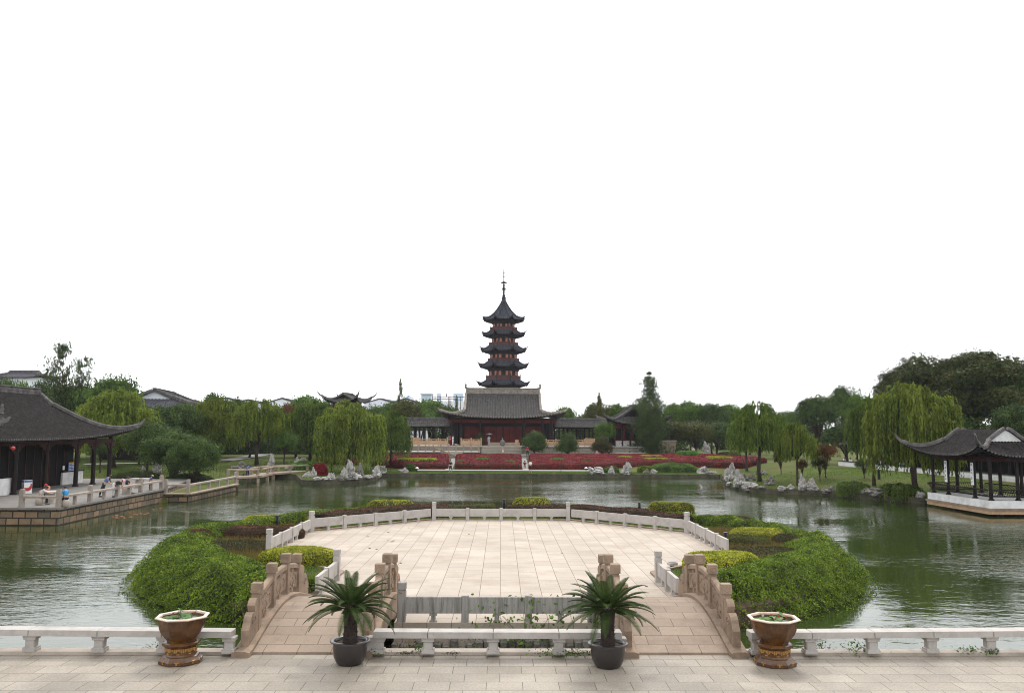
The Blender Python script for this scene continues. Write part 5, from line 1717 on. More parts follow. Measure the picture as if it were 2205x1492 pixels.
def leaning_rail(a, b, od):
    a = Vector((*a, .2)); b = Vector((*b, .2)); d = b-a; od = Vector((*od, 0))
    n = int(d.length/.17)
    q = MB()
    for k in range(n+1):
        p = a+d*k/n
        q.tube([p+Vector((0, 0, .33)), p+od*.12+Vector((0, 0, .5)), p+od*.30+Vector((0, 0, .76))], .022, 4)
    q.build('spindles', M['wood'], rp, world=True)
    q = MB().sweep([a+od*.32+Vector((0, 0, .74)), b+od*.32+Vector((0, 0, .74))], .09, .08)
    q.build('handrail', M['wood'], rp, world=True)
    q = MB().sweep([a-od*.1+Vector((0, 0, .25)), b-od*.1+Vector((0, 0, .25))], .42, .08)
    q.build('bench', M['wood'], rp, world=True)
leaning_rail((RX0+.25, ry0+.2), (RX0+.25, ry1-.2), (-1, 0))
leaning_rail((RX0+.2, ry0+.25), (RX1-.2, ry0+.25), (0, -1))
leaning_rail((RX0+.2, ry1-.25), (RX1-.2, ry1-.25), (0, 1))
leaning_rail((RX1-.25, ry0+.2), (RX1-.25, ry1-.2), (1, 0))
# hanging couplet boards with dark characters
for i, y in enumerate((ry0+2.4, ry1-2.6)):
    lab = ('long white couplet board with dark characters on the nearer pavilion column', 'long white couplet board with dark characters on the farther pavilion column')[i]
    t = thing('couplet_board', lab, 'sign', (RX0+.2, y, 1.35), 0, 'couplet boards on the pavilion columns')
    MB().box((0, 0, .65), (.035, .34, 1.65)).build('board', M['white_paint'], t)
    r_ = random.Random(i)
    q = MB()
    for k in range(5):
        for j in range(4):
            zz = 1.3-.32*k+r_.uniform(-.08, .08)
            q.box((-.022, r_.uniform(-.07, .07), zz), (.012, r_.uniform(.04, .18), .022), 0)
            q.box((-.022, r_.uniform(-.08, .08), zz), (.012, .022, r_.uniform(.05, .14)), 0)
    q.build('characters', M['blue'], t)
# rail and walkway at the far right
t = thing('waterside_walkway', 'pale stone walkway wall with open railing right of the right pavilion', 'walkway', (44, 58.5, -.9))
MB().box((49.5, 60.5, -.6), (14.0, 2.4, .9)).build('wall', M['beige_stone'], t, world=True)
for k in range(7):
    x = RX1+.45+k*1.6
    MB().box((x, 59.5, .30), (.24, .24, 1.0 if k % 2 == 0 else .8), bev=.02).build('post', M['beige_stone'], t, world=True)
MB().box((49, 59.5, .62), (13.4, .16, .13)).build('handrail', M['beige_stone'], t, world=True)
MB().box((49, 59.5, .25), (13.4, .14, .1)).build('lower_rail', M['beige_stone'], t, world=True)

# ---------------- right garden wall and gallery ----------------
wa = on(1808, 1004); wb = on(2204, 1043, 60)
WA = Vector((wa.x, wa.y, 0)); WB = Vector((wb.x, wb.y, 0)); dd = (WA-WB).normalized()
WB2 = WB-dd*12
wall = thing('garden_wall', 'long low white wall with a dark coping beyond the right lawn', 'wall', (WA.x, WA.y, wa.z))
mid = (WA+WB2)/2
MB().sweep([Vector((WA.x, WA.y, wa.z-.3)), Vector((WB2.x, WB2.y, wb.z-.3))], .35, 1.0).build('white_wall', M['plaster'], wall, world=True)
MB().sweep([Vector((WA.x, WA.y, wa.z-.3)), Vector((WB2.x, WB2.y, wb.z-.3))], .42, .5).build('stone_foot', M['beige_stone'], wall, world=True)
MB().sweep([Vector((WA.x, WA.y, wa.z+.701)), Vector((WB2.x, WB2.y, wb.z+.701))], .46, .09).build('coping', M['wood'], wall, world=True)
od = Vector((-dd.y, dd.x, 0)); od = od if od.x > 0 else -od
gl = thing('open_gallery', 'dark timber gallery with many posts behind the low white wall at right', 'gallery', (WA.x+od.x*3, WA.y+od.y*3, .5))
L_ = (WA-WB2).length
A_ = WA+od*1.0; B_ = WB2+od*1.0
m = MB(); s2 = MB(); C = (WA+WB2)/2+od*2.6
slope(m, s2, C, dd, L_/2, lambda v: L_/2+9, lambda v: v*2.6, lambda v: 3.5+1.2*max(0, 1-v)**1.2, lambda v: 0, lambda s_: 0, .4, .06, 0, 0, rows=4)
slope(m, s2, C, -dd, L_/2, lambda v: L_/2+9, lambda v: v*2.6, lambda v: 3.5+1.2*max(0, 1-v)**1.2, lambda v: 0, lambda s_: 0, .4, .06, 0, 0, rows=4)
m.build('roof', [M['tile'], M['ridge']], gl, world=True)
n_ = int(L_/3.0)
for k in range(n_+1):
    p = A_.lerp(B_, k/n_)
    MB().lathe((p.x, p.y, .3), [(.12, 0), (.12, 3.3)], 8).build('post', M['wood'], gl, world=True)
bq = [A_+od*3.6, B_+od*3.6]
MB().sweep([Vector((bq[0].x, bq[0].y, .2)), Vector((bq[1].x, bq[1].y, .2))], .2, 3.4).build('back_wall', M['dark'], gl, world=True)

# ---------------- zigzag bridge, left ----------------
zb = thing('zigzag_bridge', 'low pale tan stone bridge on piers leading to the rocky bank on the left', 'bridge', (*w2(560, 1040), -.9))
zp = [at(500, 1029, -.30), at(545, 1027, -.30), at(572, 1021, -.28), at(650, 1015, -.25)]
zp = [Vector((p.x, p.y, -.12)) for p in zp]
for a, b in zip(zp, zp[1:]):
    MB().sweep([a+Vector((0, 0, -.22)), b+Vector((0, 0, -.22))], 2.0, .24).build('deck', M['zig_stone'], zb, world=True)
for i, (a, b) in enumerate(zip(zp, zp[1:])):
    d = b-a; nn = Vector((d.y, -d.x, 0)).normalized()
    nn = nn if nn.y < 0 else -nn
    for sg in (1, -1):
        pa = a+nn*sg*.9; pb = b+nn*sg*.9
        MB().sweep([pa+Vector((0, 0, .62)), pb+Vector((0, 0, .62))], .24, .16).build('handrail', M['zig_stone'], zb, world=True)
        n = max(1, round(d.length/3.6))
        for k in range(n+1):
            if k == 0 and i > 0: continue
            p = pa.lerp(pb, k/n)
            MB().box((p.x, p.y, .30), (.3, .26, .66), math.atan2(d.y, d.x), bev=.02).build('post', M['zig_stone'], zb, world=True)
            MB().box((p.x, p.y, -1.1), (.3, .3, 1.3), math.atan2(d.y, d.x)).build('pier', M['beige_stone'], zb, world=True)

# ---------------- far buildings behind the trees ----------------
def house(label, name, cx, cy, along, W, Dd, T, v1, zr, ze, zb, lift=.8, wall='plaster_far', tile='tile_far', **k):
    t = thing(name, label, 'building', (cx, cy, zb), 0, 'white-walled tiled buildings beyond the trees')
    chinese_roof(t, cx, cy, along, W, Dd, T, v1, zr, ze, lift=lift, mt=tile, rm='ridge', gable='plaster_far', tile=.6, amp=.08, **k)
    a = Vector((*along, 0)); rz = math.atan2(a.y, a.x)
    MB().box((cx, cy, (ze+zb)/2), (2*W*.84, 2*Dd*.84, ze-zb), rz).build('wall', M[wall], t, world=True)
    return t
def gable_house(label, pxl, pxr, pyr, pye, Y, yaw=0, depth=8, wall='plaster_far', extra=0):
    # simple gabled house seen obliquely; ridge runs across
    a = aty(pxl, pyr, Y); b = aty(pxr, pyr+extra, Y*1.12)
    t = thing('gabled_house', label, 'building', (a.x, a.y, 1), 0, 'white-walled tiled buildings beyond the trees')
    d = (b-a); d.z = 0; u = d.normalized(); o = Vector((u.y, -u.x, 0))
    hr = a.z; he = aty(pxl, pye, Y).z
    for sg in (1, -1):
        v = []
        for q_ in (a, b):
            q_ = Vector((q_.x, q_.y, 0))
            v += [q_+Vector((0, 0, hr+.05)), q_+o*sg*depth/2+Vector((0, 0, he)), q_+o*sg*depth/2+Vector((0, 0, he-.3)), q_+Vector((0, 0, hr-.25))]
        MB().add(v, [(0, 1, 5, 4), (1, 2, 6, 5), (2, 3, 7, 6), (0, 3, 2, 1), (4, 5, 6, 7)]).build('roof', M['tile_far'], t, world=True)
    for q_, s_ in ((a, .3), (b, -.3)):
        base = Vector((q_.x, q_.y, 0))+u*s_
        MB().plate([(-depth/2*.95, 0), (depth/2*.95, 0), (depth/2*.95, he-.1), (0, hr-.2), (-depth/2*.95, he-.1)], base, o, (0, 0, 1), .3).build('gable_wall', M[wall], t, world=True)
    for sg in (1, -1):
        p0 = Vector((a.x, a.y, 0))+o*sg*depth/2*.93; p1 = Vector((b.x, b.y, 0))+o*sg*depth/2*.93
        MB().sweep([p0, p1], .3, he).build('side_wall', M[wall], t, world=True)
    return t
p = aty(62, 812, 190); W_ = 26*190/F_PX*1.3
house('white-walled hall with a dark hipped roof on the skyline at the far left', 'skyline_hall', p.x-1, 190, (1, .12), 6.2, 4.6, 3.2, .3, aty(62, 802, 190).z, aty(62, 815, 190).z, 1, tip=.8, flare=.6, rw=.4, ridge_h=.5)
pp_ = aty(107, 818, 198)
t = thing('small_spire_roof', 'small pointed pavilion roof beside the skyline hall at the far left', 'pavilion', (pp_.x, 198, 1), 0, None)
MB().lathe((pp_.x, 198, 0), [(1.7, aty(107, 818, 198).z), (1.0, aty(107, 813, 198).z), (.3, aty(107, 808, 198).z), (.35, aty(107, 806.5, 198).z), (.05, aty(107, 804, 198).z)], 8).build('roof', M['tile_far'], t, world=True)
MB().lathe((pp_.x, 198, 1), [(1.2, 0), (1.2, aty(107, 818, 198).z-1)], 8).build('wall', M['plaster_far'], t, world=True)
gable_house('sliver of a dark-edged white gable at the extreme left picture edge', -40, 0, 800, 815, 180, 0, 8)
ph = aty(345, 850, 130)
hh_ = thing('roof_hall', 'large hall with a broad plain dark roof and white gable behind the left willows', 'building', (ph.x, 130, 1), 0, 'white-walled tiled buildings beyond the trees')
u_ = Vector((aty(365, 850, 140).x-aty(300, 840, 120).x, 20, 0)).normalized()
chinese_roof(hh_, ph.x, 132, (u_.x, u_.y), 12.2, 8.5, 7.6, .35, aty(345, 846, 131).z, aty(345, 885, 125).z, pw=1.2, lift=.6, flare=.4, tile=.5, amp=.06, mt='tile_far', rm='ridge', gable='plaster_far', tip=.4, rw=.5, ridge_h=.5)
MB().box((ph.x, 132, 4), (20, 13, 2*(aty(345, 885, 125).z-4)), math.atan2(u_.y, u_.x)).build('wall', M['wood'], hh_, world=True)
gable_house('white gabled house behind the willows, left of three in a row', 488, 530, 855, 868, 185, extra=5)
gable_house('white gabled house behind the willows, middle of three in a row', 534, 575, 859, 870, 190, extra=5)
gable_house('white gabled house with steep gable, right of three in a row behind the red-leaved tree', 607, 650, 856, 868, 185, extra=6)
pc_ = aty(748, 868, 150)
t = thing('curled_roof_pavilion', 'pavilion with curled dark double roof ridges above the middle willows', 'pavilion', (pc_.x, 150, 1), 0, None)
chinese_roof(t, pc_.x, 150, (.25, .97), 2.9, 2.9, 1.8, .5, aty(743, 849, 150).z, aty(748, 866, 150).z, pw=1.3, lift=.9, flare=.5, tile=.4, amp=.07, mt='tile_hall', rm='ridge', gable='wood', tip=.9, rw=.34, ridge_h=.3)
MB().box((pc_.x, 150, 5), (4.4, 4.4, 2*(aty(748, 866, 150).z-5))).build('wall', M['wood_red'], t, world=True)
gable_house('long white-walled building with low dark roof left of the thin conifer', 818, 862, 857, 867, 200, extra=3)
gable_house('white house with a steep gable right of the thin conifer', 873, 900, 857, 872, 190, extra=2, depth=10)
M['sky_blue'] = mat('pale_blue_panel', (.25, .42, .65), None, 1, .6)
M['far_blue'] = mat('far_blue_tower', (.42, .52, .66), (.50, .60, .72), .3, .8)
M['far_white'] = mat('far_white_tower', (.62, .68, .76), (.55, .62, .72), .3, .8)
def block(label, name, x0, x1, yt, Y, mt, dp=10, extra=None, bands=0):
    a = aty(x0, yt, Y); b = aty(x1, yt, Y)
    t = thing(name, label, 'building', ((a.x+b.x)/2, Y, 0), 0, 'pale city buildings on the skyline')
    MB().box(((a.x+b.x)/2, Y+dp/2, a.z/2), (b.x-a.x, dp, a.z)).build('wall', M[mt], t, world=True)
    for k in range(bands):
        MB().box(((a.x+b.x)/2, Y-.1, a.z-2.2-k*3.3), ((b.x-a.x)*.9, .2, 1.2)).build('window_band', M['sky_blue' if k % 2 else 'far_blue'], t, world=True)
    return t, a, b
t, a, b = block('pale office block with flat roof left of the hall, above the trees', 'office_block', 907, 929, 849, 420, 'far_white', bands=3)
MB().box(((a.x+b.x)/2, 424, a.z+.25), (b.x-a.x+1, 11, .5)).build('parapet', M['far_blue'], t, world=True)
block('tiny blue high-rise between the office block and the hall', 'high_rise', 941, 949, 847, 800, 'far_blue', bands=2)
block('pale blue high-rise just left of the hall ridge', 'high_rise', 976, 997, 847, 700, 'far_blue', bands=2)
a = aty(873, 850, 300); 
t = thing('blue_gable_shed', 'shed with a blue and white gable behind the steep white house', 'building', (a.x, 300, 0), 0, None)
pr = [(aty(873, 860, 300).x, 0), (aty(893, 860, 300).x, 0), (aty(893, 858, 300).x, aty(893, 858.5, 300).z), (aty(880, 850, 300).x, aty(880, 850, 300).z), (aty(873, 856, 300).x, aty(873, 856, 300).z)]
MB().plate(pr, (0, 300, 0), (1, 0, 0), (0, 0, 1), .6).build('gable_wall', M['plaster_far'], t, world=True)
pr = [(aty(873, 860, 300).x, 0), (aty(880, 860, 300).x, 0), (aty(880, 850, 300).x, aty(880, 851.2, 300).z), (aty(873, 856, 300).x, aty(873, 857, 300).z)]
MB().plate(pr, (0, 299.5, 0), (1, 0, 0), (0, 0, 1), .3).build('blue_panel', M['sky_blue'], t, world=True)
M['steel'] = mat('brown_steel', (.16, .13, .14), None, 1, .7)
t = thing('roof_frame', 'brown steel roof frame left of the hall roof, above the trees', 'steel frame', (aty(965, 860, 260).x, 260, 0))
xa, xb = aty(930, 853, 260).x, aty(1000, 853, 260).x
za = aty(930, 854, 260).z
MB().box(((xa+xb)/2, 260, za), (xb-xa, .5, .25)).build('top_beam', M['steel'], t, world=True)
MB().box(((xa+xb)/2-1, 260, za-.75), ((xb-xa)*.8, .4, .25)).build('lower_beam', M['steel'], t, world=True)
for px in (932, 948, 966, 968.5, 971, 985, 992):
    MB().box((aty(px, 860, 260).x, 260, za/2), (.22, .3, za)).build('upright', M['steel'], t, world=True)
MB().box((aty(961, 850, 260).x, 260, za+.5), (.4, .4, .9)).build('vent', M['steel'], t, world=True)
platform('white_parapet_building', 'plain white building below the steel roof frame', aty(932, 870, 265).x, aty(1000, 870, 265).x, 266, 275, 0, aty(965, 862, 266).z, 'plaster_far', False)
# ---------------- trees ----------------
from mathutils import noise as mnoise
def unit(n):
    v = rng.normal(0, 1, (n, 3)); return v/np.linalg.norm(v, axis=1)[:, None]
def limb_mesh(segs, seg=7):
    m = MB()
    for pts, rad in segs: m.tube(pts, rad, seg)
    return m
def proto_place(t, parts): pass
def broad_proto(seed, W=1, H=1, nclump=34, per=300, cr=.22, leaf=.035, trunk_h=.3, shape='round', low=.25):
    # unit tree: total height 1, crown half-width .5; returns arrays and trunk MB
    global rng
    rs = rng; rng = np.random.default_rng(seed)
    rd = random.Random(seed)
    P = []; Nn = []; segs = []
    cz = (1+low)/2; hz_ = (1-low)/2
    segs.append(([(0, 0, 0), (.01, .005, trunk_h*.5), (0, 0, trunk_h), (.01, 0, .7)], [.035, .028, .022, .008]))
    for k in range(nclump):
        d = unit(1)[0]
        if d[2] < -.55: d[2] *= -.6
        f = rng.uniform(.35, .86)**.7
        rr = .5-cr*.55
        c = np.array([d[0]*rr*f, d[1]*rr*f, cz+d[2]*(hz_-cr*.5)*f])
        if shape == 'cone':
            q = max(0, (c[2]-low)/(1-low)); s_ = (1.15-q)**.8
            c[0] *= s_; c[1] *= s_
        if shape == 'flat': c[2] = cz+(c[2]-cz)*.8
        r = cr*rng.uniform(.6, 1.15)
        n = int(per*rng.uniform(.7, 1.3))
        u = unit(n)
        u[:, 2] = np.where(u[:, 2] < -.5, -u[:, 2], u[:, 2])
        rad = r*rng.uniform(.55, 1.08, (n, 1))
        rad *= 1+.25*np.sin(u[:, :1]*9+k)*np.cos(u[:, 1:2]*8)
        P.append(c+u*rad*np.array([1, 1, .78])); Nn.append(u)
        if k % 3 == 0:
            segs.append(([(0, 0, trunk_h*rd.uniform(.7, 1.1)), tuple(c*np.array([.5, .5, 1])-np.array([0, 0, .12*(c[2])])), tuple(c)], [.016, .010, .004]))
    P = np.concatenate(P); Nn = np.concatenate(Nn)
    v, q = leaf_quads(P, Nn, leaf, .75, .62)
    rng = rs
    return v, q, limb_mesh(segs, 6)
def willow_proto(seed, nstr=1000, spread=.5, per=24, leaf=.044, top=.62, longf=1.0, clear=.2):
    global rng
    rs = rng; rng = np.random.default_rng(seed); rd = random.Random(seed)
    segs = [([(0, 0, 0), (.018, 0, .2), (-.012, .01, .38), (0, 0, .46)], [.048, .038, .032, .026])]
    pts = []; drs = []
    ncl = 52
    for k in range(ncl):
        a = rd.random()*2*PI; rr = spread*math.sqrt(rd.random())*.92
        z = 1-.03-.42*(rr/spread)**2*rd.uniform(.6, 1.1)-rd.random()*.06
        if k < 18:
            segs.append(([(0, 0, .40), (rr*.45*math.cos(a), rr*.45*math.sin(a), .40+(z-.4)*.62), (rr*.85*math.cos(a), rr*.85*math.sin(a), z-.02)], [.018, .010, .003]))
        for j in range(nstr//ncl):
            a2 = a+rd.gauss(0, .22); r2 = max(.02, rr+rd.gauss(0, .045))
            x, y, zz = r2*math.cos(a2), r2*math.sin(a2), z+rd.gauss(0, .02)
            L_ = rd.uniform(.26, .72)*longf*(.75+.5*(rr/spread))
            L_ = min(L_, max(.08, zz-clear-rd.uniform(-.06, .18)))
            arc = rd.uniform(.02, .07)
            s = np.linspace(0, 1, per)
            sw = rd.gauss(0, .014)
            px = x+math.cos(a2)*arc*np.sqrt(s)+sw*s*s; py = y+math.sin(a2)*arc*np.sqrt(s)+sw*.6*s*s
            pz = zz+.05*np.sin(np.minimum(s*5, PI))*1-L_*s**1.15
            p = np.stack([px, py, pz], 1)+rng.normal(0, .004, (per, 3))
            pts.append(p)
            t_ = np.gradient(p, axis=0); t_ /= np.linalg.norm(t_, axis=1)[:, None]; drs.append(t_)
    P = np.concatenate(pts); D_ = np.concatenate(drs)
    D_ = D_+rng.normal(0, .18, D_.shape); D_ /= np.linalg.norm(D_, axis=1)[:, None]
    nn = unit(len(P)); w_ = np.cross(nn, D_); w_ /= np.linalg.norm(w_, axis=1)[:, None]+1e-9
    s = leaf*rng.uniform(.7, 1.3, (len(P), 1))
    v = np.stack([P-D_*s*.5, P+w_*s*.17, P+D_*s*.5, P-w_*s*.17], 1).reshape(-1, 3)
    q = np.arange(len(v)).reshape(-1, 4)
    rng = rs
    return v, q, limb_mesh(segs, 7)
def conifer_proto(seed, levels=22, low=.1, gap=.0, droop=.1, leaf=.035, per=42, nb=8, upsw=0, width=lambda q: (1-q)**.8, pad=.05, irregular=.25):
    global rng
    rs = rng; rng = np.random.default_rng(seed); rd = random.Random(seed)
    P = []; Nn = []; segs = [([(0, 0, 0), (.004, 0, .5), (0, 0, .97)], [.022, .014, .003])]
    for l in range(levels):
        q = l/(levels-1); z = low+(1-low)*q*.97
        w_ = .5*width(q)
        n_b = max(3, int(nb*(1-.45*q)))
        for b in range(n_b):
            if rd.random() < gap: continue
            a = 2*PI*b/n_b+rd.random()*1.2+l
            L_ = w_*rd.uniform(1-irregular, 1+irregular*.4)+.012
            e = Vector((L_*math.cos(a), L_*math.sin(a), z+L_*upsw-L_*droop))
            if L_ > .08: segs.append(([(0, 0, z), tuple(e)], [.006, .0018]))
            n = max(6, int(per*(.35+L_*2)))
            s = rng.uniform(.15, 1.05, n)**.8
            c = np.stack([L_*math.cos(a)*s, L_*math.sin(a)*s, z+L_*upsw*s**1.5-L_*droop*s*s], 1)
            c = c+rng.normal(0, 1, (n, 3))*np.array([pad*.7, pad*.7, pad*.28])*(.4+.8*s[:, None])*(.4+L_*2)
            P.append(c); Nn.append(np.tile([math.cos(a)*.3, math.sin(a)*.3, 1], (n, 1)))
    P = np.concatenate(P); Nn = np.concatenate(Nn)
    v, q = leaf_quads(P, Nn, leaf, .55, .5)
    rng = rs
    return v, q, limb_mesh(segs, 5)
PROTO = {}
def get_proto(key):
    if key in PROTO: return PROTO[key]
    k, s = key[:-1], int(key[-1])
    if k == 'broad': r = broad_proto(20+s)
    elif k == 'low': r = broad_proto(40+s, nclump=26, per=330, cr=.24, low=.12, trunk_h=.2)
    elif k == 'near': r = broad_proto(60+s, nclump=46, per=420, cr=.19, leaf=.026, low=.22)
    elif k == 'big': r = broad_proto(80+s, nclump=120, per=640, cr=.12, leaf=.017, low=.2)
    elif k == 'cone': r = broad_proto(90+s, nclump=44, per=520, cr=.22, leaf=.034, low=.02, shape='cone')
    elif k == 'maple': r = broad_proto(100+s, nclump=34, per=170, cr=.16, leaf=.034, low=.16, shape='flat', trunk_h=.2)
    elif k == 'bushy': r = broad_proto(110+s, nclump=56, per=460, cr=.2, leaf=.026, low=.06, trunk_h=.12)
    elif k == 'willow': r = willow_proto(120+s, clear=.22)
    elif k == 'hwillow': r = willow_proto(125+s, clear=.40, nstr=850)
    elif k == 'gwillow': r = willow_proto(130+s, clear=.06)
    elif k == 'tussock': r = willow_proto(150+s, nstr=500, per=18, leaf=.07, longf=1.6, clear=-.05)
    elif k == 'swillow': r = willow_proto(140+s, nstr=640, per=20, leaf=.05, longf=.85, clear=.42)
    elif k == 'spruce': r = conifer_proto(160+s, 20, .1, .08, .22, .032, 150, 9, 0, lambda q: (1-q)**.5*(.75+.25*math.sin(q*22)), .075)
    elif k == 'juniper': r = conifer_proto(170+s, 40, .07, 0, -.2, .035, 70, 12, .5, lambda q: min(1, (1-q)**.62*(q*6+.55)), .06, .12)
    elif k == 'pine': r = conifer_proto(180+s, 13, .1, .3, -.05, .040, 200, 6, .4, lambda q: (1-q)**.5*.95+.10, .085, .55)
    elif k == 'thin': r = conifer_proto(190+s, 18, .05, .1, .1, .05, 90, 6, .1, lambda q: (1-q)**.45, .09, .5)
    v, q, tr = r
    me = bpy.data.meshes.new(k+'_crown')
    v = v.astype(np.float32); q = q.astype(np.int32)
    me.vertices.add(len(v)); me.vertices.foreach_set('co', v.ravel())
    me.loops.add(q.size); me.loops.foreach_set('vertex_index', q.ravel())
    me.polygons.add(len(q)); me.polygons.foreach_set('loop_start', np.arange(0, q.size, 4, dtype=np.int32)); me.polygons.foreach_set('loop_total', np.full(len(q), 4, dtype=np.int32))
    me.update(calc_edges=True); me.materials.append(M['lf_green'])
    tm = bpy.data.meshes.new(k+'_trunk'); tm.from_pydata(tr.v, [], tr.f); tm.materials.append(M['bark'])
    tm.polygons.foreach_set('use_smooth', [True]*len(tm.polygons)); tm.update()
    PROTO[key] = (me, tm)
    return PROTO[key]
def tree(name, label, key, loc, w_, h, mt, group=None, rz=None, cat='tree', dp=None, bark='bark'):
    t = bpy.data.objects.new(name, None); col.objects.link(t)
    t.location = loc; t.rotation_euler = (0, 0, random.random()*6.28 if rz is None else rz)
    t.scale = (w_, dp or w_, h)
    t.empty_display_size = .2
    tag(t, label, cat, group)
    me, tm = get_proto(key)
    for nm, mesh, m_ in (('crown', me, mt), ('trunk', tm, bark)):
        o = bpy.data.objects.new(nm, mesh); col.objects.link(o); o.parent = t
        o.material_slots[0].link = 'OBJECT'; o.material_slots[0].material = M[m_]
    return t
def tpx(name, label, key, px, top, wpx, mt, Y=None, base=None, group=None, sink=0, **k):
    # px: centre column, top: row of the top, wpx: width in photo pixels
    if base is not None:
        b = on(px if not isinstance(base, tuple) else base[0], base if not isinstance(base, tuple) else base[1], 55)
        Y = b.y; z0 = b.z; x = b.x
    else:
        p = aty(px, top, Y); x = p.x; z0 = g1(x, Y)
    zt = z0+(aty(px, top, Y).z-z0)*1.05
    return tree(name, label, key, (x, Y, z0-sink), wpx*Y/F_PX, zt-z0+sink, mt, group, **k)

# willows
WG = 'weeping willows round the pond'
W = [
 ('willow right behind the upturned roof corner of the left pavilion', 'willow1', 252, 843, 150, 'lf_willow', dict(Y=100)),
 ('broad willow behind the two bushy trees, left of the leaning willow trunk', 'willow2', 468, 858, 130, 'lf_willow', dict(Y=122)),
 ('willow with a dark leaning trunk right beside the grey garden path', 'hwillow1', 568, 862, 118, 'lf_willow', dict(base=(553, 1001))),
 ('pale willow behind the round green bush, left of the largest left-bank willow', 'willow1', 672, 866, 112, 'lf_willow2', dict(Y=122)),
 ('largest left-bank willow, standing over the piled rocks at the water', 'gwillow2', 757, 868, 150, 'lf_willow', dict(base=(752, 1018))),
 ('willow standing at the left end of the red hedges', 'willow3', 841, 886, 82, 'lf_willow2', dict(base=(841, 1007))),
 ('tall loose willow left of a double trunk on the right bank', 'hwillow2', 1640, 870, 125, 'lf_willow2', dict(base=(1636, 1037))),
 ('pale yellowish willow behind the double trunk on the right bank', 'swillow1', 1592, 912, 75, 'lf_willow', dict(base=(1608, 1014))),
 ('small mop-headed willow at the waterline between the right bank rocks', 'swillow2', 1713, 913, 78, 'lf_willow', dict(base=(1718, 1045))),
 ('darker willow with long curtains over the low white wall', 'hwillow3', 1842, 858, 105, 'lf_willow2', dict(base=(1882, 1046))),
 ('biggest bright willow, overhanging the right pavilion roof', 'willow3', 1950, 832, 192, 'lf_willow', dict(base=(1972, 1062))),
]
for lab, key, px, top, wp, mt, kw in W:
    tpx('weeping_willow', lab, key, px, top, wp, mt, group=WG, **kw)
tree('weeping_willow', 'distant willow in the gap between the left pavilion columns', 'swillow1', (on(205, 985).x, on(205, 985).y, 0), 7, 7, 'lf_willow2', WG)

# named near and middle trees
T = [
 ('bushy_tree', 'left of two round bushy trees behind the low garden railing', 'bushy1', 388, 926, 150, 'lf_dark', dict(base=(372, 1036), sink=.7)),
 ('bushy_tree', 'right of two round bushy trees, at the corner above the zigzag bridge', 'bushy2', 452, 938, 128, 'lf_dark', dict(base=(418, 1042), sink=.7)),
 ('broadleaf_tree', 'dark tree with a thick trunk behind the terrace corner post', 'near3', 318, 905, 108, 'lf_dark', dict(base=(317, 1026))),
 ('broadleaf_tree', 'dark multi-stemmed tree seen between the left pavilion columns', 'near1', 217, 940, 60, 'lf_dark', dict(base=(215, 1018))),
 ('leafy_bush_tree', 'upright round green tree between two left-bank willows', 'near2', 613, 928, 62, 'lf_green', dict(base=(612, 1002))),
 ('leafy_bush_tree', 'low spreading green tree left of the orange-tinged sapling', 'near3', 688, 958, 60, 'lf_green', dict(base=(690, 996))),
 ('maple_sapling', 'thin sapling with orange-tinged leaves left of the largest left-bank willow', 'maple1', 714, 962, 40, 'lf_orange', dict(base=(714, 1016))),
 ('clipped_tree', 'large round dark tree on the steps right of the wide stairs', 'cone1', 1151, 924, 58, 'lf_dark', dict(Y=134.3, low=1, k=1.3)),
 ('clipped_tree', 'second round dark tree, between the balustrade sections right of the hall', 'cone2', 1222, 931, 50, 'lf_dark', dict(Y=134.3, low=1, k=1.3)),
 ('clipped_tree', 'brownish round tree at the right end of the hall balustrade', 'cone3', 1297, 940, 48, 'lf_brown', dict(Y=134.3, low=1, k=1.3)),
 ('broadleaf_tree', 'bright green tree behind the brownish round tree, left of the side pavilion', 'broad1', 1302, 909, 55, 'lf_green', dict(Y=139.5)),
 ('potted_shrub', 'dark green shrub against the red hall wall, left of the burner', 'low1', 1034, 930, 20, 'lf_dark', dict(Y=141.5)),
 ('spruce', 'tall layered conifer rising above the side pavilion', 'spruce1', 1398, 799, 120, 'lf_pine', dict(Y=140, low=1)),
 ('juniper', 'dense cone-shaped juniper in front of the tall layered conifer', 'juniper1', 1401, 893, 50, 'lf_dark', dict(Y=135)),
 ('small_conifer', 'small pointed conifer top on the skyline left of the side pavilion', 'spruce2', 1290, 850, 42, 'lf_olive', dict(Y=160)),
 ('thin_conifer', 'thin ragged conifer on the skyline left of the hall', 'thin1', 862, 822, 26, 'lf_pine', dict(Y=165)),
 ('small_conifer', 'tiny dark conifer just left of the hall roof', 'thin2', 983, 856, 16, 'lf_dark', dict(Y=175)),
 ('pine_tree', 'taller of two pines on the skyline above the left pavilion roof', 'pine1', 138, 757, 84, 'lf_pine', dict(Y=112)),
 ('pine_tree', 'shorter of two pines on the skyline above the left pavilion roof', 'pine2', 182, 779, 70, 'lf_pine', dict(Y=112)),
 ('maple_tree', 'reddish-brown maple behind the small mop-headed willow', 'maple2', 1772, 948, 68, 'lf_maple', dict(base=(1778, 1028))),
 ('maple_tree', 'small reddish maple left of the larger maple on the right lawn', 'maple3', 1728, 985, 30, 'lf_maple', dict(base=(1728, 1030))),
 ('maple_tree', 'small brown maple near the tall loose willow on the right bank', 'maple1', 1680, 965, 42, 'lf_brown', dict(base=(1682, 1021))),
 ('maple_tree', 'low brown maple on the right lawn in front of the larger maple', 'maple2', 1763, 978, 40, 'lf_brown', dict(base=(1766, 1036))),
 ('cloud_pruned_pine', 'low flat-topped dark pine on the right lawn before the white wall', 'maple3', 1861, 982, 46, 'lf_dark', dict(base=(1861, 1031))),
]
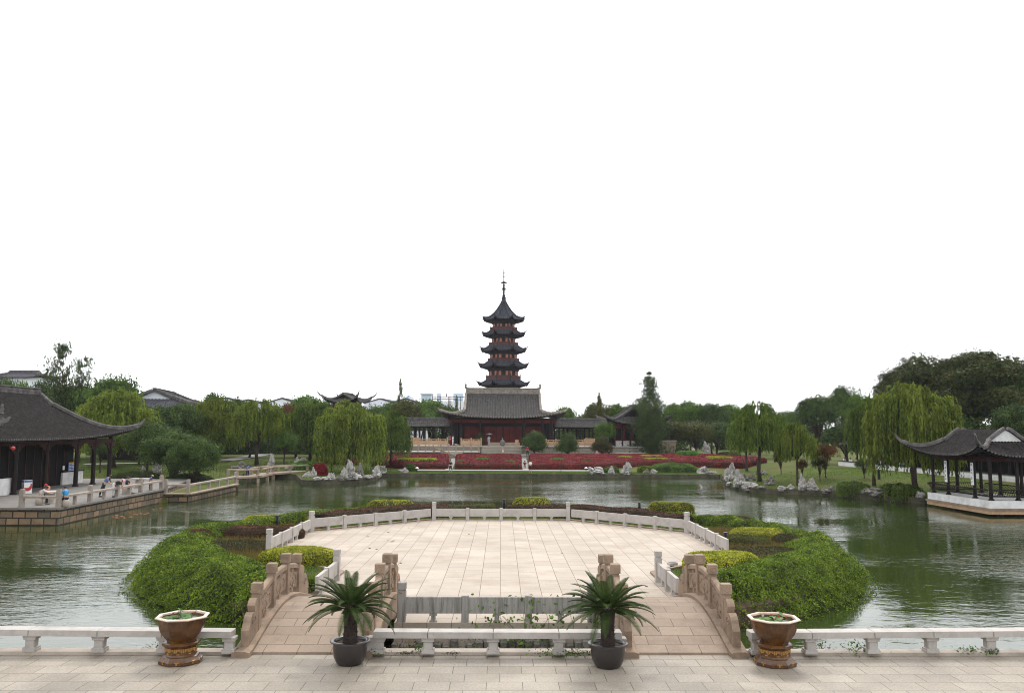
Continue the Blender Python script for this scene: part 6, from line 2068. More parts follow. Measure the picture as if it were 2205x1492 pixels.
for nm, lab, key, px, top, wp, mt, kw in T:
    kw = dict(kw); lowp = kw.pop('low', None); wp *= kw.pop('k', 1)
    if lowp:
        Y = kw['Y']; p = aty(px, top, Y); zb0 = .75 if 'spruce' in key or 'juniper' in key else .15
        tree(nm, lab, key, (p.x, Y, zb0), wp*Y/F_PX, p.z-zb0, mt)
    else: tpx(nm, lab, key, px, top, wp, mt, **kw)

# the wood behind: many trees one can tell apart
BG = 'broadleaf trees of the wood behind the garden'
B = [
 ('broad1', 12, 816, 70, 'lf_dark', 125, 'dark treetop at the left picture edge, below the skyline hall'),
 ('broad2', 50, 824, 60, 'lf_green', 122, 'green treetop directly below the skyline hall'),
 ('broad3', 92, 820, 80, 'lf_dark', 118, 'dark green tree left of the taller pine'),
 ('low1', 150, 815, 110, 'lf_pine', 116, 'green tree mass at the foot of the two pines'),
 ('broad1', 248, 811, 120, 'lf_green', 118, 'tall green tree left of the big plain-roofed hall'),
 ('broad2', 205, 835, 90, 'lf_green', 112, 'green tree between the shorter pine and the first willow'),
 ('low2', 305, 872, 90, 'lf_dark', 108, 'dark tree in front of the big plain-roofed hall, left part'),
 ('broad3', 350, 872, 80, 'lf_dark', 112, 'dark tree in front of the middle of the big plain-roofed hall'),
 ('broad1', 392, 868, 80, 'lf_dark', 116, 'dark tree at the right end of the big plain roof'),
 ('low3', 340, 905, 130, 'lf_dark', 96, 'low dark tree mass above the left bushy tree'),
 ('broad2', 462, 846, 62, 'lf_dark', 150, 'treetop rising above the broad left willow'),
 ('broad1', 518, 862, 60, 'lf_green', 160, 'treetop before the left white gabled house'),
 ('thin2', 512, 858, 34, 'lf_dark', 158, 'ragged dark treetop before the left white gabled house'),
 ('broad3', 622, 868, 60, 'lf_maple', 150, 'red-brown tree behind the gap of two left-bank willows'),
 ('broad2', 662, 852, 90, 'lf_green', 160, 'rounded green tree left of the curled-roof pavilion'),
 ('broad1', 700, 862, 60, 'lf_green', 155, 'green tree at the left foot of the curled-roof pavilion'),
 ('low1', 800, 868, 70, 'lf_green', 155, 'green tree right of the curled-roof pavilion'),
 ('broad3', 838, 866, 75, 'lf_green', 160, 'green tree left of the thin ragged conifer'),
 ('broad2', 872, 862, 80, 'lf_olive', 158, 'olive tree at the foot of the thin ragged conifer'),
 ('broad1', 925, 860, 80, 'lf_green', 170, 'green tree left of the steel roof frame'),
 ('low2', 905, 880, 90, 'lf_green', 160, 'green tree above the left covered corridor'),
 ('broad3', 958, 872, 70, 'lf_dark', 165, 'dark green tree touching the left hall eave'),
 ('low3', 985, 880, 60, 'lf_green', 172, 'green tree just behind the left end of the hall roof'),
 ('broad1', 1216, 876, 62, 'lf_green', 165, 'round green tree right of the hall eave'),
 ('low1', 1246, 888, 60, 'lf_dark', 170, 'distant dull green tree right of the hall'),
 ('broad2', 1283, 868, 70, 'lf_olive', 160, 'yellowish tree at the foot of the small pointed conifer'),
 ('broad3', 1325, 868, 70, 'lf_green', 162, 'green tree above the side pavilion roof'),
 ('broad1', 1356, 872, 60, 'lf_dark', 160, 'dark tree between the side pavilion roof and the tall conifer'),
 ('broad2', 1447, 868, 70, 'lf_green', 155, 'green tree immediately right of the tall conifer'),
 ('broad3', 1485, 862, 85, 'lf_green', 158, 'highest green tree right of the tall conifer'),
 ('broad1', 1530, 868, 85, 'lf_dark', 156, 'dark tree above the standing garden stone'),
 ('broad2', 1572, 870, 75, 'lf_green', 160, 'green tree left of the tall loose willow'),
 ('low1', 1612, 882, 80, 'lf_dark', 158, 'dark tree behind the tall loose willow'),
 ('broad3', 1668, 888, 60, 'lf_green', 156, 'green treetop right of the tall loose willow'),
 ('broad1', 1702, 884, 50, 'lf_green', 158, 'small green treetop left of the large round dark tree'),
 ('low2', 1443, 905, 90, 'lf_olive', 143, 'olive-leaved tree above the low stone terrace wall'),
 ('low3', 1497, 902, 100, 'lf_olive', 144, 'broad yellowish tree above the bright green dome bush'),
 ('low1', 1543, 905, 90, 'lf_dark', 146, 'dark tree right behind the standing garden stone'),
 ('low2', 1590, 915, 80, 'lf_olive', 148, 'pale olive tree behind the yellowish right-bank willow'),
 ('near1', 1757, 848, 105, 'lf_dark', 122, 'large round dark tree left of the dark curtain willow'),
 ('broad2', 1816, 831, 80, 'lf_dark', 135, 'dark treetop peeping over the curtain willow'),
 ('broad3', 1848, 846, 70, 'lf_green', 128, 'green treetop between the curtain willow and the biggest tree'),
 ('big1', 2068, 752, 330, 'lf_big', 104, 'biggest dark rusty-tinged tree, towering over the right pavilion'),
 ('big2', 1955, 782, 160, 'lf_big', 110, 'left shoulder tree of the biggest dark tree, above the biggest willow'),
 ('big1', 2175, 790, 190, 'lf_dark', 102, 'dark tree at the right picture edge behind the pavilion'),
 ('near2', 2185, 868, 120, 'lf_dark', 92, 'low dark tree behind the right pavilion gable'),
 ('low3', 2050, 880, 170, 'lf_dark', 99, 'shadowy tree behind the right pavilion ridge'),
 ('low1', 1935, 890, 150, 'lf_dark', 112, 'shadowy tree behind the biggest willow'),
 ('low2', 1820, 905, 110, 'lf_dark', 118, 'shadowy tree behind the start of the white wall'),
 ('low2', 1690, 915, 120, 'lf_dark', 140, 'shadowy low tree behind the mop-headed willow'),
 ('low3', 640, 905, 140, 'lf_dark', 135, 'shadowy low tree behind the round green left-bank tree'),
 ('low1', 540, 900, 120, 'lf_dark', 135, 'shadowy low tree behind the leaning willow trunk'),
 ('low2', 750, 900, 120, 'lf_dark', 135, 'shadowy low tree behind the largest left-bank willow'),
 ('low3', 440, 895, 120, 'lf_dark', 128, 'shadowy low tree behind the broad left willow'),
 ('low1', 240, 900, 120, 'lf_dark', 105, 'shadowy low tree behind the left pavilion eave'),
]
for key, px, top, wp, mt, Y, lab in B:
    tpx('broadleaf_tree', lab, key, px, top, wp*1.12, mt, Y=Y, group=BG)
# far wood beyond, one mass
pts = []
for k in range(150):
    px = rng.uniform(-150, 2400); Y = rng.uniform(180, 215)
    d = ray(px, 900)
    pts.append((d.x*Y/d.y, Y, rng.uniform(5.5, 8.5)))
P = []; Nn = []
for x, y, h in pts:
    for c in range(9):
        cx_, cy2, cz_ = x+rng.normal(0, 2.2), y+rng.normal(0, 2), h*rng.uniform(.3, .85)
        u = unit(120); P.append(np.array([cx_, cy2, cz_])+u*rng.uniform(1.2, 2.1)); Nn.append(u)
v, q_ = leaf_quads(np.concatenate(P), np.concatenate(Nn), .6, .7, .7)
tag(np_mesh('far_wood', v, q_, M['lf_dark']), 'continuous belt of far trees closing off the horizon', 'wood', kind='stuff')

# ---------------- red hedge beds ----------------
def on_h(px, py, h, ymin=100):
    d = ray(px, py); Y = np.arange(ymin, 160, .2); t_ = Y/d.y
    G = gz(d.x*t_, Y); Z = EYE+d.z*t_-h
    i = np.argmax(Z <= G); return Vector((d.x*t_[i], Y[i], G[i]+h))
def bedX(px, Y): return FX(px, Y)
def bed(label, front, back, mt, n, size=.2, h=.78):
    out = [(bedX(px, Y), Y) for px, Y in front]+[(bedX(px, Y), Y) for px, Y in back]
    # densify
    o2 = []
    for i, a in enumerate(out):
        b = out[(i+1) % len(out)]
        m_ = max(1, int(math.hypot(b[0]-a[0], b[1]-a[1])/1.6))
        for k in range(m_): o2.append((a[0]+(b[0]-a[0])*k/m_, a[1]+(b[1]-a[1])*k/m_))
    V, F = hedge_core(o2, 0, h, inset=.18, lump=.10, zf=lambda x, y: g1(x, y)-.02)
    return leafy('red_hedge', label, 'hedge', V, F, n, size, mt, 'clipped red hedge beds before the hall', thick=.07, spread=.45)
bed('clipped red hedge bed at left, with the oval yellow-green patch', [(800, 120), (870, 117.2), (965, 117)], [(966, 131), (820, 130)], 'lf_red', 20000)
bed('middle clipped red hedge bed, between the two paths', [(981, 117), (1122, 117)], [(1122, 131), (983, 131)], 'lf_red', 20000)
bed('longest clipped red hedge bed, stretching right to the willows', [(1139, 117), (1290, 117.3), (1370, 121), (1450, 121.5), (1530, 120), (1600, 119)], [(1650, 124), (1600, 130), (1500, 133), (1140, 131)], 'lf_red', 60000)
def patch(label, px, py, wpx, dp, mt, n, h=.86, hh=.22, cat='hedge', size=.17):
    p = on_h(px, py, h)
    V, F = hedge_core(circle(p.x, p.y, wpx*p.y/F_PX/2, dp, 24, 0, .05, int(px)), p.z-.25, p.z+hh, inset=.2, lump=.03)
    leafy('low_hedge', label, cat, V, F, n, size, mt, 'green patches set in the red hedge beds')
patch('large oval yellow-green patch in the left red bed', 898, 989, 88, 2.6, 'lf_yellow', 5000, hh=.12)
patch('yellow-green streak in the middle of the central red bed', 1040, 987, 34, 1.4, 'lf_grass', 1200, hh=.05)
patch('short green streak near the front of the central red bed', 1097, 993, 24, 1.0, 'lf_grass', 800, hh=.05)
patch('small green streak at the left of the central red bed', 992, 992, 16, .8, 'lf_grass', 500, hh=.05)
patch('green streak near the left end of the longest red bed', 1200, 988, 30, 1.3, 'lf_grass', 1000, hh=.05)
patch('brownish-green streak in the longest red bed, right of the thin pole', 1262, 991, 26, .9, 'lf_olive', 700, hh=.05)
patch('yellow streak near the back of the longest red bed', 1345, 983, 32, 1.0, 'lf_yellow', 800, hh=.05)
patch('long yellow streak in the middle of the longest red bed', 1414, 987, 54, 1.1, 'lf_yellow', 1300, hh=.05)
patch('thin yellow streak at the back of the longest red bed, under the juniper', 1400, 980.5, 50, .8, 'lf_yellow', 900, hh=.03)
patch('bright green dome bush at the back of the longest red bed', 1481, 981, 46, 1.7, 'lf_bright', 3500, .6, .7)
patch('pale yellow-green oval hedge in front of the standing stone', 1548, 988, 62, 1.7, 'lf_yellow', 3500, .75, .3)
def garden_bush(label, px, py, wpx, h, mt, n, dp=None, size=.16, name='bush', lump=.15, group='shrubs on the pond banks'):
    p = on(px, py, 60)
    w_ = wpx*p.y/F_PX
    dp = dp or w_*.7
    V, F = hedge_core(circle(p.x, p.y+dp*.4, w_/2, dp/2, 22, 0, .06, int(px)), p.z-.1, p.z+h, inset=w_*.12, lump=lump)
    return leafy(name, label, 'shrub', V, F, n, size, mt, group, thick=.15)
garden_bush('round dark red ball bush beside the rocks at the zigzag bridge', 686, 1024, 29, 1.35, 'lf_red', 4000, lump=.02)
garden_bush('dark red hedge behind the round red ball bush', 703, 998, 60, .85, 'lf_red', 4000)
garden_bush('red hedge patch under the largest left-bank willow', 745, 1000, 50, .7, 'lf_red', 3000)
garden_bush('curved clipped green hedge left of the round red ball bush', 660, 1008, 60, .8, 'lf_green', 4500)
garden_bush('green hedge behind the rocks at the end of the zigzag bridge', 640, 1012, 46, .75, 'lf_bright', 2500)
garden_bush('wild green shrubs along the far water edge, between two pale rocks', 1455, 1018, 100, 1.1, 'lf_green', 9000, 4)
garden_bush('green shrub right of the first far-bank rock at right', 1392, 1019, 34, .8, 'lf_jasmine', 2500)
garden_bush('green shrub between the small far-bank rocks', 1318, 1019, 30, .7, 'lf_green', 2000)
garden_bush('green shrub left of the small pale mushroom lamp at left', 884, 1016, 24, .8, 'lf_green', 2000)
if 0: garden_bush('drooping weedy shrub at the right bank waterline, left of the dark rock', 1840, 1066, 50, 1.0, 'lf_jasmine', 7000, size=.14, lump=.35)
if 0: garden_bush('drooping willow-like shrub at the waterline left of the right pavilion', 1945, 1079, 70, 1.15, 'lf_olive', 10000, size=.14, lump=.35)
garden_bush('small green ball plant before the white rock pile', 1590, 1052, 16, .6, 'lf_bright', 900, size=.1)
garden_bush('long low clipped hedge behind the standing stone at right', 1575, 985, 50, .8, 'lf_dark', 2500)
garden_bush('dark clipped hedge behind the pavilion terrace table', 285, 1040, 110, .95, 'lf_dark', 8000, 2.5, .1)
garden_bush('dark clipped hedge under the two bushy trees', 400, 1041, 100, .8, 'lf_dark', 7000, 2.2, .1)
garden_bush('green shrub at the foot of the side pavilion', 1322, 980, 26, 1.5, 'lf_dark', 2000)
garden_bush('dark shrub under the trees right of the low terrace wall', 1465, 980, 40, 1.3, 'lf_brown', 2500)

p = on(1842, 1064, 60)
tree('drooping_shrub', 'drooping weedy shrub at the right bank waterline, left of the dark rock', 'tussock1', (p.x, p.y+.6, p.z-.3), 3.0, 1.35, 'lf_willow2', 'shrubs on the pond banks', cat='shrub')
p = on(1945, 1077, 60)
tree('drooping_shrub', 'drooping willow-like shrub at the waterline left of the right pavilion', 'tussock2', (p.x, p.y+.7, p.z-.4), 3.6, 1.5, 'lf_willow2', 'shrubs on the pond banks', cat='shrub')
garden_bush('long dark hedge closing the back of the left garden', 470, 978, 420, 3.2, 'lf_dark', 26000, 4, .3)
# lawn grass
def lawn_pts(n, x0, x1, y0, y1, dmin=.4, dmax=60):
    X = rng.uniform(x0, x1, n); Y = rng.uniform(y0, y1, n); d = pond_d(X, Y)
    k = (d > dmin) & (d < dmax); X, Y, d = X[k], Y[k], d[k]
    return np.stack([X, Y, gz(X, Y, d)], 1)
grass('lawn_grass', 'short grass on the right lawn', lambda n: lawn_pts(n, 20, 46, 66, 108), 60000, .07, 'lf_grass', w_=.02)
grass('shore_grass', 'strip of bright grass along the far water edge', lambda n: lawn_pts(n, -20, 27, 108.3, 112.5, .1), 26000, .10, 'lf_grass', w_=.03)
grass('garden_grass', 'grass of the left garden', lambda n: lawn_pts(n, -62, -15, 72, 125), 50000, .09, 'lf_grass', w_=.03)
# paths
def ribbon(name, pts, wd, mt, dz=.03):
    m = MB(); vs = []; fs = []
    for i, p in enumerate(pts):
        a = pts[max(i-1, 0)]; b = pts[min(i+1, len(pts)-1)]
        d = Vector((b[0]-a[0], b[1]-a[1])).normalized(); n = Vector((-d.y, d.x))*wd/2
        for s in (1, -1):
            x, y = p[0]+n.x*s, p[1]+n.y*s; vs.append((x, y, max(g1(x, y), g1(p[0], p[1]))+dz))
        if i: fs.append((2*i-2, 2*i-1, 2*i+1, 2*i))
    return tag(m.add(vs, fs).build(name, M[mt]), kind='structure')
def dens(pts, st=1.5):
    o = []
    for a, b in zip(pts, pts[1:]):
        n = max(1, int(math.hypot(b[0]-a[0], b[1]-a[1])/st))
        o += [(a[0]+(b[0]-a[0])*k/n, a[1]+(b[1]-a[1])*k/n) for k in range(n)]
    return o+[pts[-1]]
gp = [on(px, py) for px, py in ((180, 1000), (330, 998), (480, 992), (530, 985), (600, 975))]
ribbon('path', dens([(p.x, p.y) for p in gp]), 3.0, 'path', .06)
ribbon('kerb_path', dens([(FX(860, 114.6), 114.6), (FX(1320, 114.6), 114.6)]), 2.4, 'path', .05)
for a_, y0_, y1_ in ((973, 115, 131), (1130, 115, 132)):
    ribbon('path', dens([(FX(a_, 123), y0_), (FX(a_, 123), y1_)]), .9, 'path', .06)
ribbon('forecourt', dens([(FX(1125, 133), 133.2), (FX(1420, 133), 133.2)]), 2.6, 'path', .05)

# ---------------- rocks ----------------
def rock_mesh(seed, holes=.55, tall=1.0):
    import bmesh
    bm = bmesh.new(); bmesh.ops.create_icosphere(bm, subdivisions=4, radius=1)
    off = Vector((seed*7.3, seed*3.1, seed*1.7))
    for v in bm.verts:
        d = v.co.normalized()
        n = mnoise.fractal(d*1.3+off, 1, 2, 3)*.5
        rdg = abs(mnoise.noise(d*2.6+off))
        r = 1+n-holes*(max(0, .28-rdg)*2.2)
        v.co = d*max(.35, r)
        v.co.z *= tall
        v.co += mnoise.noise_vector(v.co*3+off)*.10
        if v.co.z < -.5: v.co.z = -.5
    me = bpy.data.meshes.new('rock'); bm.to_mesh(me); bm.free()
    me.materials.append(M['rock'])
    return me
RM = [rock_mesh(1), rock_mesh(2, .8, 1.3), rock_mesh(3, .6, .8), rock_mesh(4, .9, 1.2), rock_mesh(5, .5, .7), rock_mesh(6, .8, 1.0)]
def rock(label, px, py, wpx, hpx, k, dark=False, group='weathered lake rocks on the banks', z=None, nm='rock', dsc=.8):
    p = on(px, py, 50) if z is None else at(px, py, z)
    if z is None and p.z < -1.2: p = at(px, py, -.85)
    s = wpx*p.y/F_PX/2; h = hpx*p.y/F_PX/1.75
    o = bpy.data.objects.new(nm, RM[k]); col.objects.link(o)
    o.location = (p.x, p.y, p.z+h*.42); o.scale = (s*.92, s*dsc, h); o.rotation_euler = (0, 0, px*.37)
    o.material_slots[0].link = 'OBJECT'; o.material_slots[0].material = M['rock_dark' if dark else 'rock']
    return tag(o, label, 'rock', group)
L = [
 ('grey boulder left of the leaning person on the zigzag bridge', 521, 1008, 26, 16, 0, 1),
 ('low dark boulder at the far left behind the zigzag bridge rail', 505, 1010, 20, 9, 2, 1),
 ('tall pale pierced rock with a dark cap behind the zigzag bridge', 583, 1014, 18, 34, 3, 0),
 ('pale rock behind the right part of the zigzag bridge', 624, 1012, 22, 12, 4, 0),
 ('two-lobed pale rock above the clipped green hedge', 640, 1006, 18, 18, 1, 0),
 ('slanting white rock reaching up right behind the zigzag bridge end', 652, 997, 16, 14, 5, 0),
 ('pale rock at the landing of the zigzag bridge', 663, 1028, 20, 14, 0, 0),
 ('upright tan rock right of the zigzag bridge landing', 675, 1027, 16, 18, 1, 0),
 ('low rock at the waterline below the red ball bush', 685, 1038, 22, 10, 4, 0),
 ('flat pale rock left of centre in the left-bank row', 702, 1037, 20, 9, 2, 0),
 ('pointed white rock in the middle of the left-bank row', 713, 1033, 16, 16, 5, 0),
 ('small white boulder in the left-bank row', 718, 1037, 8, 8, 4, 0),
 ('grey rock left of the tall rock pile', 731, 1034, 18, 12, 0, 1),
 ('tallest jagged rock under the largest left-bank willow', 752, 1030, 26, 36, 3, 0),
 ('wide rugged rock at the foot of the tallest jagged rock', 760, 1036, 36, 17, 5, 0),
 ('leaning jagged rock left of the tallest jagged rock', 740, 1026, 14, 16, 1, 0),
 ('dark upright rock right of the tallest jagged rock', 775, 1028, 18, 26, 1, 1),
 ('low grey rock at the water right of the rock pile', 790, 1035, 26, 10, 4, 0),
 ('pierced rock on the point right of the left-bank pile', 811, 1027, 22, 22, 3, 0),
 ('white overhanging rock on the point nearest the red hedges', 822, 1020, 20, 18, 5, 0),
 ('pale block rock at the left end of the far bank', 872, 1018, 16, 12, 0, 0),
 ('broad pierced white rock at the far bank, right of the white mushroom lamp', 1283, 1020, 34, 17, 5, 0),
 ('small white rock between two far-bank rocks', 1317, 1020, 16, 14, 1, 0),
 ('tall white rock with a knob on the far bank', 1348, 1021, 22, 24, 3, 0),
 ('low grey rock left of the white triangular rock on the far bank', 1393, 1020, 16, 10, 0, 1),
 ('white triangular rock on the far bank', 1408, 1020, 14, 13, 2, 0),
 ('low jagged rock group right of the far-bank shrubs', 1515, 1020, 28, 18, 5, 0),
 ('pale round rock at the right end of the far bank', 1536, 1020, 14, 9, 4, 0),
 ('tall craggy rock pile at the left tip of the right bank', 1572, 1034, 28, 34, 3, 0),
 ('white craggy rock in front of the tall craggy pile', 1592, 1050, 30, 30, 1, 0),
 ('long low rock in the water left of the white craggy rock', 1572, 1046, 18, 9, 2, 0),
 ('large white smooth rock on the right bank tip', 1614, 1056, 34, 22, 4, 0),
 ('grey rock behind the large white smooth rock', 1618, 1034, 22, 14, 0, 1),
 ('small dark rock behind the right bank rock pile', 1600, 1028, 14, 10, 5, 1),
 ('grey craggy rock between the two right-bank willow trunks', 1657, 1044, 24, 18, 3, 1),
 ('low grey rock by the right-bank waterline, left of the white pair', 1640, 1054, 20, 8, 2, 1),
 ('left one of a white pair of rocks left of the mop-headed willow trunk', 1684, 1057, 20, 14, 4, 0),
 ('right one of a white pair of rocks at the mop-headed willow trunk', 1703, 1056, 16, 11, 0, 0),
 ('tall upright grey slab rock right of the mop-headed willow trunk', 1728, 1061, 20, 28, 1, 0),
 ('broad upright grey rock beside the tall slab rock', 1748, 1061, 26, 26, 0, 0),
 ('low stacked grey rock right of the broad upright rock', 1778, 1064, 24, 14, 2, 1),
 ('flat-topped grey rock on the right bank edge', 1790, 1058, 16, 12, 2, 1),
 ('rough grey rock half under the drooping weedy shrub', 1841, 1058, 16, 22, 1, 1),
 ('low dark rock in the middle of the right bank edge', 1812, 1067, 24, 11, 5, 1),
 ('long dark sloping rock on the right bank edge', 1890, 1074, 52, 22, 4, 1),
 ('small dark rock between the two drooping shrubs', 1864, 1072, 22, 12, 0, 1),
 ('squarish pale rock just left of the right pavilion', 1983, 1080, 18, 16, 2, 0),
 ('low flat rocks behind the tall willow trunk on the right bank', 1640, 1022, 26, 10, 5, 1),
 ('grey rock seen under the dark tree behind the pavilion terrace', 338, 1022, 22, 26, 1, 0),
 ('white rock by the trunk behind the pavilion terrace', 309, 1020, 12, 15, 3, 0),
 ('pale low rocks seen beneath the left bushy tree', 380, 1022, 24, 12, 5, 0),
]
for lab, px, py, wp, hp, k, dk in L: rock(lab, px, py, wp*1.1, hp*1.05, k, dk)
sp_ = on_h(1522, 985, .0)
o = bpy.data.objects.new('standing_stone', RM[3]); col.objects.link(o)
o.location = (sp_.x, sp_.y, sp_.z+1.1); o.scale = (.72, .6, 1.15); o.rotation_euler = (0, 0, .5)
tag(o, 'tall pierced pale garden stone standing at the back of the longest red bed', 'rock')
def ppos(px, py): return on(px, py, 55)
# mushroom lamps, poles
def mlamp(label, px, py):
    p = ppos(px, py)
    t = thing('mushroom_lamp', label, 'lamp', tuple(p), 0, 'small white mushroom lamps on the far bank')
    MB().lathe((0, 0, 0), [(.05, 0), (.05, .5)], 8).build('stem', M['metal_dark'], t)
    MB().lathe((0, 0, .45), [(.24, 0), (.2, .1), (.08, .18), (.02, .2)], 12).build('cap', M['white_paint'], t)
mlamp('small white mushroom lamp before the left red bed', 898, 1016)
mlamp('small white mushroom lamp before the longest red bed', 1262, 1016)
p = ppos(1208, 1018)
tag(MB().tube([tuple(p), (p.x, p.y, p.z+1.35)], .04, 6).build('marker_pole', M['metal_dark']), 'thin dark pole on the far bank before the longest red bed', 'pole')
p = ppos(1865-0, 1035)
t = thing('path_lamp', 'short dark box lamp on the right lawn beside a willow trunk', 'lamp', tuple(ppos(1893, 1032)))
MB().box((0, 0, .45), (.22, .22, .9), bev=.02).build('post', M['metal_dark'], t)
MB().box((0, 0, .95), (.3, .3, .08), bev=.02).build('cap', M['metal_dark'], t)
# umbrella-shaded white tent-like rock cover at left of stairs
# koi
kp = [(243, 1112), (250, 1109), (262, 1111), (281, 1112), (276, 1101), (286, 1100), (296, 1107), (303, 1105), (312, 1106), (318, 1104), (330, 1096), (312, 1095), (268, 1114), (290, 1106), (252, 1114), (345, 1093)]
K0 = None
for i, (px, py) in enumerate(kp):
    p = at(px, py, WZ+.015)
    rz = random.uniform(-.7, .7)+(PI if i % 2 else 0)
    if K0 is None:
        m = MB(); vs = []; n = 9
        for j in range(n):
            s = j/(n-1); w_ = .085*math.sin(PI*min(1, s*.9+.08))**.7*(1-.3*s)
            for a in np.linspace(0, 2*PI, 8, endpoint=False): vs.append((-.33+.6*s, w_*math.cos(a), w_*.55*math.sin(a)-.02))
        fs = [(j*8+i2, j*8+(i2+1) % 8, (j+1)*8+(i2+1) % 8, (j+1)*8+i2) for j in range(n-1) for i2 in range(8)]
        m.add(vs, fs)
        m.add([(.24, 0, 0), (.42, .11, .0), (.36, 0, 0), (.42, -.11, .0)], [(0, 1, 2, 3)])
        K0 = m.build('koi', M['orange'], smooth=True); K0.location = p; K0.rotation_euler = (0, 0, rz); K0.scale = (.45, .5, 1); o = K0
    else:
        o = K0.copy(); col.objects.link(o); o.location = p; o.rotation_euler = (0, 0, rz); s_ = random.uniform(.3, .55); o.scale = (s_, s_*1.2, 1)
    tag(o, 'orange koi in the shoal at the water surface below the pavilion terrace wall', 'fish', 'shoal of orange koi below the terrace wall')

# ---------------- people ----------------
SK = mat('skin', (.45, .26, .18), (.42, .24, .16), 8, .6)
M['hair'] = mat('hair_black', (.012, .010, .010), None, 30, .5)
CL = {}
def cloth(c):
    if c not in CL: CL[c] = mat('cloth_%d' % len(CL), c, tuple(x*.85 for x in c), 6, .85, .003, 30)
    return CL[c]
def skin_mesh(verts, edges, rad, root=0, sub=1):
    me = bpy.data.meshes.new('tmp'); me.from_pydata(verts, edges, [])
    o = bpy.data.objects.new('tmp', me); col.objects.link(o)
    md = o.modifiers.new('s', 'SKIN'); md.use_smooth_shade = True
    if not me.skin_vertices: me.skin_vertices.new() if hasattr(me.skin_vertices, 'new') else None
    for i, r in enumerate(rad):
        sv = me.skin_vertices[0].data[i]
        sv.radius = (r, r) if not hasattr(r, '__len__') else r
        sv.use_root = (i == root)
    m2 = o.modifiers.new('u', 'SUBSURF'); m2.levels = m2.render_levels = sub
    dg = bpy.context.evaluated_depsgraph_get(); dg.update()
    out = bpy.data.meshes.new_from_object(o.evaluated_get(dg))
    bpy.data.objects.remove(o); bpy.data.meshes.remove(me)
    return out
def person(label, p, rz, top, bottom, lean=0, head=0, armL=(10, 20), armR=(10, 20), legL=(0, 0), legR=(0, 0), s=1.0, hat=None, sleeves=.6, shorts=False, hair='hair', lift=0, longhair=False, cap=False, group=None, skirt=False):
    t = thing('person', label, 'person', (p[0], p[1], p[2]+lift), rz, group)
    t.scale = (s, s, s)
    d = lambda a, L_, x=0: Vector((x, math.sin(R(a))*L_, -math.cos(R(a))*L_))
    h1 = .08+.43*math.cos(R(legL[0]))+.42*math.cos(R(legL[1])); h2 = .08+.43*math.cos(R(legR[0]))+.42*math.cos(R(legR[1]))
    hz_ = max(h1, h2)
    pel = Vector((0, 0, hz_)); up = Vector((0, math.sin(R(lean)), math.cos(R(lean))))
    waist = pel+up*.14; chest = pel+up*.34; nb = pel+up*.49
    hu = Vector((0, math.sin(R(lean+head)), math.cos(R(lean+head)))); nk = nb+hu*.06; hd = nb+hu*.17; ht = nb+hu*.27
    fw = Vector((0, math.cos(R(lean+head)), -math.sin(R(lean+head))))
    V = [pel, waist, chest, nb, nk, hd, ht]; rad = [.135, .12, (.15, .13), .07, .055, (.082, .10), .062]
    E_ = [(0, 1), (1, 2), (2, 3), (3, 4), (4, 5), (5, 6)]
    J = {}
    fingers = MB()
    for sg, arm, leg in ((-1, armL, legL), (1, armR, legR)):
        sh = nb+Vector((sg*.17, 0, 0))-up*.045
        el = sh+d(arm[0], .28, sg*.05); wr = el+d(arm[1], .25, -sg*.02); hn = wr+d(arm[1], .08)
        hp = pel+Vector((sg*.09, 0, -.04)); kn = hp+d(leg[0], .42, sg*.01); an = kn+d(leg[1], .41); toe = an+Vector((sg*.02, .15, -.045)); heel = an+Vector((0, -.02, -.03))
        b = len(V); V += [sh, el, wr, hn]; rad += [.058, .042, .028, (.038, .022)]
        E_ += [(3, b), (b, b+1), (b+1, b+2), (b+2, b+3)]
        b = len(V); V += [hp, kn, an, toe]; rad += [.088, .058, .038, .036]
        E_ += [(0, b), (b, b+1), (b+1, b+2), (b+2, b+3)]
        J[sg] = (sh, el, wr, hn, hp, kn, an, toe)
        dr = (hn-wr).normalized()
        for k in range(4):
            o_ = Vector((0, 0, 0))+Vector((.0, 0, 0))
            sd_ = Vector((sg*(-.022+.015*k), 0, 0))
            ln = (.075, .085, .08, .062)[k]
            fingers.tube([hn+sd_, hn+sd_+dr*ln*.5, hn+sd_+dr*ln+Vector((0, .012, 0))], [.009, .009, .006], 5)
        fingers.tube([wr+dr*.03+Vector((-sg*.02, .0, 0)), wr+dr*.06+Vector((-sg*.045, .01, 0)), wr+dr*.09+Vector((-sg*.05, .015, 0))], [.011, .010, .007], 5)
    bm_ = skin_mesh(V, E_, rad)
    nv = len(bm_.vertices)
    vv = [tuple(v.co) for v in bm_.vertices]; ff = [tuple(p_.vertices) for p_ in bm_.polygons]
    nose = MB().ball(hd+fw*.098+hu*-.005, (.016, .022, .022), 6, 4)
    for sg in (-1, 1): nose.ball(hd+Vector((sg*.083, 0, 0)), (.012, .022, .032), 6, 4)
    for X in (fingers, nose):
        n0 = len(vv); vv += X.v; ff += [tuple(i+n0 for i in f) for f in X.f]
    bpy.data.meshes.remove(bm_)
    body = MB(); body.v = vv; body.f = ff; body.m = [0]*len(ff)
    body.build('body', SK, t, smooth=True)
    ey = MB()
    for sg in (-1, 1): ey.ball(hd+fw*.088+Vector((sg*.032, 0, 0))+hu*.012, .011, 6, 4)
    ey.build('eyes', M['hair'], t)
    MB().ball(hd+fw*.088-hu*.05, (.024, .010, .007), 6, 4).build('mouth', M['petal_red'], t)
    # hair cap
    hb = MB()
    hb.ball(hd+hu*.03-fw*.018, (.093, .105, .10), 12, 8)
    if longhair: hb.tube([hd-fw*.06, hd-fw*.095-hu*.10, hd-fw*.09-hu*.24], [.08, .075, .03], 8)
    hb.build('hair', M[hair], t, smooth=True)
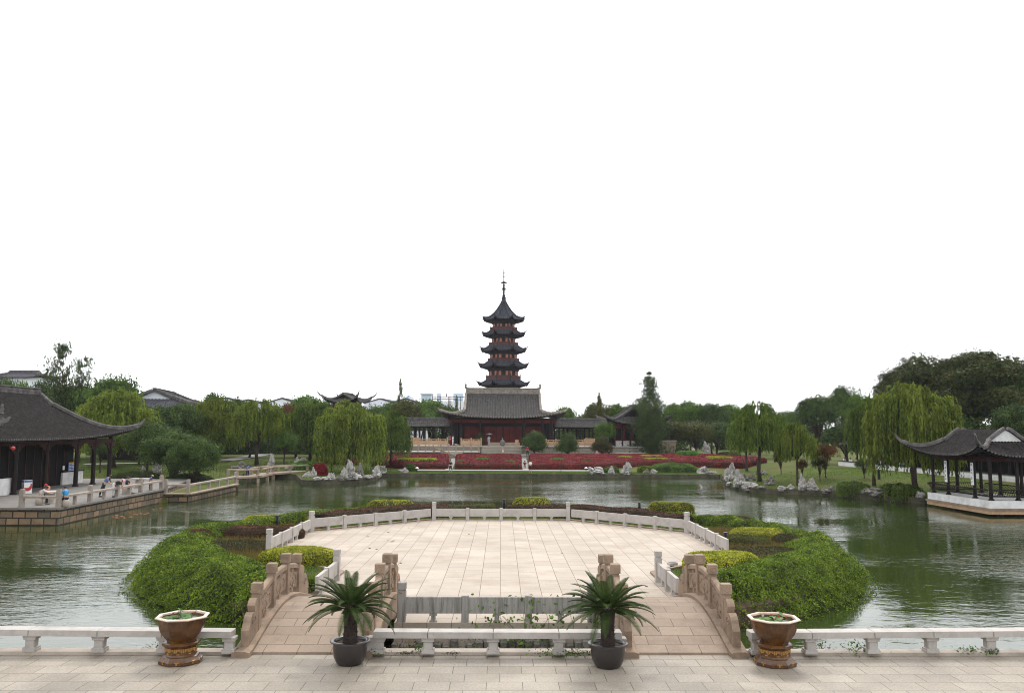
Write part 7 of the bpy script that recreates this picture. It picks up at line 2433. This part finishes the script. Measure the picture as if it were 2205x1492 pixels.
    # top
    tv = [waist-up*.06, chest, nb-up*.02]; tr = [.15, (.175, .15), .085]; te = [(0, 1), (1, 2)]
    for sg in (-1, 1):
        sh, el, wr = J[sg][:3]; b = len(tv)
        e_ = sh.lerp(el, min(1, sleeves*1.4)); tv += [sh, e_]; tr += [.075, .062]; te += [(2, b), (b, b+1)]
        if sleeves > .8: tv.append(el.lerp(wr, .9)); tr.append(.045); te.append((b+1, b+2))
    m_ = skin_mesh(tv, te, tr); m_.materials.clear(); m_.materials.append(cloth(top)); link('shirt', m_, t)
    tv = [waist-up*.02, pel-Vector((0, 0, .0))]; tr = [.14, .155]; te = [(0, 1)]
    for sg in (-1, 1):
        hp, kn, an = J[sg][4:7]; b = len(tv)
        tv += [hp, hp.lerp(kn, .95 if shorts else 1)]; tr += [.11, .085]; te += [(1, b), (b, b+1)]
        if not shorts: tv.append(kn.lerp(an, .93)); tr.append(.062); te.append((b+1, b+2))
    m_ = skin_mesh(tv, te, tr); m_.materials.clear(); m_.materials.append(cloth(bottom)); link('trousers', m_, t)
    for sg in (-1, 1):
        an, toe = J[sg][6:8]
        MB().tube([an+Vector((0, -.05, -.03)), an+Vector((0, .04, -.025)), toe+Vector((0, .02, -.005))], [.05, .052, .04], 8).build('shoe', cloth((.05, .05, .055)), t)
    if hat:
        c, kind = hat
        h_ = MB(); base = hd+hu*.055
        ax = hu; u1 = Vector((1, 0, 0)); u2 = fw
        pr = [(.20, -.02), (.17, .0), (.105, .005), (.10, .05), (.07, .09), (.01, .10)] if kind == 'brim' else [(.106, -.01), (.106, .03), (.085, .075), (.01, .095)]
        vs = []
        for r_, z_ in pr:
            for k in range(14):
                a = 2*PI*k/14; vs.append(base+u1*r_*math.cos(a)+u2*r_*math.sin(a)+ax*z_)
        fs = [(l*14+k, l*14+(k+1) % 14, (l+1)*14+(k+1) % 14, (l+1)*14+k) for l in range(len(pr)-1) for k in range(14)]
        h_.add(vs, fs)
        if kind == 'cap': h_.add([base+u1*-.08+u2*.08, base+u1*.08+u2*.08, base+u1*.05+u2*.19, base-u1*.05+u2*.19], [(0, 1, 2, 3)])
        h_.build('hat', cloth(c), t, smooth=True)
    return t
WHT = (.62, .61, .60); NAVY = (.015, .02, .05); BLK = (.018, .018, .02); BLUE = (.05, .22, .55); DEN = (.10, .17, .33)
F = lambda px, py: (at(px, py, TZ).x, at(px, py, TZ).y, TZ+.03)
sit = dict(legL=(86, 4), legR=(86, -4))
def seat(p, sz=.46): return (p[0], p[1], TZ+.03+sz-.46)
person('person in a pale shirt sitting left at the round table, leaning forward', seat((st2.x, st2.y, 0)), R(-60), (.55, .50, .47), BLK, lean=28, head=14, armL=(55, 80), armR=(55, 80), s=1.0, sleeves=.6, longhair=True, **sit)
person('person in orange shirt and red cap bent over the far side of the round table', seat((st3.x, st3.y+.3, 0)), R(180), (.55, .20, .09), BLK, lean=40, head=20, armL=(50, 85), armR=(50, 85), hat=((.5, .02, .02), 'cap'), s=.92, **sit)
person('person in a bright blue T-shirt sitting with their back to the pond', seat((st1.x, st1.y, 0)), R(62), (.04, .30, .60), NAVY, lean=10, head=12, armL=(25, 60), armR=(25, 60), **sit)
person('person in a denim-blue shirt and dark trousers leaning to look at the fish', F(222, 1071), R(-70), DEN, BLK, lean=30, head=30, armL=(20, 55), armR=(20, 60), legL=(0, 0), legR=(-22, -10))
person('person in a pink sun hat and white trousers bending over the stone railing', F(243, 1071), R(-75), BLK, WHT, lean=68, head=5, armL=(25, 40), armR=(25, 40), hat=((.72, .36, .38), 'brim'), legL=(0, 0), legR=(10, -8), s=.98)
person('young person in navy T-shirt and white trousers sitting by the square stone table', (F(272, 1064)[0], F(272, 1064)[1], TZ+.03), R(-80), NAVY, WHT, lean=4, head=8, armL=(35, 80), armR=(35, 80), **sit)
person('child in straw hat and blue shirt at the far end of the long railing', F(322, 1056), R(-60), (.10, .12, .28), BLK, lean=14, head=20, armL=(25, 50), armR=(25, 50), hat=((.55, .33, .12), 'brim'), s=.72)
o_ = F(272, 1064)
tag(MB().box((0, 0, .22), (.42, .42, .44), bev=.03).build('square_stool', M['granite']), 'square stone stool under the young person in navy', 'stool').location = (o_[0]-.05, o_[1], TZ+.03)
zbp = zp[1]
person('person in a blue shirt leaning over the rail of the zigzag bridge', (zbp.x-.6, zbp.y-.1, -.24), R(-140), (.10, .22, .62), NAVY, lean=66, head=0, armL=(30, 60), armR=(30, 60))
G = lambda px, py: tuple(ppos(px, py))
person('person in black with hands on hips standing on the far bank, left', G(970, 1019), R(175), BLK, BLK, armL=(-15, 30), armR=(-15, 30), shorts=True)
person('person in a white T-shirt and black shorts standing on the far bank, right', G(1142, 1019), R(20), (.8, .8, .8), BLK, armL=(5, 20), armR=(5, 60), shorts=True, legL=(8, 0), legR=(-8, -8))
person('person squatting on the narrow path between the red beds', G(1130, 1008), R(180), BLK, (.35, .18, .1), lean=25, legL=(100, -30), legR=(100, -30), armL=(50, 70), armR=(50, 70), shorts=True, longhair=True)
person('person in a red shirt and dark trousers walking up the path to the stairs', (FX(1136, 133), 133, 1.05), 0, (.65, .02, .04), BLK, armL=(10, 40), armR=(-10, 10), legL=(12, -4), legR=(-10, -16))
person('person in red and white stripes crossing before the stairs', (FX(1083, 134.6), 134.6, 1.25), R(90), (.6, .2, .2), WHT, legL=(20, 0), legR=(-20, -25), s=.8, shorts=True)
person('person in white standing at the left stair gap of the hall platform', (FX(975, PF+.8), PF+.8, zc), R(-70), (.8, .8, .8), WHT, armL=(5, 20), armR=(5, 20), longhair=True)
person('person in dark red beside the person in white on the hall platform', (FX(969.5, PF+1.4), PF+1.4, zc), R(60), (.3, .02, .04), (.2, .02, .03), armL=(10, 60), armR=(5, 20))
t = person('person in pale clothes holding an umbrella on the hall platform', (FX(1053, PF+.7), PF+.7, zc), R(170), (.5, .55, .55), (.25, .28, .3), armL=(40, 130), armR=(5, 10))
ux = FX(1053, PF+.7)
um = thing('umbrella', 'dark grey umbrella held by a person on the hall platform', 'umbrella', (ux, PF+.55, zc+1.0))
MB().tube([(0, 0, 0), (0, 0, 1.05)], .015, 5).build('shaft', M['metal_dark'], um)
MB().lathe((0, 0, .85), [(.62, 0), (.5, .10), (.3, .18), (.02, .23)], 10, cap=False).build('canopy', M['metal_dark'], um)
sitb = dict(legL=(86, 4), legR=(86, -4))
person('person in pink sitting behind the longest red bed, left of the dark-clad sitter', (FX(1285, 133), 132.9, .85), R(200), (.6, .25, .35), BLK, s=1, **sitb)
person('person in dark clothes sitting behind the longest red bed', (FX(1311, 133), 132.9, .85), R(150), BLK, WHT, **sitb)
person('person in dark blue under the trees left of the standing stone', (FX(1470, 135), 135, .9), R(180), NAVY, BLK)
person('person in pink in the shade just left of the standing stone', (FX(1493, 135), 135, .9), R(180), (.55, .4, .45), BLK)
person('small person in white and dark at the far left foot of the grey platform', (FX(835, 128), 128, .75), R(90), (.7, .7, .7), BLK)
def wallp(px, dz=0):
    d = ray(px, 985); a = WA+od*.55; b = WB2+od*.55
    # intersection of the pixel column with the wall line
    k = (a.x*d.y-a.y*d.x)/((a.x-b.x)*d.y-(a.y-b.y)*d.x)
    q = a.lerp(b, k); return (q.x, q.y, .45+dz)
WPG = 'people resting behind the low white wall'
for lab, px, c, rz in (('person in white at the far end of the low white wall', 1817, (.7, .7, .72), 200), ('person in a white shirt sitting second along the low white wall', 1833, (.75, .72, .75), 120),
                       ('person in a pale brown top sitting on the low white wall', 1845, (.45, .28, .2), 120), ('person in white mostly hidden behind the low white wall', 1896, (.7, .7, .7), 160),
                       ('person in pale green behind the low white wall, left of two', 1937, (.25, .42, .40), 190), ('person in dark green behind the low white wall, right of two', 1946, (.08, .14, .13), 150)):
    person(lab, wallp(px), R(rz), c, BLK, group=WPG, lean=12, head=8, armL=(25, 70), armR=(25, 70), **sitb)
# ---------------- haze ----------------
hz_m = bpy.data.materials.new('haze'); hz_m.use_nodes = True
n_ = hz_m.node_tree; n_.nodes.clear()
ov = n_.nodes.new('ShaderNodeOutputMaterial'); pv = n_.nodes.new('ShaderNodeVolumePrincipled')
pv.inputs['Color'].default_value = (.86, .92, 1, 1); pv.inputs['Density'].default_value = .00012
pv.inputs['Anisotropy'].default_value = .1
n_.links.new(pv.outputs[0], ov.inputs['Volume'])
tag(MB().box((0, 400, 28), (1600, 1000, 64)).build('haze', hz_m), kind='stuff')
